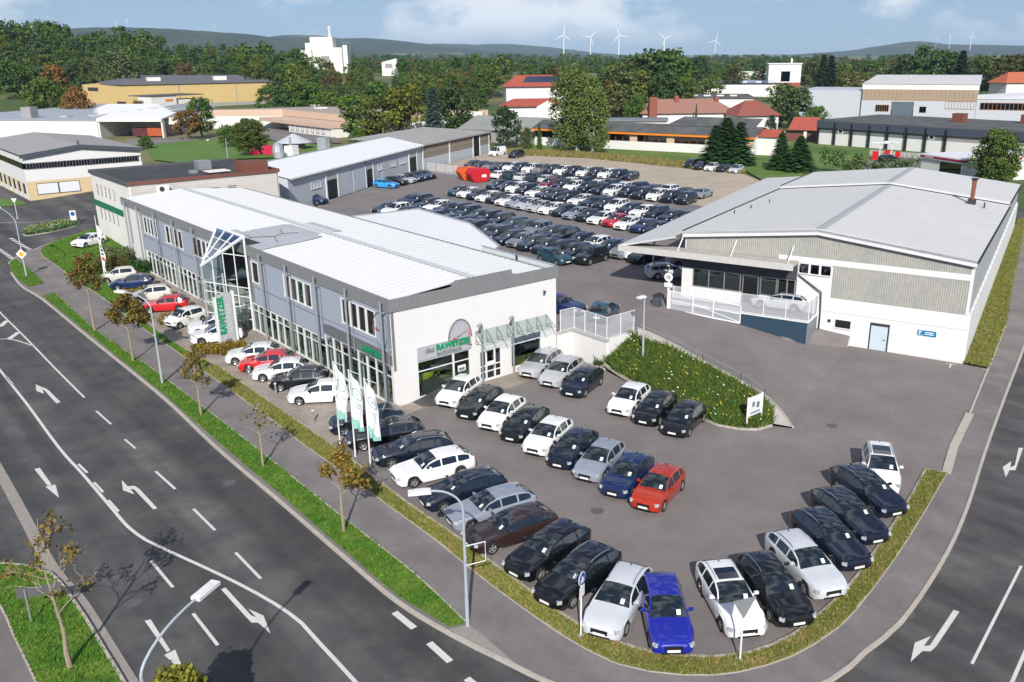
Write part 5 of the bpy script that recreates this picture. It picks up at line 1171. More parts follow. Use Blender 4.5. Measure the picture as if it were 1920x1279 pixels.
# white bus-depot style halls further back on the left
WD, w = bframe('storage_hall', 'low white hall with bluish grey flat roof at far left', (35, 258), (186, 258))
MB().box(-30, w, 0, .4, -1, 4.6).box(w - .4, w, .4, 60, -1, 4.6).build('wall', M_WHITE, WD); MB().box(-30, w + .2, -.2, 62, 4.6, 4.85).build('roof', pm('roof_blue_grey', (.33, .36, .41), .7, .1, .1), WD)
for a, c in ((6, 10), (12, 14), (2, 30), (10, 34)): MB().box(a, a + 2.4, c, c + 2.4, 4.85, 5.2).build('roof_light', M_CONC, WD)
MB().box(-2, 1, 5, 8, 4.85, 7.8).build('roof_unit', M_BLOCK, WD)
OS, w = bframe('open_shed', 'open-fronted shed with white ribbed saw-tooth roof sheltering a van', (187, 258), (308, 258))
MB().box(0, .5, 0, 46, -1, 5).box(w - .4, w, 0, 1.2, -1, 5).box(0, w, 14, 14.3, -1, 4.8).build('wall', M_OFFW, OS); MB().box(0, w, -.3, .2, 4.2, 5.0).build('beam', M_OFFW, OS)
sm_ = MB().add([(-.2, 0, 5.0), (w + .2, 0, 5.0), (w + .2, 8.4, 6.2), (-.2, 8.4, 6.2), (-.2, 8.4, 5.05), (w + .2, 8.4, 5.05)], ((0, 1, 2, 3), (3, 2, 5, 4)), 0).add([(w + .2, 0, 5), (w + .2, 8.4, 5), (w + .2, 8.4, 6.2), (-.2, 0, 5), (-.2, 8.4, 5), (-.2, 8.4, 6.2)], ((0, 1, 2), (5, 4, 3))).mesh('saw_tooth', M_ROOFW)
for k in range(6): link('saw_tooth', sm_, OS, (-k * 5.5, k * 8.6, 0))
MB().add([(-.3, -.1, 5.0), (-.3, 52, 5.0), (-33, 52, 5.2), (-.3, 52, 6.4), (-.3, -.1, 5.9)], ((0, 1, 3, 4),)).build('side_wall', M_OFFW, OS)
p = G(240, 252); p = Vector((p.x, p.y + 6, p.z + .05)); car('truck', 'white', p, -172, 'white delivery van standing inside the open shed', near=False, sheet_on=False)
for i, (a, c, lb) in enumerate((((.1, .02, .03), 262, 'dark red steel container in the open shed beside the van'), ((.42, .09, .03), 290, 'orange steel container in the open shed'))):
    p = G(c, 257); t = thing('container', lb, 'container', (p.x, p.y + 2.2, p.z), R(-3)); m_ = pm(f'container_{i}', a, .7, .25, 1)
    MB().box(-2.2, 2.2, -1.2, 1.2, .15, 2.4).build('box', m_, t)
    for k in range(9): MB().box(-2.1 + k * .5, -1.9 + k * .5, -1.28, -1.2, .2, 2.35).build('rib', m_, t)
# ochre hall, white annex, salmon building
YH, w = bframe('ochre_hall', 'big ochre hall with grey roof at the foot of the wooded hill', (238, 206), (512, 192)); h = height(G(238, 206), 160)
lw_ = (G(160, 197) - G(238, 206)).xy.length; _l = YH.matrix_basis.inverted() @ G(160, 197)
MB().prism([(0, 0), (w, 0), (w, 55), (_l.x + w * .55, _l.y + 60), (_l.x, _l.y)], -2, h).build('wall', M_YELLOW, YH)
MB().prism([(-.04, -.04), (w, -.06), (w, .1), (0, .1)], -2, 1.6).build('plinth', M_BLOCK, YH); MB().prism([(.0, -.06), (0, .1), (_l.x + .1, _l.y), (_l.x - .1, _l.y - .2)], -2, 2.0).build('plinth', M_BLOCK, YH)
MB().prism([(-.5, -.6), (w + .4, -.6), (w + .4, 55), (_l.x + w * .55, _l.y + 60), (_l.x * .55, _l.y * .55)], h + .02, lambda p: h + .5 + min(1.6, max(0, p[1]) * .05)).build('roof', pm('roof_slate', (.13, .13, .14), .8, .1, .2), YH)
for a in (.2, .66): MB().box(a * w, a * w + 5, 14, 17, h + .5, h + 2.4).build('roof_light', M_OFFW, YH)
for a in (.35, .74): MB().box(a * w, a * w + .3, -.12, 0, 0, h).build('downpipe', M_BLOCK, YH)
g0 = Vector((_l.x, _l.y, 0)); dv = (Vector((0, 0, 0)) - g0).normalized(); nv = Vector((dv.y, -dv.x, 0))
MB().obox(g0 + dv * 24 + nv * .1 + Vector((0, 0, 1.4)), dv * 2.6, nv * .15, Vector((0, 0, 1.6))).build('gateway', M_DARK, YH); MB().obox(g0 + dv * 7 + nv * .15 + Vector((0, 0, h * .82)), dv * 3.2, nv * .1, Vector((0, 0, .6))).build('dark_sign', M_DARK, YH)
WA, w = bframe('white_annex', 'small white building with an orange emblem on its wall', (288, 216), (334, 212)); MB().box(0, w, 0, 8, -1, 6.4).build('wall', M_WHITE, WA); MB().box(-.2, w + 12, -.2, 14, 6.4, 6.7).build('roof', M_DROOF, WA); MB().box(w * .55, w * .85, -.12, 0, 4.6, 5.4).build('emblem', M_ORANGE, WA); MB().box(w, w + 11, 1, 9, -1, 5).build('wing_wall', M_OFFW, WA)
BB, w = bframe('salmon_building', 'low building with salmon fascia and white walls behind the meadow', (500, 240), (632, 257), zl=2.3); _l = BB.matrix_basis.inverted() @ G(384, 240)
MB().prism([(0, 6), (w, 6), (w + 6, 46), (_l.x + 10, _l.y + 42), (_l.x, _l.y), (-3, 1)], -1, 3.6).build('wall', M_OFFW, BB)
MB().prism([(-.4, 5.6), (w + .4, 5.6), (w + 6.4, 46), (_l.x + 9.6, _l.y + 42.4), (_l.x - .6, _l.y - .4), (-3.2, .6)], 3.62, 5.5, top=1).build('fascia', [M_SALMON, pm('roof_taupe', (.35, .30, .27), .85, .1, .3)], BB)
MB().box(w * .42, w, -1.5, 6, -1, 2.5).build('front_wing', M_OFFW, BB); MB().box(w * .0, w + .3, -2.1, 6, 2.52, 3.5).build('canopy', M_SALMON, BB)
for k in range(7): window(BB, w * .46 + k * w * .07, w * .46 + k * w * .07 + 1.1, .9, 2.0, -1.52, 1, .12, .05, 0, (M_DARK, M_OFFW))
for a in (.06, .2, .28): window(BB, w * a, w * a + 2.0, .4, 2.3, 5.98, 2, .08, .06, 0, (M_OFFW, M_GLASS))
for a, c in ((4, 14), (12, 22), (20, 16), (-10, 20)): MB().box(a, a + 3, c, c + 3, 5.5, 5.9).build('roof_light', M_WHITE, BB)
# long low building with orange eaves
LB, w = bframe('long_low_building', 'long low building with dark felt roof and orange eaves beyond the gravel', (1003, 272), (1412, 293)); h = 4.2
MB().box(0, w, 0, .3, -1, 1.9).box(0, .3, .3, 9, -1, h).box(w - .3, w, .3, 9, -1, h).box(0, w, 9, 9.3, -1, h).build('wall', M_WHITE, LB); MB().box(0, w, .25, .3, 1.9, h).build('backing', M_INW, LB)
for k in range(30):
    x0 = w * k / 30
    if 3 <= k < 6 or k % 5 == 4: MB().box(x0, x0 + w / 30, .0, .1, 1.9, 3.4).build('infill', M_SALMON if k % 5 == 4 else M_GLASS, LB)
    else: window(LB, x0 + .1, x0 + w / 30 - .1, 2.0, 3.3, .03, 1, .06, .06, 0, (pm('brown_frame', (.14, .07, .045), .7, .1, 2), M_GLASS))
MB().box(-.4, w + .4, -.7, -.5, 3.45, 3.95).build('eaves_board', M_ORANGE, LB)
MB().add([(-.5, -.8, 3.95), (w + .5, -.8, 3.95), (w + .5, 4.6, 5.6), (-.5, 4.6, 5.6), (w + .5, 10, 3.95), (-.5, 10, 3.95)], ((0, 1, 2, 3), (3, 2, 4, 5))).build('roof', M_DROOF, LB)
MB().add([(w * .60, 3.6, 5.4), (w * .98, 3.6, 5.4), (w * .98, 9.0, 7.0), (w * .64, 9.0, 7.0)], ((0, 1, 2, 3),)).build('upper_roof', M_DROOF, LB)
LB2, w = bframe('low_workshop', 'low grey-roofed workshop left of the birch trees', (862, 262), (1003, 270)); MB().box(0, w, 0, 10, -1, 2.8).build('wall', M_BLOCK, LB2); MB().add([(-.4, -.6, 2.7), (w, -.6, 2.7), (w, 8, 5.6), (-.4, 8, 5.6), (w, 14, 3.5), (-.4, 14, 3.5)], ((0, 1, 2, 3), (3, 2, 4, 5))).build('roof', pm('roof_olive_grey', (.25, .255, .24), .85, .1, .2), LB2)
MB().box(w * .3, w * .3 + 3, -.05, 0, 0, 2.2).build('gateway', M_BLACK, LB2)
WB = thing('garden_house', 'small white gatehouse with a red tiled roof at the end of the long building', 'building', G(1402, 290), R(-30)); MB().box(0, 6, 0, 5, -1, 3.8).build('wall', M_OFFW, WB); MB().add([(-.4, -.5, 3.8), (6.4, -.5, 3.8), (6.4, 2.5, 5.2), (-.4, 2.5, 5.2), (6.4, 5.5, 3.8), (-.4, 5.5, 3.8)], ((0, 1, 2, 3), (3, 2, 4, 5))).build('roof', M_TILE, WB); window(WB, .5, 1.5, .9, 2.9, -.02, 1)
# houses
def house(name, label, pl, pr, dp, h, rh, tile, wins, dist=None, z=0):
    a = at(pl, dist) if dist else G(*pl); c = at(pr, dist + 2) if dist else G(*pr)
    t = thing(name, label, 'house', (a.x, a.y, a.z + z), math.atan2(c.y - a.y, c.x - a.x)); w = (c - a).xy.length
    MB().box(0, w, 0, dp, -3, h).build('wall', M_WHITE, t)
    o = .8; r_ = min(dp, w) * .5
    b = MB(); b.add([(-o, -o, h - .1), (w + o, -o, h - .1), (w + o, dp + o, h - .1), (-o, dp + o, h - .1), (r_ * .7, dp / 2, h + rh), (w - r_ * .7, dp / 2, h + rh)], ((0, 1, 5, 4), (1, 2, 5), (2, 3, 4, 5), (3, 0, 4), (3, 2, 1, 0)))
    rf = b.build('roof', tile, t)
    for x0, z0, ww, hh in wins: window(t, x0 * w, x0 * w + ww, z0, z0 + hh, -.02, 2 if ww > 1.2 else 1, .08, .06)
    return t, rf, w
H1, rf, w = house('house', 'white house with red tiled roof carrying a solar array', 948, 1062, 10, 8.6, 3.0, M_TILE, [(.15, 5.6, 1.4, 1.5), (.42, 5.6, 1.4, 1.5), (.68, 5.6, 1.4, 1.5), (.3, 5.2, .9, .9)], 262, 3.2)
MB().add([(w * .28, 1.2, 9.62), (w * .98, 1.2, 9.62), (w * .86, 4.2, 11.22), (w * .36, 4.2, 11.22)], ((0, 1, 2, 3),)).build('solar_array', M_SOLAR, rf)
H2, rf, w = house('house', 'lower white house wing with red roof and wooden balcony', 943, 1066, 9, 6.6, 1.8, M_TILE, [(.07, 3.6, 2.2, 1.6), (.62, 4.7, .5, .8), (.7, 4.7, .5, .8), (.62, 1.4, 1.2, 2.0), (.86, 2.2, .7, 1.4)], 244, .6)
MB().add([(w * .50, -.8, -2), (w * .84, -.8, -2), (w * .84, -.8, 6.4), (w * .67, -.8, 8.0), (w * .50, -.8, 6.4)], ((0, 1, 2, 3, 4),)).box(w * .5, w * .84, -.78, 1, -2, 6.4).build('gable', M_WHITE, H2)
MB().box(w * .58, w * .88, -2.2, -.8, .6, 1.9).build('balcony', pm('balcony_wood', (.20, .09, .05), .75, .2, 2), H2)
H3, rf, w = house('house', 'wide bungalow with brown tiled hip roof and chimneys', 1208, 1385, 14, 3.6, 3.6, M_TILE2, [(.1, 1.2, 1.6, 1.4), (.38, 1.0, 1.6, 1.6), (.62, 1.2, 1.6, 1.4), (.85, 1.2, 1.6, 1.4)], 258, .6)
for a, c in ((.38, 5.6), (.82, 5.0)): MB().box(w * a, w * a + 1.2, 5, 6.2, c, c + 2.6).build('chimney', pm('chimney_brick', (.24, .08, .05), .8, .2, 2), rf)
MB().box(w * .05, w * .05 + 2.2, -3, -1, -2, 8.2).build('tall_chimney', pm('chimney_brick', (.24, .08, .05)), H3)
H4, rf, w = house('house', 'house with red-brown hip roof right of the bungalow', 1392, 1468, 12, 3.4, 3.8, pm('redbrown_tiles', (.24, .075, .055), .8, .12, .8), [(.2, 1.0, 1.4, 1.4), (.6, 1.0, 1.4, 1.4)], 250, .5)
H5, rf, w = house('house', 'house with orange-red roof at the far right edge', 1895, 1960, 10, 7, 3.6, pm('orange_tiles', (.42, .12, .06), .8, .12, .8), [(.2, 4, 1.4, 1.4)], 330, 2.5)
GD = thing('garden_wall', 'brown fence panels between white piers in front of the gardens', 'fence', G(1425, 262), R(-24))
for k in range(5): MB().box(k * 5.2, k * 5.2 + .7, -.2, .3, -.6, 2.2).build('pier', M_WHITE, GD); MB().box(k * 5.2 + .7, k * 5.2 + 5.2, 0, .1, -.4, 1.8).build('panel', pm('panel_brown', (.16, .06, .045), .8, .15, 1), GD)
SHD = thing('garden_shed', 'small shed with red sloping roof behind the brown fence', 'shed', G(1478, 256), R(-24)); MB().box(0, 7, 2, 6, -1, 2.2).build('wall', M_WOOD, SHD); MB().add([(-.4, .5, 1.6), (7.4, .5, 1.6), (7.0, 5.0, 4.6), (.4, 5.0, 4.6)], ((0, 1, 2, 3),)).build('roof', M_TILE, SHD)
CP = thing('garage_row', 'flat-roofed white garages behind the birch trees', 'garage', at(1135, 246), R(-6)); MB().box(0, 17, 0, 7, -1, 3.0).build('wall', M_WHITE, CP); MB().box(-.4, 17.4, -.6, 7.4, 3.0, 3.5).build('roof', pm('roof_slate2', (.17, .19, .22), .8, .1, .3), CP); MB().box(1.5, 5.5, -.05, 0, 0, 2.4).build('door', M_CONC, CP)
p = at(1194, 268); car('truck', 'white', (p.x, p.y, p.z), -165, 'white delivery van by the garages under the trees', near=False, sheet_on=False)
# halls on the right
RH, w = bframe('factory_hall', 'tall pale factory hall with brown cladding band at far right', (1612, 226), (1826, 231)); h = height(G(1612, 226), 156)
b = MB(); wall_open(b, 0, w, -1, h * .55, 0, .4, [(w * .27, w * .47, -1, h * .52), (w * .13, w * .25, h * .26, h * .43), (w * .52, w * .58, h * .25, h * .4)]); b.box(-.0, .4, .4, 40, -1, h).box(w - .4, w, .4, 40, -1, h).build('wall', M_PANELG, RH)
boards(RH, 0, w, 0, h * .55, h * .84, 26, 'cladding_panel', pm('tan_cladding', (.33, .25, .18), .8, .2, .8))
MB().box(-.2, w + .2, -.1, .3, h * .84, h * .98).build('white_band', M_OFFW, RH)
MB().add([(-.4, -.3, h * .98), (w + .4, -.3, h * .98), (w + .4, 42, h + 1.6), (-.4, 42, h + 1.6)], ((0, 1, 2, 3),)).build('roof', M_HROOF, RH)
MB().box(w * .28, w * .40, .1, .2, -1, h * .5).build('roller_door', pm('door_slate', (.10, .13, .16), .5, .05, 1), RH); MB().box(w * .40, w * .46, .1, .2, -1, h * .5).build('roller_door', pm('door_slate', (.10, .13, .16)), RH)
window(RH, w * .13, w * .25, h * .26, h * .43, .05, 6, .1, .12, 0, (pm('rust_frame', (.28, .13, .07), .8, .2, 2), M_GLASS)); window(RH, w * .52, w * .58, h * .25, h * .4, .05, 2, .1, .1, 0, (M_DARK, M_GLASS)); window(RH, w * .74, w * .98, h * .36, h * .54, -.02, 9, .1, .12, 0, (pm('rust_frame', (.28, .13, .07)), M_GLASS))
MB().box(w, w + 40, -.2, .4, -1, h * .62).build('wing_wall', M_PANELG, RH); window(RH, w + 1, w + 30, h * .36, h * .52, -.25, 26, .1, .14, 0, (pm('rust_frame', (.28, .13, .07)), M_GLASS)); MB().add([(w, -.4, h * .62), (w + 40, -.4, h * .62), (w + 40, 30, h * .86), (w, 30, h * .62)], ((0, 1, 2, 3),)).build('wing_roof', M_ROOFW, RH)
MB().box(-19, -.1, 1, 30, -1, h * .80).build('side_hall', M_PANELG, RH)
DB, w = bframe('dark_trim_hall', 'low white hall with slate blue fascia and black pilasters at right', (1533, 270), (1770, 289)); h = 5.2
MB().box(0, w, 0, .3, -1, 2.6).box(0, .3, .3, 26, -1, h).build('wall', M_WHITE, DB); MB().box(0, w + 28, .1, .3, 2.6, h).build('backing', M_BLOCK, DB)
boards(DB, 0, w, .1, 2.6, 3.8, 60, 'glazing_strip', pm('profile_glass', (.17, .19, .20), .4, .2, 2))
MB().box(-.4, w + 28, -.4, .2, 3.8, 5.3).build('fascia', pm('fascia_blue_slate', (.055, .065, .095), .6, .06, .5), DB); MB().box(-.4, w + 28, -.4, 27, 5.3, 5.5).build('roof', M_DROOF, DB)
for k in range(8): MB().box(k * w / 7 - .2, k * w / 7 + .2, -.5, .0, -.8, 5.0 if k else 3.8).build('pilaster', M_BLACK, DB)
for a in (.17, .88): window(DB, w * a, w * a + 1.0, 2.9, 3.6, .0, 1, .12, .05)
MB().box(w, w + 28, 0, .3, -1, 2.6).build('wall', M_WHITE, DB)
for a, c in ((.80, 14), (1.2, 20)): MB().box(w * a, w * a + 2.4, c, c + 2.4, 5.5, 7.4).build('roof_unit', pm('brick_brown', (.17, .06, .04)), DB)
# petrol station
PS, w = bframe('petrol_kiosk', 'white filling station kiosk with dark red band behind the hall', (1724, 331), (1800, 342)); h = 3.4
MB().box(0, w, 0, 20, -1, h - .2).build('wall', M_WHITE, PS); MB().box(-.3, w + .3, -.3, 20.5, h - .2, h + .5).build('roof_box', M_WHITE2, PS)
MB().box(.0, w + .32, -.34, -.3, h - .05, h + .32).box(w + .3, w + .34, -.34, 12, h - .05, h + .32).build('red_band', pm('band_red', (.30, .012, .05), .5, .05, 1), PS)
b = MB()
for k in range(4): b.add([(1.1 + k * .5, -.36, h), (1.38 + k * .5, -.36, h), (1.5 + k * .5, -.36, h + .27), (1.22 + k * .5, -.36, h + .27)], ((0, 1, 2, 3),))
b.build('band_marks', M_PLATE, PS)
MB().box(w * .48, w * .98, -.04, 0, .1, h - .4).build('shop_window', M_GLASS, PS); MB().box(w * .75, w * .75 + .9, 16, 17, h + .5, h + 2.4).build('chimney', M_WHITE, PS)
FG = 'pumps on the filling station forecourt'
for i, (px, py) in enumerate(((1640, 300), (1662, 298))):
    p = G(px, py); t = thing('fuel_pump', 'red fuel pump with a flat white lamp hood, ' + ('left one' if i == 0 else 'right one'), 'fuel pump', p, R(-30), FG)
    MB().box(-.5, .5, -.3, .3, 0, 1.7).build('cabinet', pm('pump_red', (.6, .01, .015), .4, .05, 1), t); MB().tube([(.8, 0, 0), (.8, 0, 3.3)], .08, 6).build('mast', M_WHITE2, t); MB().box(-.7, 2.3, -.4, .4, 3.3, 3.5).build('hood', M_WHITE2, t); MB().box(1.6, 2.5, -.3, .3, 0, 1.5).build('cabinet', pm('pump_red', (.6, .01, .015)), t)
p = G(1665, 303); car('hatch', 'black', p, 60, 'black car beside the red fuel pumps', near=False, sheet_on=False)
stn = sheet('yard', pts((1610, 305), (1700, 292), (1745, 300), (1725, 331), (1620, 322)), .07, M_YARD, step=6)
GB = thing('block_wall', 'low wall of pale upright concrete blocks behind the petrol pumps', 'wall', G(1630, 291), R(-47))
bm_ = MB().box(0, .9, 0, .4, -.2, 1.1).mesh('block', M_CONC)
for k in range(14): link('block', bm_, GB, (k * 1.0, 0, 0))
# far town
for i, (px, dist, wd, dp, h_, m_, lb) in enumerate(((1258, 330, 30, 30, 4.6, M_OFFW, 'pale industrial building with rooflights beyond the bungalow'), (1300, 420, 40, 50, 4.2, M_OFFW, 'wide industrial building with blue solar roof beyond the houses'), (1443, 520, 18, 14, 12.5, M_WHITE, 'white tall block with dark window far down the valley'), (1585, 560, 30, 20, 4.5, M_OFFW, 'low white-roofed sheds in the far distance'), (1385, 640, 30, 20, 6, M_OFFW, 'distant pale sheds left of the white block'))):
    p = at(px, dist); t = thing('far_building', lb, 'building', p, R(-8)); MB().box(0, wd, 0, dp, -4, h_).build('wall', m_, t); MB().box(-.5, wd + .5, -.5, dp + .5, h_, h_ + .4).build('roof', M_SOLAR if i == 1 else (M_DROOF if i in (0,) else M_ROOFW), t)
    if i == 2: MB().box(7, 12, -.1, 0, 3, 8.5).build('window', M_GLASS, t); MB().tube([(13, 5, h_), (13, 5, h_ + 3)], .5, 6).build('flue', M_WHITE, t); MB().box(0, wd, -.12, 0, -3, 2.4).build('plinth', M_TILE, t)
    for k in range(5 if i < 2 else 0): MB().box(3 + k * (wd - 6) / 5, 3 + k * (wd - 6) / 5 + 2.6, dp * .3, dp * .3 + 2.6, h_ + .4, h_ + .8).build('roof_light', M_WHITE, t)
TW = thing('concrete_works', 'tall white processing plant with a thin chimney above the trees', 'tower', at(558, 620, 0), R(3)); s_ = 620 / 1636
z0 = 19.5
for x0, x1, za, zb, y0 in ((0, 25, -20, 8, 0), (22, 62, -20, 30, 4), (62, 78, -20, 12, 2), (78, 86, -20, 16, 6), (12, 24, 14, 20, 6)): MB().box(x0 * s_, x1 * s_, y0, y0 + 14, z0 + za * s_, z0 + (zb + 12) * s_).build('tower_block', M_OFFW, TW)
MB().tube([(57 * s_, 6, z0 + 40 * s_), (57 * s_, 6, z0 + 52 * s_), (57 * s_, 6, z0 + 58 * s_)], [.9, .8, .8], 8).build('chimney', M_WHITE, TW); MB().tube([(57 * s_, 6, z0 + 56 * s_), (57 * s_, 6, z0 + 60 * s_)], 1.2, 8).build('chimney_head', M_WHITE, TW)
for x0 in (4, 42): MB().box(x0 * s_, (x0 + 14) * s_, -.3, .1, z0 - 2 * s_, z0 + 10 * s_).build('dark_opening', M_BLOCK, TW)
TB = thing('small_works', 'small white sloping-roofed plant among the trees', 'building', at(715, 560, 0), R(3)); MB().add([(0, 0, 4), (9, 0, 4), (9, 0, 21.5), (0, 0, 19.2), (0, 8, 4), (9, 8, 4), (9, 8, 21.5), (0, 8, 19.2)], ((0, 1, 2, 3), (1, 5, 6, 2), (3, 2, 6, 7), (4, 0, 3, 7))).build('wall', M_WHITE, TB); MB().box(2, 6.5, -.2, 0, 16, 18.5).build('dark_opening', M_BLOCK, TB)
# skips
def skip(label, px, py, rz_, m_, z=None, s=1.0):
    p = G(px, py, z) if z is not None else G(px, py); t = thing('skip', label, 'skip', p, R(rz_), 'skips', s)
    MB().add([(-1.0, -.9, .1), (1.0, -.9, .1), (1.0, .9, .1), (-1.0, .9, .1), (-1.7, -.95, 1.3), (1.7, -.95, 1.3), (1.7, .95, 1.3), (-1.7, .95, 1.3)], ((0, 1, 5, 4), (1, 2, 6, 5), (2, 3, 7, 6), (3, 0, 4, 7), (3, 2, 1, 0))).build('tub', m_, t)
    MB().add([(-1.7, -.95, 1.3), (1.7, -.95, 1.3), (1.7, .95, 1.3), (-1.7, .95, 1.3), (-1.2, -.95, 2.0), (1.2, -.95, 2.0), (1.2, .95, 2.0), (-1.2, .95, 2.0)], ((0, 1, 5, 4), (1, 2, 6, 5), (2, 3, 7, 6), (3, 0, 4, 7), (4, 5, 6, 7))).build('cover', m_, t)
    for sx in (-.9, .9): MB().box(sx - .05, sx + .05, -1.0, 1.0, .0, .1).build('skid', M_DARK, t)
    return t
mr = pm('skip_red', (.50, .012, .02), .5, .1, 1); mo = pm('skip_orange', (.62, .10, .02), .5, .1, 1); mp_ = pm('skip_magenta', (.50, .008, .06), .5, .1, 1)
t = skip('red closed skip with a white emblem beside the far car rows', 897, 341, 28, mr, ZY, 1.15); MB().box(.2, .9, -.975, -.955, .75, 1.15).build('emblem', M_PLATE, t); skip('orange closed skip left of the red one', 877, 337, 28, mo, ZY, 1.1)
skip('magenta closed skip on the meadow edge behind the workshop', 505, 290, 8, mp_); skip('open magenta skip left of the closed one on the meadow edge', 479, 290, 8, mp_)
p = G(105, 425)
SC = thing('fodder_hut', 'round hut with a grey conical roof behind the workshop', 'hut', G(552, 279), 0); MB().tube([(0, 0, 0), (0, 0, 1.6)], 2.6, 12).build('wall', M_WOOD, SC); MB().lathe([(4.2, 1.5), (.3, 3.4), (.001, 3.45)], 14).build('roof', M_PANELG, SC)
BBD = thing('billboard', 'pale blank billboard seen above the low roofs by the trees', 'billboard', G(882, 248), R(-8)); MB().box(-3.6, 3.6, 0, .3, 2.4, 5.6).build('board', M_OFFW, BBD)
for x in (-2.5, 0, 2.5): MB().box(x - .1, x + .1, .3, .5, 0, 5.4).build('post', M_BLOCK, BBD)
# wind turbines on the far ridges
def turbine(px, ground_py, hub_py, dist, i, rot):
    d = ray(px, ground_py); k = dist / d.y; base = Vector((d.x * k, dist, CAM_H + d.z * k)); d2 = ray(px, hub_py); hub = CAM_H + d2.z * (dist / d2.y) - base.z
    t = thing('wind_turbine', f'white wind turbine on the horizon, {ORD[i]} from the left', 'wind turbine', base, 0, 'wind turbines on the horizon'); r0 = hub * .028
    MB().tube([(0, 0, -40), (0, 0, hub)], [r0 * 1.3, r0 * .8], 8).build('tower', M_WHITE, t); MB().box(-r0, r0, -r0 * 2, r0 * 2.5, hub - r0, hub + r0).build('nacelle', M_WHITE, t)
    for q in range(3):
        a = R(rot + 120 * q); L_ = hub * .5; u_ = Vector((math.sin(a), 0, math.cos(a))); n_ = Vector((u_.z, 0, -u_.x)); c_ = Vector((0, -r0 * 2.6, hub))
        MB().add([c_ + n_ * r0 * .5, c_ + u_ * L_ * .2 + n_ * r0 * 1.1, c_ + u_ * L_ + n_ * r0 * .1, c_ + u_ * L_ - n_ * r0 * .1, c_ + u_ * L_ * .2 - n_ * r0 * .5, c_ - n_ * r0 * .5], ((0, 1, 2, 3, 4, 5),)).build('blade', M_WHITE, t)
for i, (px, g_, hb, rot) in enumerate(((219, 52, 41, 10), (240, 52, 38, 50), (402, 58, 47, 20), (1057, 108, 66, 5), (1107, 108, 70, 40), (1160, 108, 66, 100), (1245, 108, 72, 70), (1340, 110, 76, 15), (1755, 82, 72, 30), (1780, 84, 68, 80), (1819, 88, 67, 0))): turbine(px, g_, hb, 5200 if px > 1000 else 3800, i, rot)
# distant ridges
def ridge(name, prof, dist, m_, depth=.35, under=60):
    rows = 6; mb = MB(); n = 0; P = smooth_line([(a, b) for a, b in prof], 14); rs = random.Random(len(prof))
    for p in P:
        d = ray(p.x, p.y + rs.uniform(-.6, .6)); k = dist / d.y; cx_, cz_ = d.x * k, CAM_H + d.z * k
        for j in range(rows):
            t = j / (rows - 1); y = dist * (1 - depth * (1 - t)) if t < 1 else dist; s_ = sm(t); kx = y / dist
            mb.v.append((cx_ * (.6 + .4 * kx), y, -under * (1 - s_) + cz_ * s_ + (rs.uniform(-2.5, 2.5) if 0 < j < rows - 1 else 0)))
        mb.v.append((cx_, dist * 1.25, -under))
    r_ = rows + 1
    for i in range(len(P) - 1):
        for j in range(r_ - 1): mb.f.append((i * r_ + j, (i + 1) * r_ + j, (i + 1) * r_ + j + 1, i * r_ + j + 1)); mb.m.append(0)
    o = mb.build(name, m_, smooth=True); o['kind'] = 'structure'; return o
M_RIDGE = pm('wooded_ridge', (.022, .042, .016), .95, .25, .006, col2=(.035, .055, .02), lo=.4, hi=.6)
M_RIDGE2 = pm('far_fields', (.024, .045, .018), .95, .2, .0025, col2=(.16, .15, .085), lo=.56, hi=.62)
ridge('hills', [(100, 60), (160, 52), (300, 53), (400, 60), (480, 66), (560, 78), (640, 88), (760, 104), (860, 112)], 3600, M_RIDGE)
ridge('hills', [(480, 74), (530, 66), (590, 66), (640, 72), (700, 72), (780, 80), (860, 90), (960, 98), (1060, 106), (1120, 112)], 4800, M_RIDGE2)
ridge('hills', [(700, 96), (780, 84), (840, 82), (890, 84), (940, 82), (1000, 86), (1060, 92), (1120, 99), (1200, 105), (1300, 112)], 7000, M_RIDGE)
ridge('hills', [(1340, 114), (1420, 110), (1500, 102), (1580, 96), (1640, 88), (1690, 80), (1725, 77), (1760, 82), (1830, 84), (1920, 86), (2050, 92), (2200, 104)], 6000, M_RIDGE)
ridge('hills', [(780, 116), (900, 112), (1100, 110), (1300, 107), (1480, 109), (1650, 112), (1900, 112), (2100, 116)], 3000, M_RIDGE2, .25)
hz = MB().box(-9000, 9000, -300, 9200, -95, 340)
hm = bpy.data.materials.new('air'); hm.use_nodes = True; _t = hm.node_tree; _t.nodes.clear(); _o = _t.nodes.new('ShaderNodeOutputMaterial'); _v = _t.nodes.new('ShaderNodeVolumePrincipled')
_v.inputs['Color'].default_value = (.52, .72, 1.0, 1); _v.inputs['Density'].default_value = .000055; _v.inputs['Anisotropy'].default_value = -.15; _t.links.new(_v.outputs[0], _o.inputs['Volume'])
HZ = hz.build('haze', hm); HZ['kind'] = 'stuff'

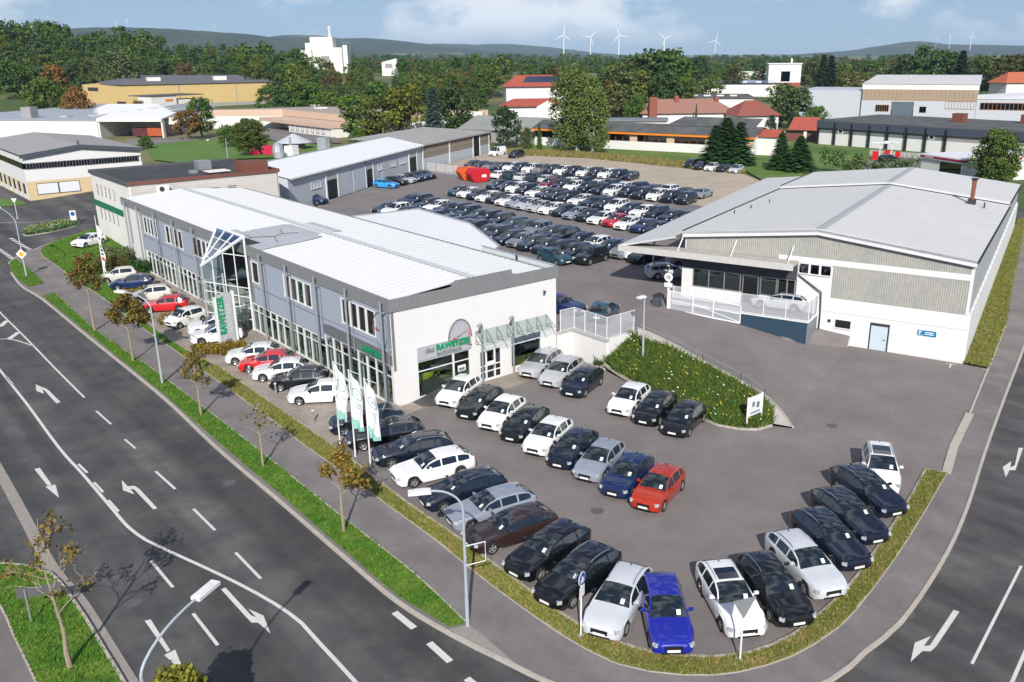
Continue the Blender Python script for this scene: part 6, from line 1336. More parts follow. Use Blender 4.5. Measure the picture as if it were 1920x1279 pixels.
# ---------------------------------------------------------------- vegetation
M_LEAF = pm('leaves', (.06, .11, .02), .75, .0, objcol=True, island=.45, spec=.25)
M_NEEDLE = pm('needles', (.02, .05, .02), .8, .0, objcol=True, island=.4, spec=.2)
M_BARK = pm('bark', (.11, .085, .065), .9, .25, 4)
M_BIRCH = pm('birch_bark', (.55, .53, .49), .85, .35, 5)
M_PALEBARK = pm('pale_bark', (.30, .24, .17), .9, .3, 5)
def leafball(mb, c, r, n, s, rs, squash=.8, up=.35, mi=0, droop=0):
    for _ in range(n):
        d = Vector((rs.gauss(0, 1), rs.gauss(0, 1), rs.gauss(0, 1))).normalized(); q = r * rs.random() ** .45
        p = Vector(c) + Vector((d.x * q, d.y * q, d.z * q * squash - droop * rs.random()))
        nn = (d + Vector((rs.gauss(0, .6), rs.gauss(0, .6), rs.gauss(0, .6) + up))).normalized()
        a = nn.cross(Vector((rs.gauss(0, 1), rs.gauss(0, 1), rs.gauss(0, 1)))).normalized(); b = nn.cross(a); k = s * rs.uniform(.6, 1.25)
        mb.add([p - a * k * .5, p + b * k * .38, p + a * k * .5, p - b * k * .38], ((0, 1, 2, 3),), mi)
def limb(mb, a, b, r0, r1, rs, n=5, mi=0, wob=.06):
    a, b = Vector(a), Vector(b); L = (b - a).length; pp = []
    for i in range(4): t = i / 3; pp.append(a.lerp(b, t) + Vector((rs.gauss(0, wob), rs.gauss(0, wob), 0)) * L * (t * (1 - t) * 3))
    mb.tube(pp, [r0 + (r1 - r0) * i / 3 for i in range(4)], n, mi)
PROTO = {}
def broadleaf(key, seed, rx, h0, nclump, leaves, ls, cl_r, bark=M_BARK, droop=0, top_bias=0):
    """a 10 m broadleaf: trunk with limbs, and a crown of leaf clumps with gaps between"""
    rs = random.Random(seed); tr = MB(); cr = MB(); H = 10.0
    limb(tr, (0, 0, -.5), (rs.gauss(0, .2), rs.gauss(0, .2), H * .62), .26, .09, rs, 7)
    for k in range(nclump):
        th = rs.uniform(0, 2 * math.pi); t = rs.random(); zz = h0 + (H - h0 - cl_r * .7) * t
        env = rx * math.sqrt(max(.05, 1 - ((t - .42 - top_bias) / .62) ** 2)); rr = env * rs.random() ** .5
        c = (rr * math.cos(th), rr * math.sin(th), zz)
        if k % 4 == 0: limb(tr, (0, 0, min(H * .55, max(1.5, zz * .6))), c, .08, .02, rs, 4)
        leafball(cr, c, cl_r * rs.uniform(.7, 1.2), leaves, ls, rs, .75, droop=droop)
    PROTO[key] = (tr.mesh('trunk', bark), cr.mesh('crown', M_LEAF), 10.0)
def conifer(key, seed, rad, tiers, per, ls=.55):
    rs = random.Random(seed); tr = MB(); cr = MB(); H = 10.0
    tr.tube([(0, 0, -.5), (0, 0, H * .95)], [.2, .02], 6)
    for k in range(tiers):
        t = k / (tiers - 1); z = .5 + (H - .6) * t; r = rad * (1 - t) ** .85 + .15
        nb = max(4, int(per * (1 - t * .6)))
        for q in range(nb):
            th = 2 * math.pi * (q + rs.random()) / nb; L = r * rs.uniform(.75, 1.12)
            for s_ in range(4):
                u = (s_ + .6) / 4; p = Vector((math.cos(th) * L * u, math.sin(th) * L * u, z - .28 * L * u + rs.uniform(-.1, .1)))
                d = Vector((math.cos(th), math.sin(th), -.25)); sd = Vector((-math.sin(th), math.cos(th), 0)); k2 = ls * rs.uniform(.7, 1.2)
                cr.add([p - sd * k2 * .5, p + d * k2 * .75, p + sd * k2 * .5, p - d * k2 * .4 + Vector((0, 0, .12))], ((0, 1, 2, 3),))
    PROTO[key] = (tr.mesh('trunk', M_BARK), cr.mesh('crown', M_NEEDLE), 10.0)
for i in range(4): broadleaf(f'round{i}', 20 + i, 3.6 + .25 * i, 1.6, 60, 36, .62, 1.25)
for i in range(3): broadleaf(f'tall{i}', 40 + i, 2.4 + .2 * i, 1.4, 56, 36, .55, 1.05, top_bias=.05)
for i in range(2): broadleaf(f'birch{i}', 60 + i, 2.1, 1.7, 120, 52, .30, .8, M_BIRCH, droop=1.3)
for i in range(2): broadleaf(f'bush{i}', 70 + i, 5.2, .3, 60, 40, .75, 2.0)
for i in range(2): conifer(f'spruce{i}', 80 + i, 2.4 + .3 * i, 30, 16, .95)
broadleaf('near_round', 90, 3.6, 1.6, 190, 70, .36, 1.0)
GRN = [(.050, .100, .016), (.070, .125, .018), (.042, .085, .020), (.085, .125, .022), (.060, .105, .030), (.095, .12, .018)]
def tree(name, kind, base, h, wf, col, label, group=None, cat='tree', rz_=None):
    tr, cr, H = PROTO[kind]; k = h / H; rs = random.Random(int(base[0] * 31 + base[1] * 17))
    t = thing(name, label, cat, base, rs.uniform(0, 6.28) if rz_ is None else rz_, group); t.scale = (k * wf, k * wf, k)
    link('trunk', tr, t); j = rs.uniform(.88, 1.12); link('crown', cr, t, col=tuple(c * j for c in col)); return t
def tree_px(name, kind, px, dist, top, wf, col, label, group=None, cat='tree'):
    p = at(px, dist); d = ray(px, top); z = CAM_H + d.z * (dist / d.y); return tree(name, kind, p, max(2.5, z - p.z), wf, col, label, group, cat)
SIL = [(-60, 24), (0, 27), (50, 34), (100, 46), (150, 58), (200, 60), (250, 55), (300, 72), (350, 84), (400, 76), (450, 79), (500, 84), (550, 90), (580, 108), (640, 116), (700, 116), (750, 122), (800, 106), (860, 112), (920, 100), (960, 116), (1030, 118), (1100, 120), (1160, 106), (1200, 98), (1230, 88), (1270, 96), (1310, 112), (1350, 126), (1400, 136)]
def sil(px):
    for (a, b), (c, d) in zip(SIL, SIL[1:]):
        if px <= c: return b + (d - b) * (px - a) / (c - a)
    return SIL[-1][1]
rs = random.Random(77); nt_ = 0
MASS = []
def forest(dist, x0, x1, add, step, wf, hmax, where, kinds, jit=9, skip=(), mass=False, topf=None):
    global nt_
    px = x0; i = 0
    while px < x1:
        q = px + rs.uniform(-jit, jit)
        if not any(a < q < b for a, b in skip):
            dd = dist * rs.uniform(.95, 1.05); p = at(q, dd); top = (sil(q) if topf is None else topf) + add + rs.uniform(-7, 12); d = ray(q, top); h_ = min(hmax * rs.uniform(.85, 1.1), CAM_H + d.z * (dd / d.y) - p.z)
            if h_ > 3:
                kd = rs.choice(kinds); con = kd.startswith('spruce'); col = (.022, .048, .018) if con else rs.choice(GRN)
                if not con and rs.random() < .10: col = rs.choice([(.15, .10, .022), (.12, .075, .03), (.14, .12, .02)])
                if mass:
                    MASS.append((p, h_, wf * rs.uniform(.85, 1.15), con)); i += 1; px += step * rs.uniform(.8, 1.2); continue
                nm = 'conifer' if con else 'broadleaf_tree'
                tree(nm, kd, p, h_, wf * rs.uniform(.85, 1.15), col, f'{"dark conifer" if con else "broadleaf tree"} among the trees {where}', f'trees {where}')
            i += 1
        px += step * rs.uniform(.8, 1.2)
mixk = ['round0', 'round1', 'round2', 'round3', 'tall0', 'tall1', 'tall2']
forest(610, -60, 620, -3, 13, 1.0, 21, 'along the hill crest', mixk + ['spruce0', 'spruce1', 'spruce0'], mass=True)
forest(560, -60, 600, 10, 14, 1.05, 20, 'high on the hillside', mixk + ['spruce0'], mass=True)
forest(510, -60, 580, 24, 15, 1.1, 19, 'on the upper hillside', mixk + ['spruce0'], mass=True)
forest(462, -60, 600, 40, 16, 1.1, 18, 'on the middle hillside', mixk)
forest(430, -60, 250, 56, 18, 1.15, 17, 'on the lower hillside', mixk)
forest(450, 480, 900, 16, 17, 1.05, 22, 'in the deeper tree belt', mixk, skip=((700, 735),))
forest(390, -60, 130, 74, 20, 1.2, 15, 'at the foot of the hill', mixk)
forest(410, 480, 780, 30, 18, 1.05, 20, 'in the inner tree belt', mixk)
forest(355, 515, 915, 46, 21, 1.05, 18, 'in front of the tree belt', mixk)
forest(400, 745, 960, 24, 20, 1.05, 22, 'behind the white house', mixk)
forest(360, 1020, 1340, 8, 20, 1.05, 24, 'behind the birch trees', mixk)
forest(315, 1080, 1320, 34, 24, 1.0, 18, 'behind the garages', mixk)
forest(560, 1290, 1570, -6, 18, 1.15, 15, 'in the valley town', mixk + ['spruce0'])
forest(500, 540, 1020, 0, 15, 1.0, 25, 'x', mixk, skip=((700, 740),), mass=True)
for ds, tp in ((650, 120), (760, 117), (900, 114), (1100, 111), (1400, 109), (1800, 107), (2300, 106)): forest(ds, 540, 1990, 0, 15000 / ds, 1.5, 40, 'x', mixk + ['spruce0', 'spruce1'], mass=True, topf=tp, jit=5)
for ds, tp in ((430, 150), (470, 142), (520, 134), (580, 128)): forest(ds, 1560, 1720, 0, 22, 1.2, 20, 'x', mixk, mass=True, topf=tp)
def forest_mass():
    """the wood that reads as one mass"""
    r2 = random.Random(8); protos = []
    for q in range(5):
        b = MB()
        for k in range(26):
            t = r2.random(); th = r2.uniform(0, 6.28); rr = 3.4 * math.sqrt(max(.05, 1 - ((t - .45) / .62) ** 2)) * r2.random() ** .5
            leafball(b, (rr * math.cos(th), rr * math.sin(th), 1.2 + 8 * t), 1.5, 15, 1.05, r2, .8)
        b.tube([(0, 0, -1), (0, 0, 6)], [.3, .1], 5); protos.append((b.v, b.f))
    con = []
    for q in range(2):
        b = MB()
        for k in range(16):
            t = k / 15; z = .6 + 9.2 * t; r_ = 2.3 * (1 - t) ** .85 + .2
            for m in range(9): th = 6.283 * (m + r2.random()) / 9; d = Vector((math.cos(th), math.sin(th), -.3)); sd = Vector((-d.y, d.x, 0)); p = Vector((0, 0, z)); b.add([p + d * r_ * .2 - sd * .3, p + d * r_ * .6 - sd * .5, p + d * r_ * r2.uniform(.85, 1.15), p + d * r_ * .6 + sd * .5], ((0, 1, 2, 3),))
        b.tube([(0, 0, -1), (0, 0, 6)], [.3, .1], 5); con.append((b.v, b.f))
    mb = MB(); cols = [(.050, .100, .016), (.070, .120, .018), (.042, .085, .020), (.080, .115, .022), (.13, .09, .022), (.020, .046, .018)]
    for p, h_, wf, c_ in MASS:
        v, f = r2.choice(con if c_ else protos); k = h_ / 10; a = r2.uniform(0, 6.28); ca, sa = math.cos(a) * k * wf, math.sin(a) * k * wf; o = len(mb.v)
        mb.v += [(p.x + x * ca - y * sa, p.y + x * sa + y * ca, p.z + z * k) for x, y, z in v]; mb.f += [tuple(i + o for i in q) for q in f]; mi = 5 if c_ else r2.choices(range(5), (5, 4, 4, 3, 1))[0]; mb.m += [mi] * len(f)
    o = mb.build('forest', [pm(f'forest_{i}', c, .85, 0, island=.4, spec=.15) for i, c in enumerate(cols)]); o['kind'] = 'stuff'; tag(o, 'distant mixed wood on the hill and the plain', 'forest')
forest_mass()
# individually placed trees: column, distance, top row, kind, width, colour, label
G1, G2, G3, YEL, AUT, DRK, PALE = (.055, .11, .016), (.075, .13, .016), (.045, .09, .022), (.13, .15, .018), (.17, .085, .018), (.022, .05, .022), (.085, .115, .04)
for px, ds, tp, kd, wf, col, lb in (
    (222, 395, 93, 'round2', 1.0, PALE, 'pale broad tree standing out before the wooded hill'), (95, 330, 118, 'tall1', .9, AUT, 'rusty brown tree at the edge of the wooded hill'), (70, 310, 140, 'bush0', .9, G2, 'bushy tree above the storage hall roofs'), (130, 300, 160, 'bush1', .8, AUT, 'reddish bush left of the ochre hall'),
    (335, 235, 203, 'round1', 1.15, (.15, .085, .018), 'orange-brown autumn tree beside the open shed'), (362, 240, 178, 'tall0', 1.2, G1, 'green tree behind the orange-brown autumn tree'), (453, 196, 220, 'near_round', 1.25, (.075, .10, .018), 'round clipped tree alone on the green meadow'), (245, 300, 186, 'bush0', .7, (.10, .075, .02), 'small autumn bush before the ochre hall'),
    (410, 215, 232, 'bush1', .9, G1, 'dark shrub left of the round meadow tree'), (250, 212, 253, 'bush0', 1.0, G1, 'low green shrubs beside the open shed yard'), (492, 330, 160, 'round3', 1.0, G1, 'green tree at the right end of the ochre hall'),
    (520, 300, 155, 'round0', 1.1, G3, 'leafy tree behind the salmon building'), (560, 300, 150, 'round1', 1.1, G1, 'bright leafy tree above the salmon building roof'), (610, 290, 165, 'bush0', .9, G2, 'rounded tree behind the salmon roof end'), (655, 225, 172, 'tall0', 1.3, G2, 'tall light green tree right of the salmon building'), (690, 215, 178, 'tall2', 1.2, (.10, .11, .02), 'yellowing tree in the group behind the workshop'),
    (712, 240, 152, 'round2', 1.1, G1, 'full green tree in the group behind the workshop'), (758, 232, 150, 'round1', 1.05, YEL, 'yellow-green tree left of the blue spruce'), (848, 240, 160, 'round0', 1.2, (.04, .075, .016), 'dark tree right of the blue spruce'), (880, 262, 190, 'bush1', .9, YEL, 'yellowish bushes left of the white house'), (660, 205, 235, 'bush0', .7, G2, 'low bush behind the workshop roof'), (600, 200, 255, 'bush1', .6, YEL, 'low yellow-green bush by the round hut'),
    (948, 205, 196, 'round2', .85, (.028, .06, .018), 'dark tree between the boarded shed and the white house'), (985, 200, 236, 'bush0', .5, (.06, .075, .02), 'low scrub at the corner of the long building'), (1010, 200, 232, 'spruce0', .6, G1, 'small pointed tree before the long building'),
    (1160, 300, 118, 'tall2', 1.2, (.10, .12, .035), 'weeping birch mass right of the tall birches'), (1215, 320, 92, 'round3', 1.1, G3, 'big tree at the top of the right tree group'), (1255, 330, 88, 'tall1', 1.3, G1, 'tall green tree crowning the right tree group'), (1195, 262, 170, 'bush0', .6, G1, 'bush behind the white garages'),
    (1310, 255, 195, 'spruce0', .4, G1, 'small tree before the bungalow wall'), (1470, 262, 152, 'round0', 1.15, (.075, .115, .04), 'pale green tree left of the factory halls'), (1500, 258, 160, 'tall1', 1.4, (.06, .105, .03), 'willow-like tree beside the side hall'), (1540, 240, 195, 'bush0', .8, G1, 'dark round bush by the side hall corner'), (1455, 236, 214, 'bush1', .55, DRK, 'clipped dark bushes in front of the garden'), (1497, 240, 210, 'bush0', .55, DRK, 'dark garden shrub behind the red shed'),
    (1375, 430, 122, 'round1', 1.0, (.07, .07, .02), 'rusty tree in the valley town'), (1525, 520, 108, 'round2', 1.0, (.08, .10, .03), 'tree left of the two dark conifers in the valley'), (1545, 430, 103, 'spruce1', 1.1, DRK, 'dark conifer in the valley, left one of a pair'), (1560, 430, 105, 'spruce0', 1.2, DRK, 'dark conifer in the valley, right one of a pair'), (1600, 400, 130, 'round1', 1.2, (.10, .12, .03), 'yellowish tree behind the side hall'), (1660, 470, 124, 'round3', 1.3, (.10, .115, .045), 'pale willow behind the factory hall'),
    (1700, 420, 97, 'round0', 1.1, (.05, .08, .025), 'tree at the left of the right-hand grove'), (1745, 410, 82, 'round1', 1.15, G3, 'tallest tree of the right-hand grove'), (1775, 430, 94, 'round2', 1.1, G3, 'dark tree beside the tallest grove tree'), (1805, 400, 96, 'spruce1', 1.3, DRK, 'dark conifer in the right-hand grove'), (1840, 440, 104, 'round3', 1.3, G1, 'broad tree in the right-hand grove'), (1880, 420, 100, 'round0', 1.3, (.075, .09, .02), 'olive tree near the right edge of the grove'), (1915, 400, 100, 'round1', 1.3, (.08, .08, .02), 'brownish tree at the right edge of the grove'),
    (1885, 136, 318, 'bush0', .8, G1, 'green bush right of the big roadside tree')):
    tree_px('conifer' if kd.startswith('spruce') else ('shrub' if kd.startswith('bush') else 'broadleaf_tree'), kd, px, ds, tp, wf, col, lb, cat='shrub' if kd.startswith('bush') else 'tree')
tree_px('blue_spruce', 'spruce1', 808, 212, 165, 1.0, (.055, .085, .075), 'blue-grey spruce behind the workshop roofs')
for px, tp, wf, lb in ((1066, 112, .8, 'tallest white-stemmed birch of the group, left one'), (1084, 118, .75, 'white-stemmed birch in the middle of the group'), (1113, 150, .8, 'white-stemmed birch at the right of the group')):
    p = G(px, 284 if px < 1100 else 288); tree('birch_tree', 'birch0' if px != 1084 else 'birch1', p, height(p, tp), wf * 1.25, (.10, .14, .030), lb, 'birch trees before the long building')
for px, py, tp, wf, lb in ((1340, 308, 236, .95, 'dark fir tree, left one beside the gravel yard'), (1360, 307, 222, 1.0, 'dark fir tree, tallest beside the gravel yard'), (1385, 309, 230, .95, 'dark fir tree, right one of the tall three'), (1462, 318, 250, .8, 'dark fir tree behind the hall roof, left of the pair'), (1498, 321, 256, 1.05, 'broad dark fir tree behind the hall roof')):
    p = G(px, py); tree('fir_tree', 'spruce1' if px != 1385 else 'spruce0', p, height(p, tp), wf * 1.9, (.030, .080, .018), lb, 'fir trees by the gravel yard')
p = G(1862, 352); tree('roadside_tree', 'near_round', p, height(p, 240) * 1.0, 1.05, (.085, .13, .022), 'big leafy tree behind the hall by the right street')
# hedge in front of the filling station
HD = thing('hedge', 'overgrown hedge between the hall roof and the filling station', 'hedge', G(1560, 325)); rs2 = random.Random(4); b = MB(); o0 = G(1560, 325)
for k in range(44):
    t = k / 43; p = G(1545 + 165 * t, 322 + 6 * math.sin(t * 3)); leafball(b, (p.x - o0.x + rs2.gauss(0, .7), p.y - o0.y + rs2.gauss(0, .8), 1.0 + rs2.random() * (1.4 if t > .35 else 2.6)), 1.2, 34, .45, rs2)
hb = b.build('foliage', M_LEAF, HD); hb.color = (.05, .095, .022, 1)
MB().tube([(0, 0, 0), (.2, .1, 1.4)], .1, 5).build('stem', M_BARK, HD)
# ---- planting in front of the showroom
def shrub(label, px, py, w_, d_, h_, col, n=26, ls=.16, cat='shrub', group=None):
    p = G(px, py); t = thing('shrub', label, cat, p, 0, group); b = MB(); r2 = random.Random(int(px * 7 + py))
    for _ in range(n): leafball(b, (r2.uniform(-w_, w_), r2.uniform(-d_, d_), h_ * r2.uniform(.25, .85)), h_ * .34, 46, ls, r2)
    o = b.build('foliage', M_LEAF, t); o.color = (*col, 1); MB().tube([(0, 0, 0), (.05, 0, h_ * .5)], .05, 5).build('stem', M_BARK, t); return t
GOLD = (.20, .135, .012)
shrub('golden-brown hedge at the foot of the sign pylon', 402, 664, 1.9, .9, 1.0, GOLD, 44); shrub('golden hedge right of the sign pylon foot', 437, 660, 1.3, .7, .9, GOLD, 30); shrub('golden hedge between red hatchback and white city car', 332, 607, 1.6, 1.0, 1.0, GOLD, 40); shrub('golden hedge between dark blue and cream cars', 258, 556, 1.5, .7, .9, GOLD, 30)
shrub('green and rusty shrub beside the flag on the lawn', 205, 515, 1.6, 1.2, 2.4, (.10, .09, .02), 50, .2); shrub('rounded green shrub by the white wall', 232, 497, 1.4, 1.0, 2.0, (.10, .13, .045), 40, .2); shrub('dark green shrub at the corner of the white wall', 262, 512, 1.5, .8, 1.6, (.03, .085, .018), 40, .2); shrub('pale hedge against the office block wall', 222, 480, 2.2, .6, 1.2, (.12, .14, .06), 36, .2)
# ---- street trees: a slim stem, forking branches, thinning autumn leaves
def street_tree(label, px, py, top, spread, leaves, col, seed, lean=0, base_h=.40, ls=.20):
    p = G(px, py); h_ = height(p, top); r2 = random.Random(seed); t = thing('street_tree', label, 'tree', (p.x, p.y, p.z + .1), 0, 'young trees along the verge')
    tr = MB(); cr = MB(); tips = []
    trunk_top = Vector((lean, 0, h_ * base_h)); limb(tr, (0, 0, -.1), trunk_top, .085 * h_ / 6 + .02, .055, r2, 7, wob=.02)
    def grow(a, d, L, r, lev):
        b_ = a + d * L; limb(tr, a, b_, r, r * .55, r2, 5 if lev < 2 else 4, wob=.08)
        if lev >= 3: tips.append((b_, L)); return
        for _ in range(r2.choice((2, 3, 3))):
            nd = (d + Vector((r2.gauss(0, .5), r2.gauss(0, .5), r2.gauss(.10, .3)))).normalized(); grow(a.lerp(b_, r2.uniform(.55, 1)), nd, L * r2.uniform(.6, .8), r * .55, lev + 1)
        tips.append((b_, L * .6))
    lead = Vector((0, 0, 1)); L0 = h_ * (1 - base_h)
    limb(tr, trunk_top, trunk_top + Vector((r2.gauss(0, .1), r2.gauss(0, .1), L0 * .92)), .05, .012, r2, 5, wob=.05)
    for k in range(9):
        th = k * 2.4 + r2.random(); z = trunk_top.z + L0 * (.02 + .085 * k); d = Vector((math.cos(th), math.sin(th), .75)).normalized(); grow(Vector((trunk_top.x, 0, z)), d, spread * (1 - .075 * k) * .62, .028, 1)
    for a, L in tips:
        if r2.random() < leaves: leafball(cr, a, .42, int(10 + 26 * leaves), ls, r2, .8)
    tr.build('trunk', M_PALEBARK, t)
    if len(cr.f): cr.build('crown', M_LEAF, t).color = (*col, 1)
    return t
street_tree('young tree with thinning brown-green leaves by the junction verge', 178, 622, 462, 1.5, .95, (.13, .095, .022), 1); street_tree('young tree with brown-green leaves beside the curved street lamp', 250, 680, 548, 1.6, .95, (.135, .10, .02), 2)
street_tree('sparse young tree, third along the verge from the junction', 378, 782, 655, 1.1, .35, (.15, .12, .03), 3); street_tree('bare young tree, fourth along the verge from the junction', 494, 878, 742, 1.0, .06, (.15, .12, .03), 4)
street_tree('young tree with yellowing leaves near the flagpoles', 645, 1000, 832, 1.35, .5, (.19, .125, .018), 5); street_tree('bare tree on the corner lawn at lower left', 132, 1255, 962, 2.3, .16, (.14, .10, .02), 6, base_h=.34)
p = G(330, 1420, 0.0); _t2 = street_tree('leafy tree whose tip shows at the bottom edge', 348, 1420, 1264, 1.2, 1.0, (.16, .16, .018), 8)
# ---- weeds on the bank, grass in the strips
def blades(name, n, polys, hgt, cols, seed, dz=.12, wid=.05, flowers=None, jit=.5, thick=3):
    import bisect
    r2 = random.Random(seed); tris = []
    for o in polys:
        me = o.data
        for pl in me.polygons: tris.append(([me.vertices[i].co for i in pl.vertices], pl.area))
    acc = []; s_ = 0
    for _, a in tris: s_ += a; acc.append(s_)
    vs, fs, ms = [], [], []
    for _ in range(n):
        P = tris[bisect.bisect(acc, r2.random() * s_)][0]; a, b_ = r2.random(), r2.random()
        if a + b_ > 1: a, b_ = 1 - a, 1 - b_
        p = P[0] + (P[1] - P[0]) * a + (P[2] - P[0]) * b_; mi = r2.randrange(len(cols))
        for _k in range(thick):
            th = r2.uniform(0, 6.28); h_ = hgt * r2.uniform(.5, 1.2); dx, dy = math.cos(th), math.sin(th); lx, ly = r2.gauss(0, jit) * h_, r2.gauss(0, jit) * h_; o = len(vs)
            q = p + Vector((r2.gauss(0, wid), r2.gauss(0, wid), 0))
            vs += [(q.x - dx * wid, q.y - dy * wid, q.z), (q.x + dx * wid, q.y + dy * wid, q.z), (q.x + lx, q.y + ly, q.z + h_)]; fs.append((o, o + 1, o + 2)); ms.append(mi)
        if flowers and r2.random() < flowers[0]:
            c = len(cols) + r2.randrange(len(flowers[1])); q = p + Vector((r2.gauss(0, .1), r2.gauss(0, .1), hgt * r2.uniform(.8, 1.2))); k = r2.uniform(.03, .06); o = len(vs)
            vs += [(q.x - k, q.y - k, q.z), (q.x + k, q.y - k, q.z), (q.x + k, q.y + k, q.z + .03), (q.x - k, q.y + k, q.z + .03)]; fs.append((o, o + 1, o + 2, o + 3)); ms.append(c)
    mb = MB(); mb.v = vs; mb.f = fs; mb.m = ms; o = mb.build(name, cols + (flowers[1] if flowers else [])); o['kind'] = 'stuff'; return o
def gm(n, c): return pm('blade_' + n, c, .8, 0, island=.35)
BL = [gm('a', (.075, .19, .012)), gm('b', (.13, .25, .02)), gm('c', (.055, .14, .012))]
BD = [gm('d', (.17, .20, .03)), gm('e', (.32, .24, .09)), gm('f', (.12, .18, .02))]
FL = [pm('flower_yellow', (.62, .46, .02), .7, 0), pm('flower_white', (.75, .74, .66), .7, 0), pm('flower_yellow2', (.5, .42, .03), .7, 0)]
blades('weeds', 9000, [bank], .55, [gm('w1', (.06, .13, .012)), gm('w2', (.10, .17, .02)), gm('w3', (.035, .085, .012)), gm('w4', (.13, .14, .025))], 1, wid=.06, flowers=(.012, FL))
blades('grass', 26000, [verge, vg2, corner_g, lawn], .13, BL, 2, wid=.022)
blades('grass', 17000, [strip_g], .10, BD, 3, wid=.022)
blades('grass', 9000, [rgrass], .16, BD, 4, wid=.03)
blades('dry_grass_tufts', 6000, [dry], .5, [gm('g1', (.27, .20, .07)), gm('g2', (.16, .16, .04))], 5, wid=.12)
for i, (u_, v_, s_, col) in enumerate(((7, 19.2, .9, (.07, .13, .02)), (10, 18.6, .8, (.06, .12, .02)), (13.5, 18.5, .8, (.05, .11, .02)), (16.5, 18.2, .7, (.05, .10, .02)), (5.6, 18.4, .9, (.08, .15, .02)), (11.5, 20.4, .7, (.20, .15, .03)), (8.6, 20.3, .7, (.12, .15, .03)))):
    q = W(u_, v_); z = zt(q.x, q.y) + .1; px, py = proj((q.x, q.y, z)); t = shrub(f'{"golden" if i == 5 else "green"} weed clump, {ORD[i]} of those on the bank', px, py, 1.0, .8, s_ * .8, col, 14, .12, group='weed clumps on the bank'); t.location.z = z - .05
blades('island_plants', 1500, [isl], .5, [gm('i1', (.06, .14, .06)), gm('i2', (.10, .16, .04))], 9, wid=.08, flowers=(.1, FL))

# ---------------------------------------------------------------- street furniture
M_POLE = pm('pole_grey', (.42, .47, .52), .5, .06, 2, metal=.2)
def lamp(label, px, py, h, arm, head, z=None, arc=True):
    p = G(px, py) if z is None else G(px, py, z); t = thing('street_lamp', label, 'street lamp', p, 0, 'street lamps')
    a = Vector((arm[0], arm[1], 0)); n_ = a.normalized(); q = []
    MB().tube([(0, 0, 0), (0, 0, h * .22)], .085, 8).tube([(0, 0, h * .22), (0, 0, h * .86 if arc else h)], [.075, .05], 8).build('pole', M_POLE, t)
    if arc:
        for k in range(9): s_ = k / 8; q.append(Vector((0, 0, h * .86)) + a * (s_ ** 1.7 * .85) + Vector((0, 0, h * .14 * math.sin(s_ * math.pi / 2))))
        MB().tube(q, .045, 7).build('arm', M_POLE, t); e = q[-1]
    else: e = Vector((0, 0, h))
    sd = Vector((-n_.y, n_.x, 0)); MB().obox(e + n_ * head * .45, n_ * head * .5, sd * .17, Vector((0, 0, .06))).obox(e + n_ * head * .35 + Vector((0, 0, .075)), n_ * head * .3, sd * .12, Vector((0, 0, .03))).build('lantern', M_WHITE2, t); return t
def tip(px, py, h): return G(px, py, h)
def lamp_to(label, base, headpx, h, head=.9):
    p = G(*base); q = G(*headpx, p.z + h); return lamp(label, *base, h, (q.x - p.x, q.y - p.y), head)
lamp_to('curved street lamp on the verge in front of the showroom', (305, 722), (226, 547), 6.9); lamp_to('tall street lamp with long arm beside the curved front row', (877, 1178), (795, 922), 6.6)
p = G(264, 1268, 5.9); q = G(368, 1122, 6.85); bx, by = proj((p.x, p.y, 0)); lamp('curved street lamp at the lower left edge', bx, by, 6.85, ((q.x - p.x) / .85, (q.y - p.y) / .85), 1.0, 0.0)
lamp_to('curved street lamp with yellow diamond sign at the junction', (50, 520), (-6, 388), 7.0)
lamp('straight lamp post on the grass bank', 1205, 679, 5.1, (-.4, -.3), .7, None, False); lamp_to('street lamp beyond the office block roof', (428, 306), (385, 265), 6.0)
p = G(50, 520); DS = thing('priority_sign', 'yellow and white diamond priority sign on the junction lamp post', 'sign', (p.x - .02, p.y - .12, p.z + height(p, 476)), R(8)); MB().add([(-.55, 0, 0), (0, 0, -.55), (.55, 0, 0), (0, 0, .55)], ((0, 1, 2, 3),)).add([(-.55, .03, 0), (0, .03, -.55), (.55, .03, 0), (0, .03, .55)], ((3, 2, 1, 0),)).build('plate', M_WHITE2, DS); MB().add([(-.32, -.01, 0), (0, -.01, -.32), (.32, -.01, 0), (0, -.01, .32)], ((0, 1, 2, 3),)).build('yellow_field', pm('sign_yellow', (.75, .36, .01), .5, 0), DS)
# empty sign frame on the tall lamp
p = G(877, 1178); FRM = thing('empty_sign', 'empty white sign frame fixed to the tall street lamp', 'sign', (p.x + .05, p.y, p.z + 3.05), R(25)); MB().tube([(0, 0, 0), (.85, 0, 0), (.85, 0, .9), (0, 0, .9)], .025, 5).build('frame', M_WHITE2, FRM); MB().tube([(-.08, 0, .4), (.02, 0, .4)], .04, 5).build('bracket', M_STEEL, FRM)
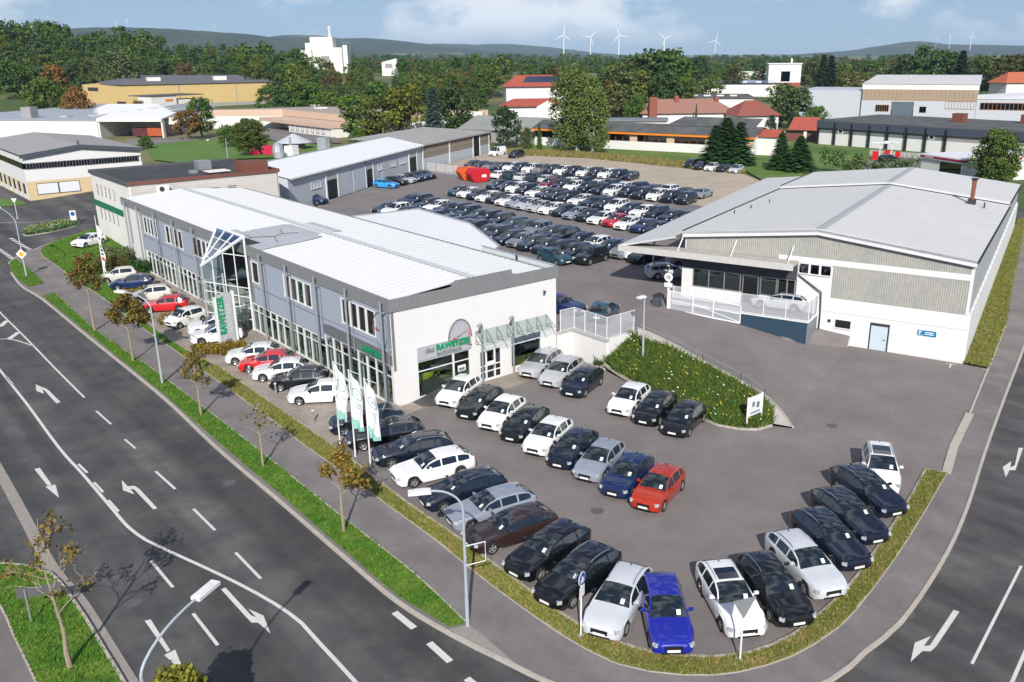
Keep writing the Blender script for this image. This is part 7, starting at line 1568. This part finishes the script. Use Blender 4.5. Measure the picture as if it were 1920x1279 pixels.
# flags
def flag(i, px, py, top):
    p = G(px, py, .06); h_ = 5.6; t = thing('banner_flag', f'white and mint banner flag on its pole, {("left", "middle", "right")[i]} of the three', 'flag', p, R(-32), 'banner flags by the showroom corner')
    MB().tube([(0, 0, 0), (0, 0, h_)], [.05, .035], 8).build('pole', M_WHITE2, t); MB().tube([(0, 0, h_ - .05), (.9, 0, h_ - .15)], .02, 5).build('boom', M_WHITE2, t)
    nx, nz = 8, 22; b1, b2 = MB(), MB(); r2 = random.Random(i + 3)
    def P_(a, c):
        x = .06 + (1.05 - .25 * c) * a * (.55 + .45 * min(1, c * 2.2 + .15)); z = h_ - .15 - 3.6 * c - .55 * a * (1 - c); return (x, .10 * math.sin(a * 7 + c * 5 + i) * (.3 + c), z)
    for k in range(nz):
        for j in range(nx):
            a0, a1, c0, c1 = j / nx, (j + 1) / nx, k / nz, (k + 1) / nz; mid = (c0 + c1) / 2; curve = .74 + .18 * ((a0 + a1) / 2) ** .6
            (b1 if mid < curve else b2).quad(P_(a0, c0), P_(a1, c0), P_(a1, c1), P_(a0, c1))
    cl = b1.build('cloth', pm('flag_white', (.74, .76, .76), .8, .03, 2), t, True); b2.build('cloth_foot', pm('flag_mint', (.26, .52, .44), .8, .06, 1.5), t, True)
    ring = [P_(.55 + .33 * math.cos(R(q)), .30 + .105 * math.sin(R(q))) for q in range(0, 361, 20)]
    for s_ in (-.03, .03): MB().tube([(x, y + s_, z) for x, y, z in ring], .018, 4).build('emblem_ring', pm('emblem_teal', (.05, .22, .25), .7, 0), t)
    em = MB()
    for c_, w_ in ((.27, .30), (.30, .38), (.33, .28)):
        for s_ in (-.025, .025): a, b_ = P_(.55 - w_ / 2, c_), P_(.55 + w_ / 2, c_); em.tube([(a[0], a[1] + s_, a[2]), (b_[0], b_[1] + s_, b_[2])], .02, 4)
    for c_, w_ in ((.48, .5), (.52, .46), (.56, .5)):
        for s_ in (-.025, .025): a, b_ = P_(.55 - w_ / 2, c_), P_(.55 + w_ / 2, c_); em.tube([(a[0], a[1] + s_, a[2]), (b_[0], b_[1] + s_, b_[2])], .014, 4)
    em.build('emblem_print', pm('print_grey', (.35, .45, .45), .7, 0), t)
for i, (px, py, tp) in enumerate(((638, 837, 652), (666.5, 856.5, 664), (695, 876, 681))): flag(i, px, py, tp)
p = G(198, 528); FL2 = thing('banner_flag', 'tall white banner with dark lettering on the lawn by the office block', 'flag', p, R(-40)); MB().tube([(0, 0, 0), (0, 0, 7.2)], [.05, .035], 7).build('pole', M_WHITE2, FL2)
b = MB()
for k in range(14): z0, z1 = 6.2 - k * .36, 6.2 - (k + 1) * .36; b.quad((.05, .04 * math.sin(k), z0), (.75, .12 * math.sin(k * .9), z0 - .1), (.75, .12 * math.sin((k + 1) * .9), z1 - .1), (.05, .04 * math.sin(k + 1), z1))
b.build('cloth', pm('flag_white', (.74, .76, .76)), FL2); MB().add([(.1, -.03, 2.3), (.7, -.03, 2.2), (.7, -.03, 2.7), (.1, -.03, 2.8)], ((0, 1, 2, 3),)).add([(.1, .08, 2.3), (.7, .08, 2.2), (.7, .08, 2.7), (.1, .08, 2.8)], ((3, 2, 1, 0),)).build('red_patch', M_RED, FL2)
for k in range(5): MB().box(.22, .58, -.06, -.05, 4.7 - k * .42, 4.9 - k * .42).build('letter_mark', M_DARK, FL2)
# traffic signs
def sign_post(label, px, py, h, rz_): p = G(px, py); t = thing('traffic_sign', label, 'sign', p, R(rz_)); MB().tube([(0, 0, 0), (0, 0, h)], .038, 7).build('post', M_WHITE2, t); MB().tube([(0, 0, 0), (0, 0, .14)], .16, 8).build('footing', M_CONC, t); return t
t = sign_post('round blue footway sign with white plate beside the grey estate', 1089, 1196, 3.1, 62)
MB().lathe([(.001, -.045), (.30, -.045), (.30, -.02)], 18, 'y', (0, 0, 2.85)).build('disc_edge', M_WHITE2, t); MB().lathe([(.001, -.05), (.27, -.05)], 18, 'y', (0, 0, 2.85)).build('disc', pm('sign_blue2', (.01, .09, .36), .4, 0), t); MB().box(-.05, .05, -.058, -.052, 2.68, 2.95).box(-.14, -.08, -.058, -.052, 2.68, 2.85).box(.08, .14, -.058, -.052, 2.68, 2.85).build('symbol', M_PLATE, t); MB().box(-.22, .22, -.05, -.03, 2.0, 2.5).build('plate', M_WHITE2, t)
t = sign_post('grey-backed triangular sign at the apex of the curved front row', 1387, 1241, 3.0, 200); MB().add([(-.52, .05, 2.95), (.52, .05, 2.95), (0, .05, 2.05)], ((0, 1, 2),)).add([(-.52, .03, 2.95), (.52, .03, 2.95), (0, .03, 2.05)], ((2, 1, 0),)).build('triangle', M_STEEL, t)
t = thing('info_board', 'white info board with dark print on the tip of the bank', 'sign', G(1413, 797), R(40)); MB().tube([(-.75, 0, 0), (-.75, 0, 2.1)], .06, 6).build('post', M_WHITE2, t); MB().tube([(.75, 0, 0), (.75, 0, 2.1)], .06, 6).build('post', M_WHITE2, t); MB().box(-.75, .75, -.04, .04, .75, 2.05).build('board', M_WHITE2, t)
b = MB(); b.box(-.35, -.1, -.05, -.045, 1.35, 1.7).box(.1, .4, -.05, -.045, 1.2, 1.6).box(-.5, .5, -.05, -.045, .9, 1.0); b.build('print', M_LETTG, t)
t = thing('direction_sign', 'dark direction sign on two posts seen from behind at lower left', 'sign', G(85, 1168), R(18)); 
for x in (-.5, .5): MB().tube([(x, 0, 0), (x, 0, 1.75)], .045, 6).build('post', M_STEEL, t)
MB().box(-.85, .85, .03, .09, 1.35, 1.8).build('board', pm('sign_back', (.10, .10, .105), .6, .15, 3), t)
t = sign_post('give way sign on the far side of the junction', 33, 410, 2.9, 10); MB().add([(-.4, -.05, 2.95), (.4, -.05, 2.95), (0, -.05, 2.3)], ((2, 1, 0),)).build('triangle', M_WHITE2, t)
t = thing('guide_beacon', 'white guide beacon on the traffic island', 'sign', G(140, 420), R(10)); MB().box(-.4, .4, -.1, .1, 0, 1.9).build('body', M_WHITE2, t); MB().lathe([(.001, -.12), (.3, -.12)], 14, 'y', (0, 0, 1.45)).build('disc', pm('sign_blue2', (.01, .09, .36)), t)
for i, (px, py) in enumerate(((469, 708), (518, 741), (588.5, 793), (313, 612))):
    t = thing('bollard', f'short pale bollard by the display cars, {ORD[i]} from the left' if i < 3 else 'short pale bollard in the golden hedge', 'bollard', G(px, py), 0, 'bollards'); MB().tube([(0, 0, 0), (0, 0, .85)], .07, 8).build('post', M_STEEL, t); MB().tube([(0, 0, .85), (0, 0, .92)], .09, 8).build('cap', M_WHITE2, t)
t = thing('planter', 'grey tub with orange grasses beside the shop entrance', 'planter', W(1.0, 11.4, .1), ROT1); MB().lathe([(.28, 0), (.36, .55), (.3, .55), (.28, .45), (.001, .45)], 12).build('tub', pm('tub_grey', (.12, .14, .17), .6, .05, 2), t); b = MB(); r2 = random.Random(2)
for _ in range(40): a = r2.uniform(0, 6.28); d = r2.uniform(.1, .45); b.add([(.05 * math.cos(a), .05 * math.sin(a), .45), (.05 * math.cos(a + 1), .05 * math.sin(a + 1), .45), (d * math.cos(a), d * math.sin(a), .45 + r2.uniform(.35, .7))], ((0, 1, 2),))
b.build('grasses', pm('tuft_orange', (.38, .20, .03), .8, 0, island=.4), t)
# fence along the gravel yard
fz = lambda x, y: zt(x, y)
fence('yard_fence', 'thin green wire fence between yard and gravel', pts((800, 322), (836, 327), (880, 333)), 1.9, (2, 3), fz, mat=M_DARK, postr=.03)
# manholes and patches on the street
for i, (px, py) in enumerate(((430, 905), (1700, 1150), (250, 1130), (1560, 800), (1120, 960))):
    p = G(px, py); z = zt(p.x, p.y); in_lot = px > 1000 and px < 1690
    o = MB().lathe([(.001, .009), (.32, .009), (.36, .004)], 18).build('manhole_cover', pm('cast_iron', (.10, .10, .10), .7, .2, 8)); o.location = (p.x, p.y, z + (.06 if in_lot else 0)); tag(o, f'round iron manhole cover {("in the street by the verge", "in the right street", "in the near lane of the street", "on the empty forecourt", "between the car rows of the forecourt")[i]}', 'manhole cover', 'manhole covers')
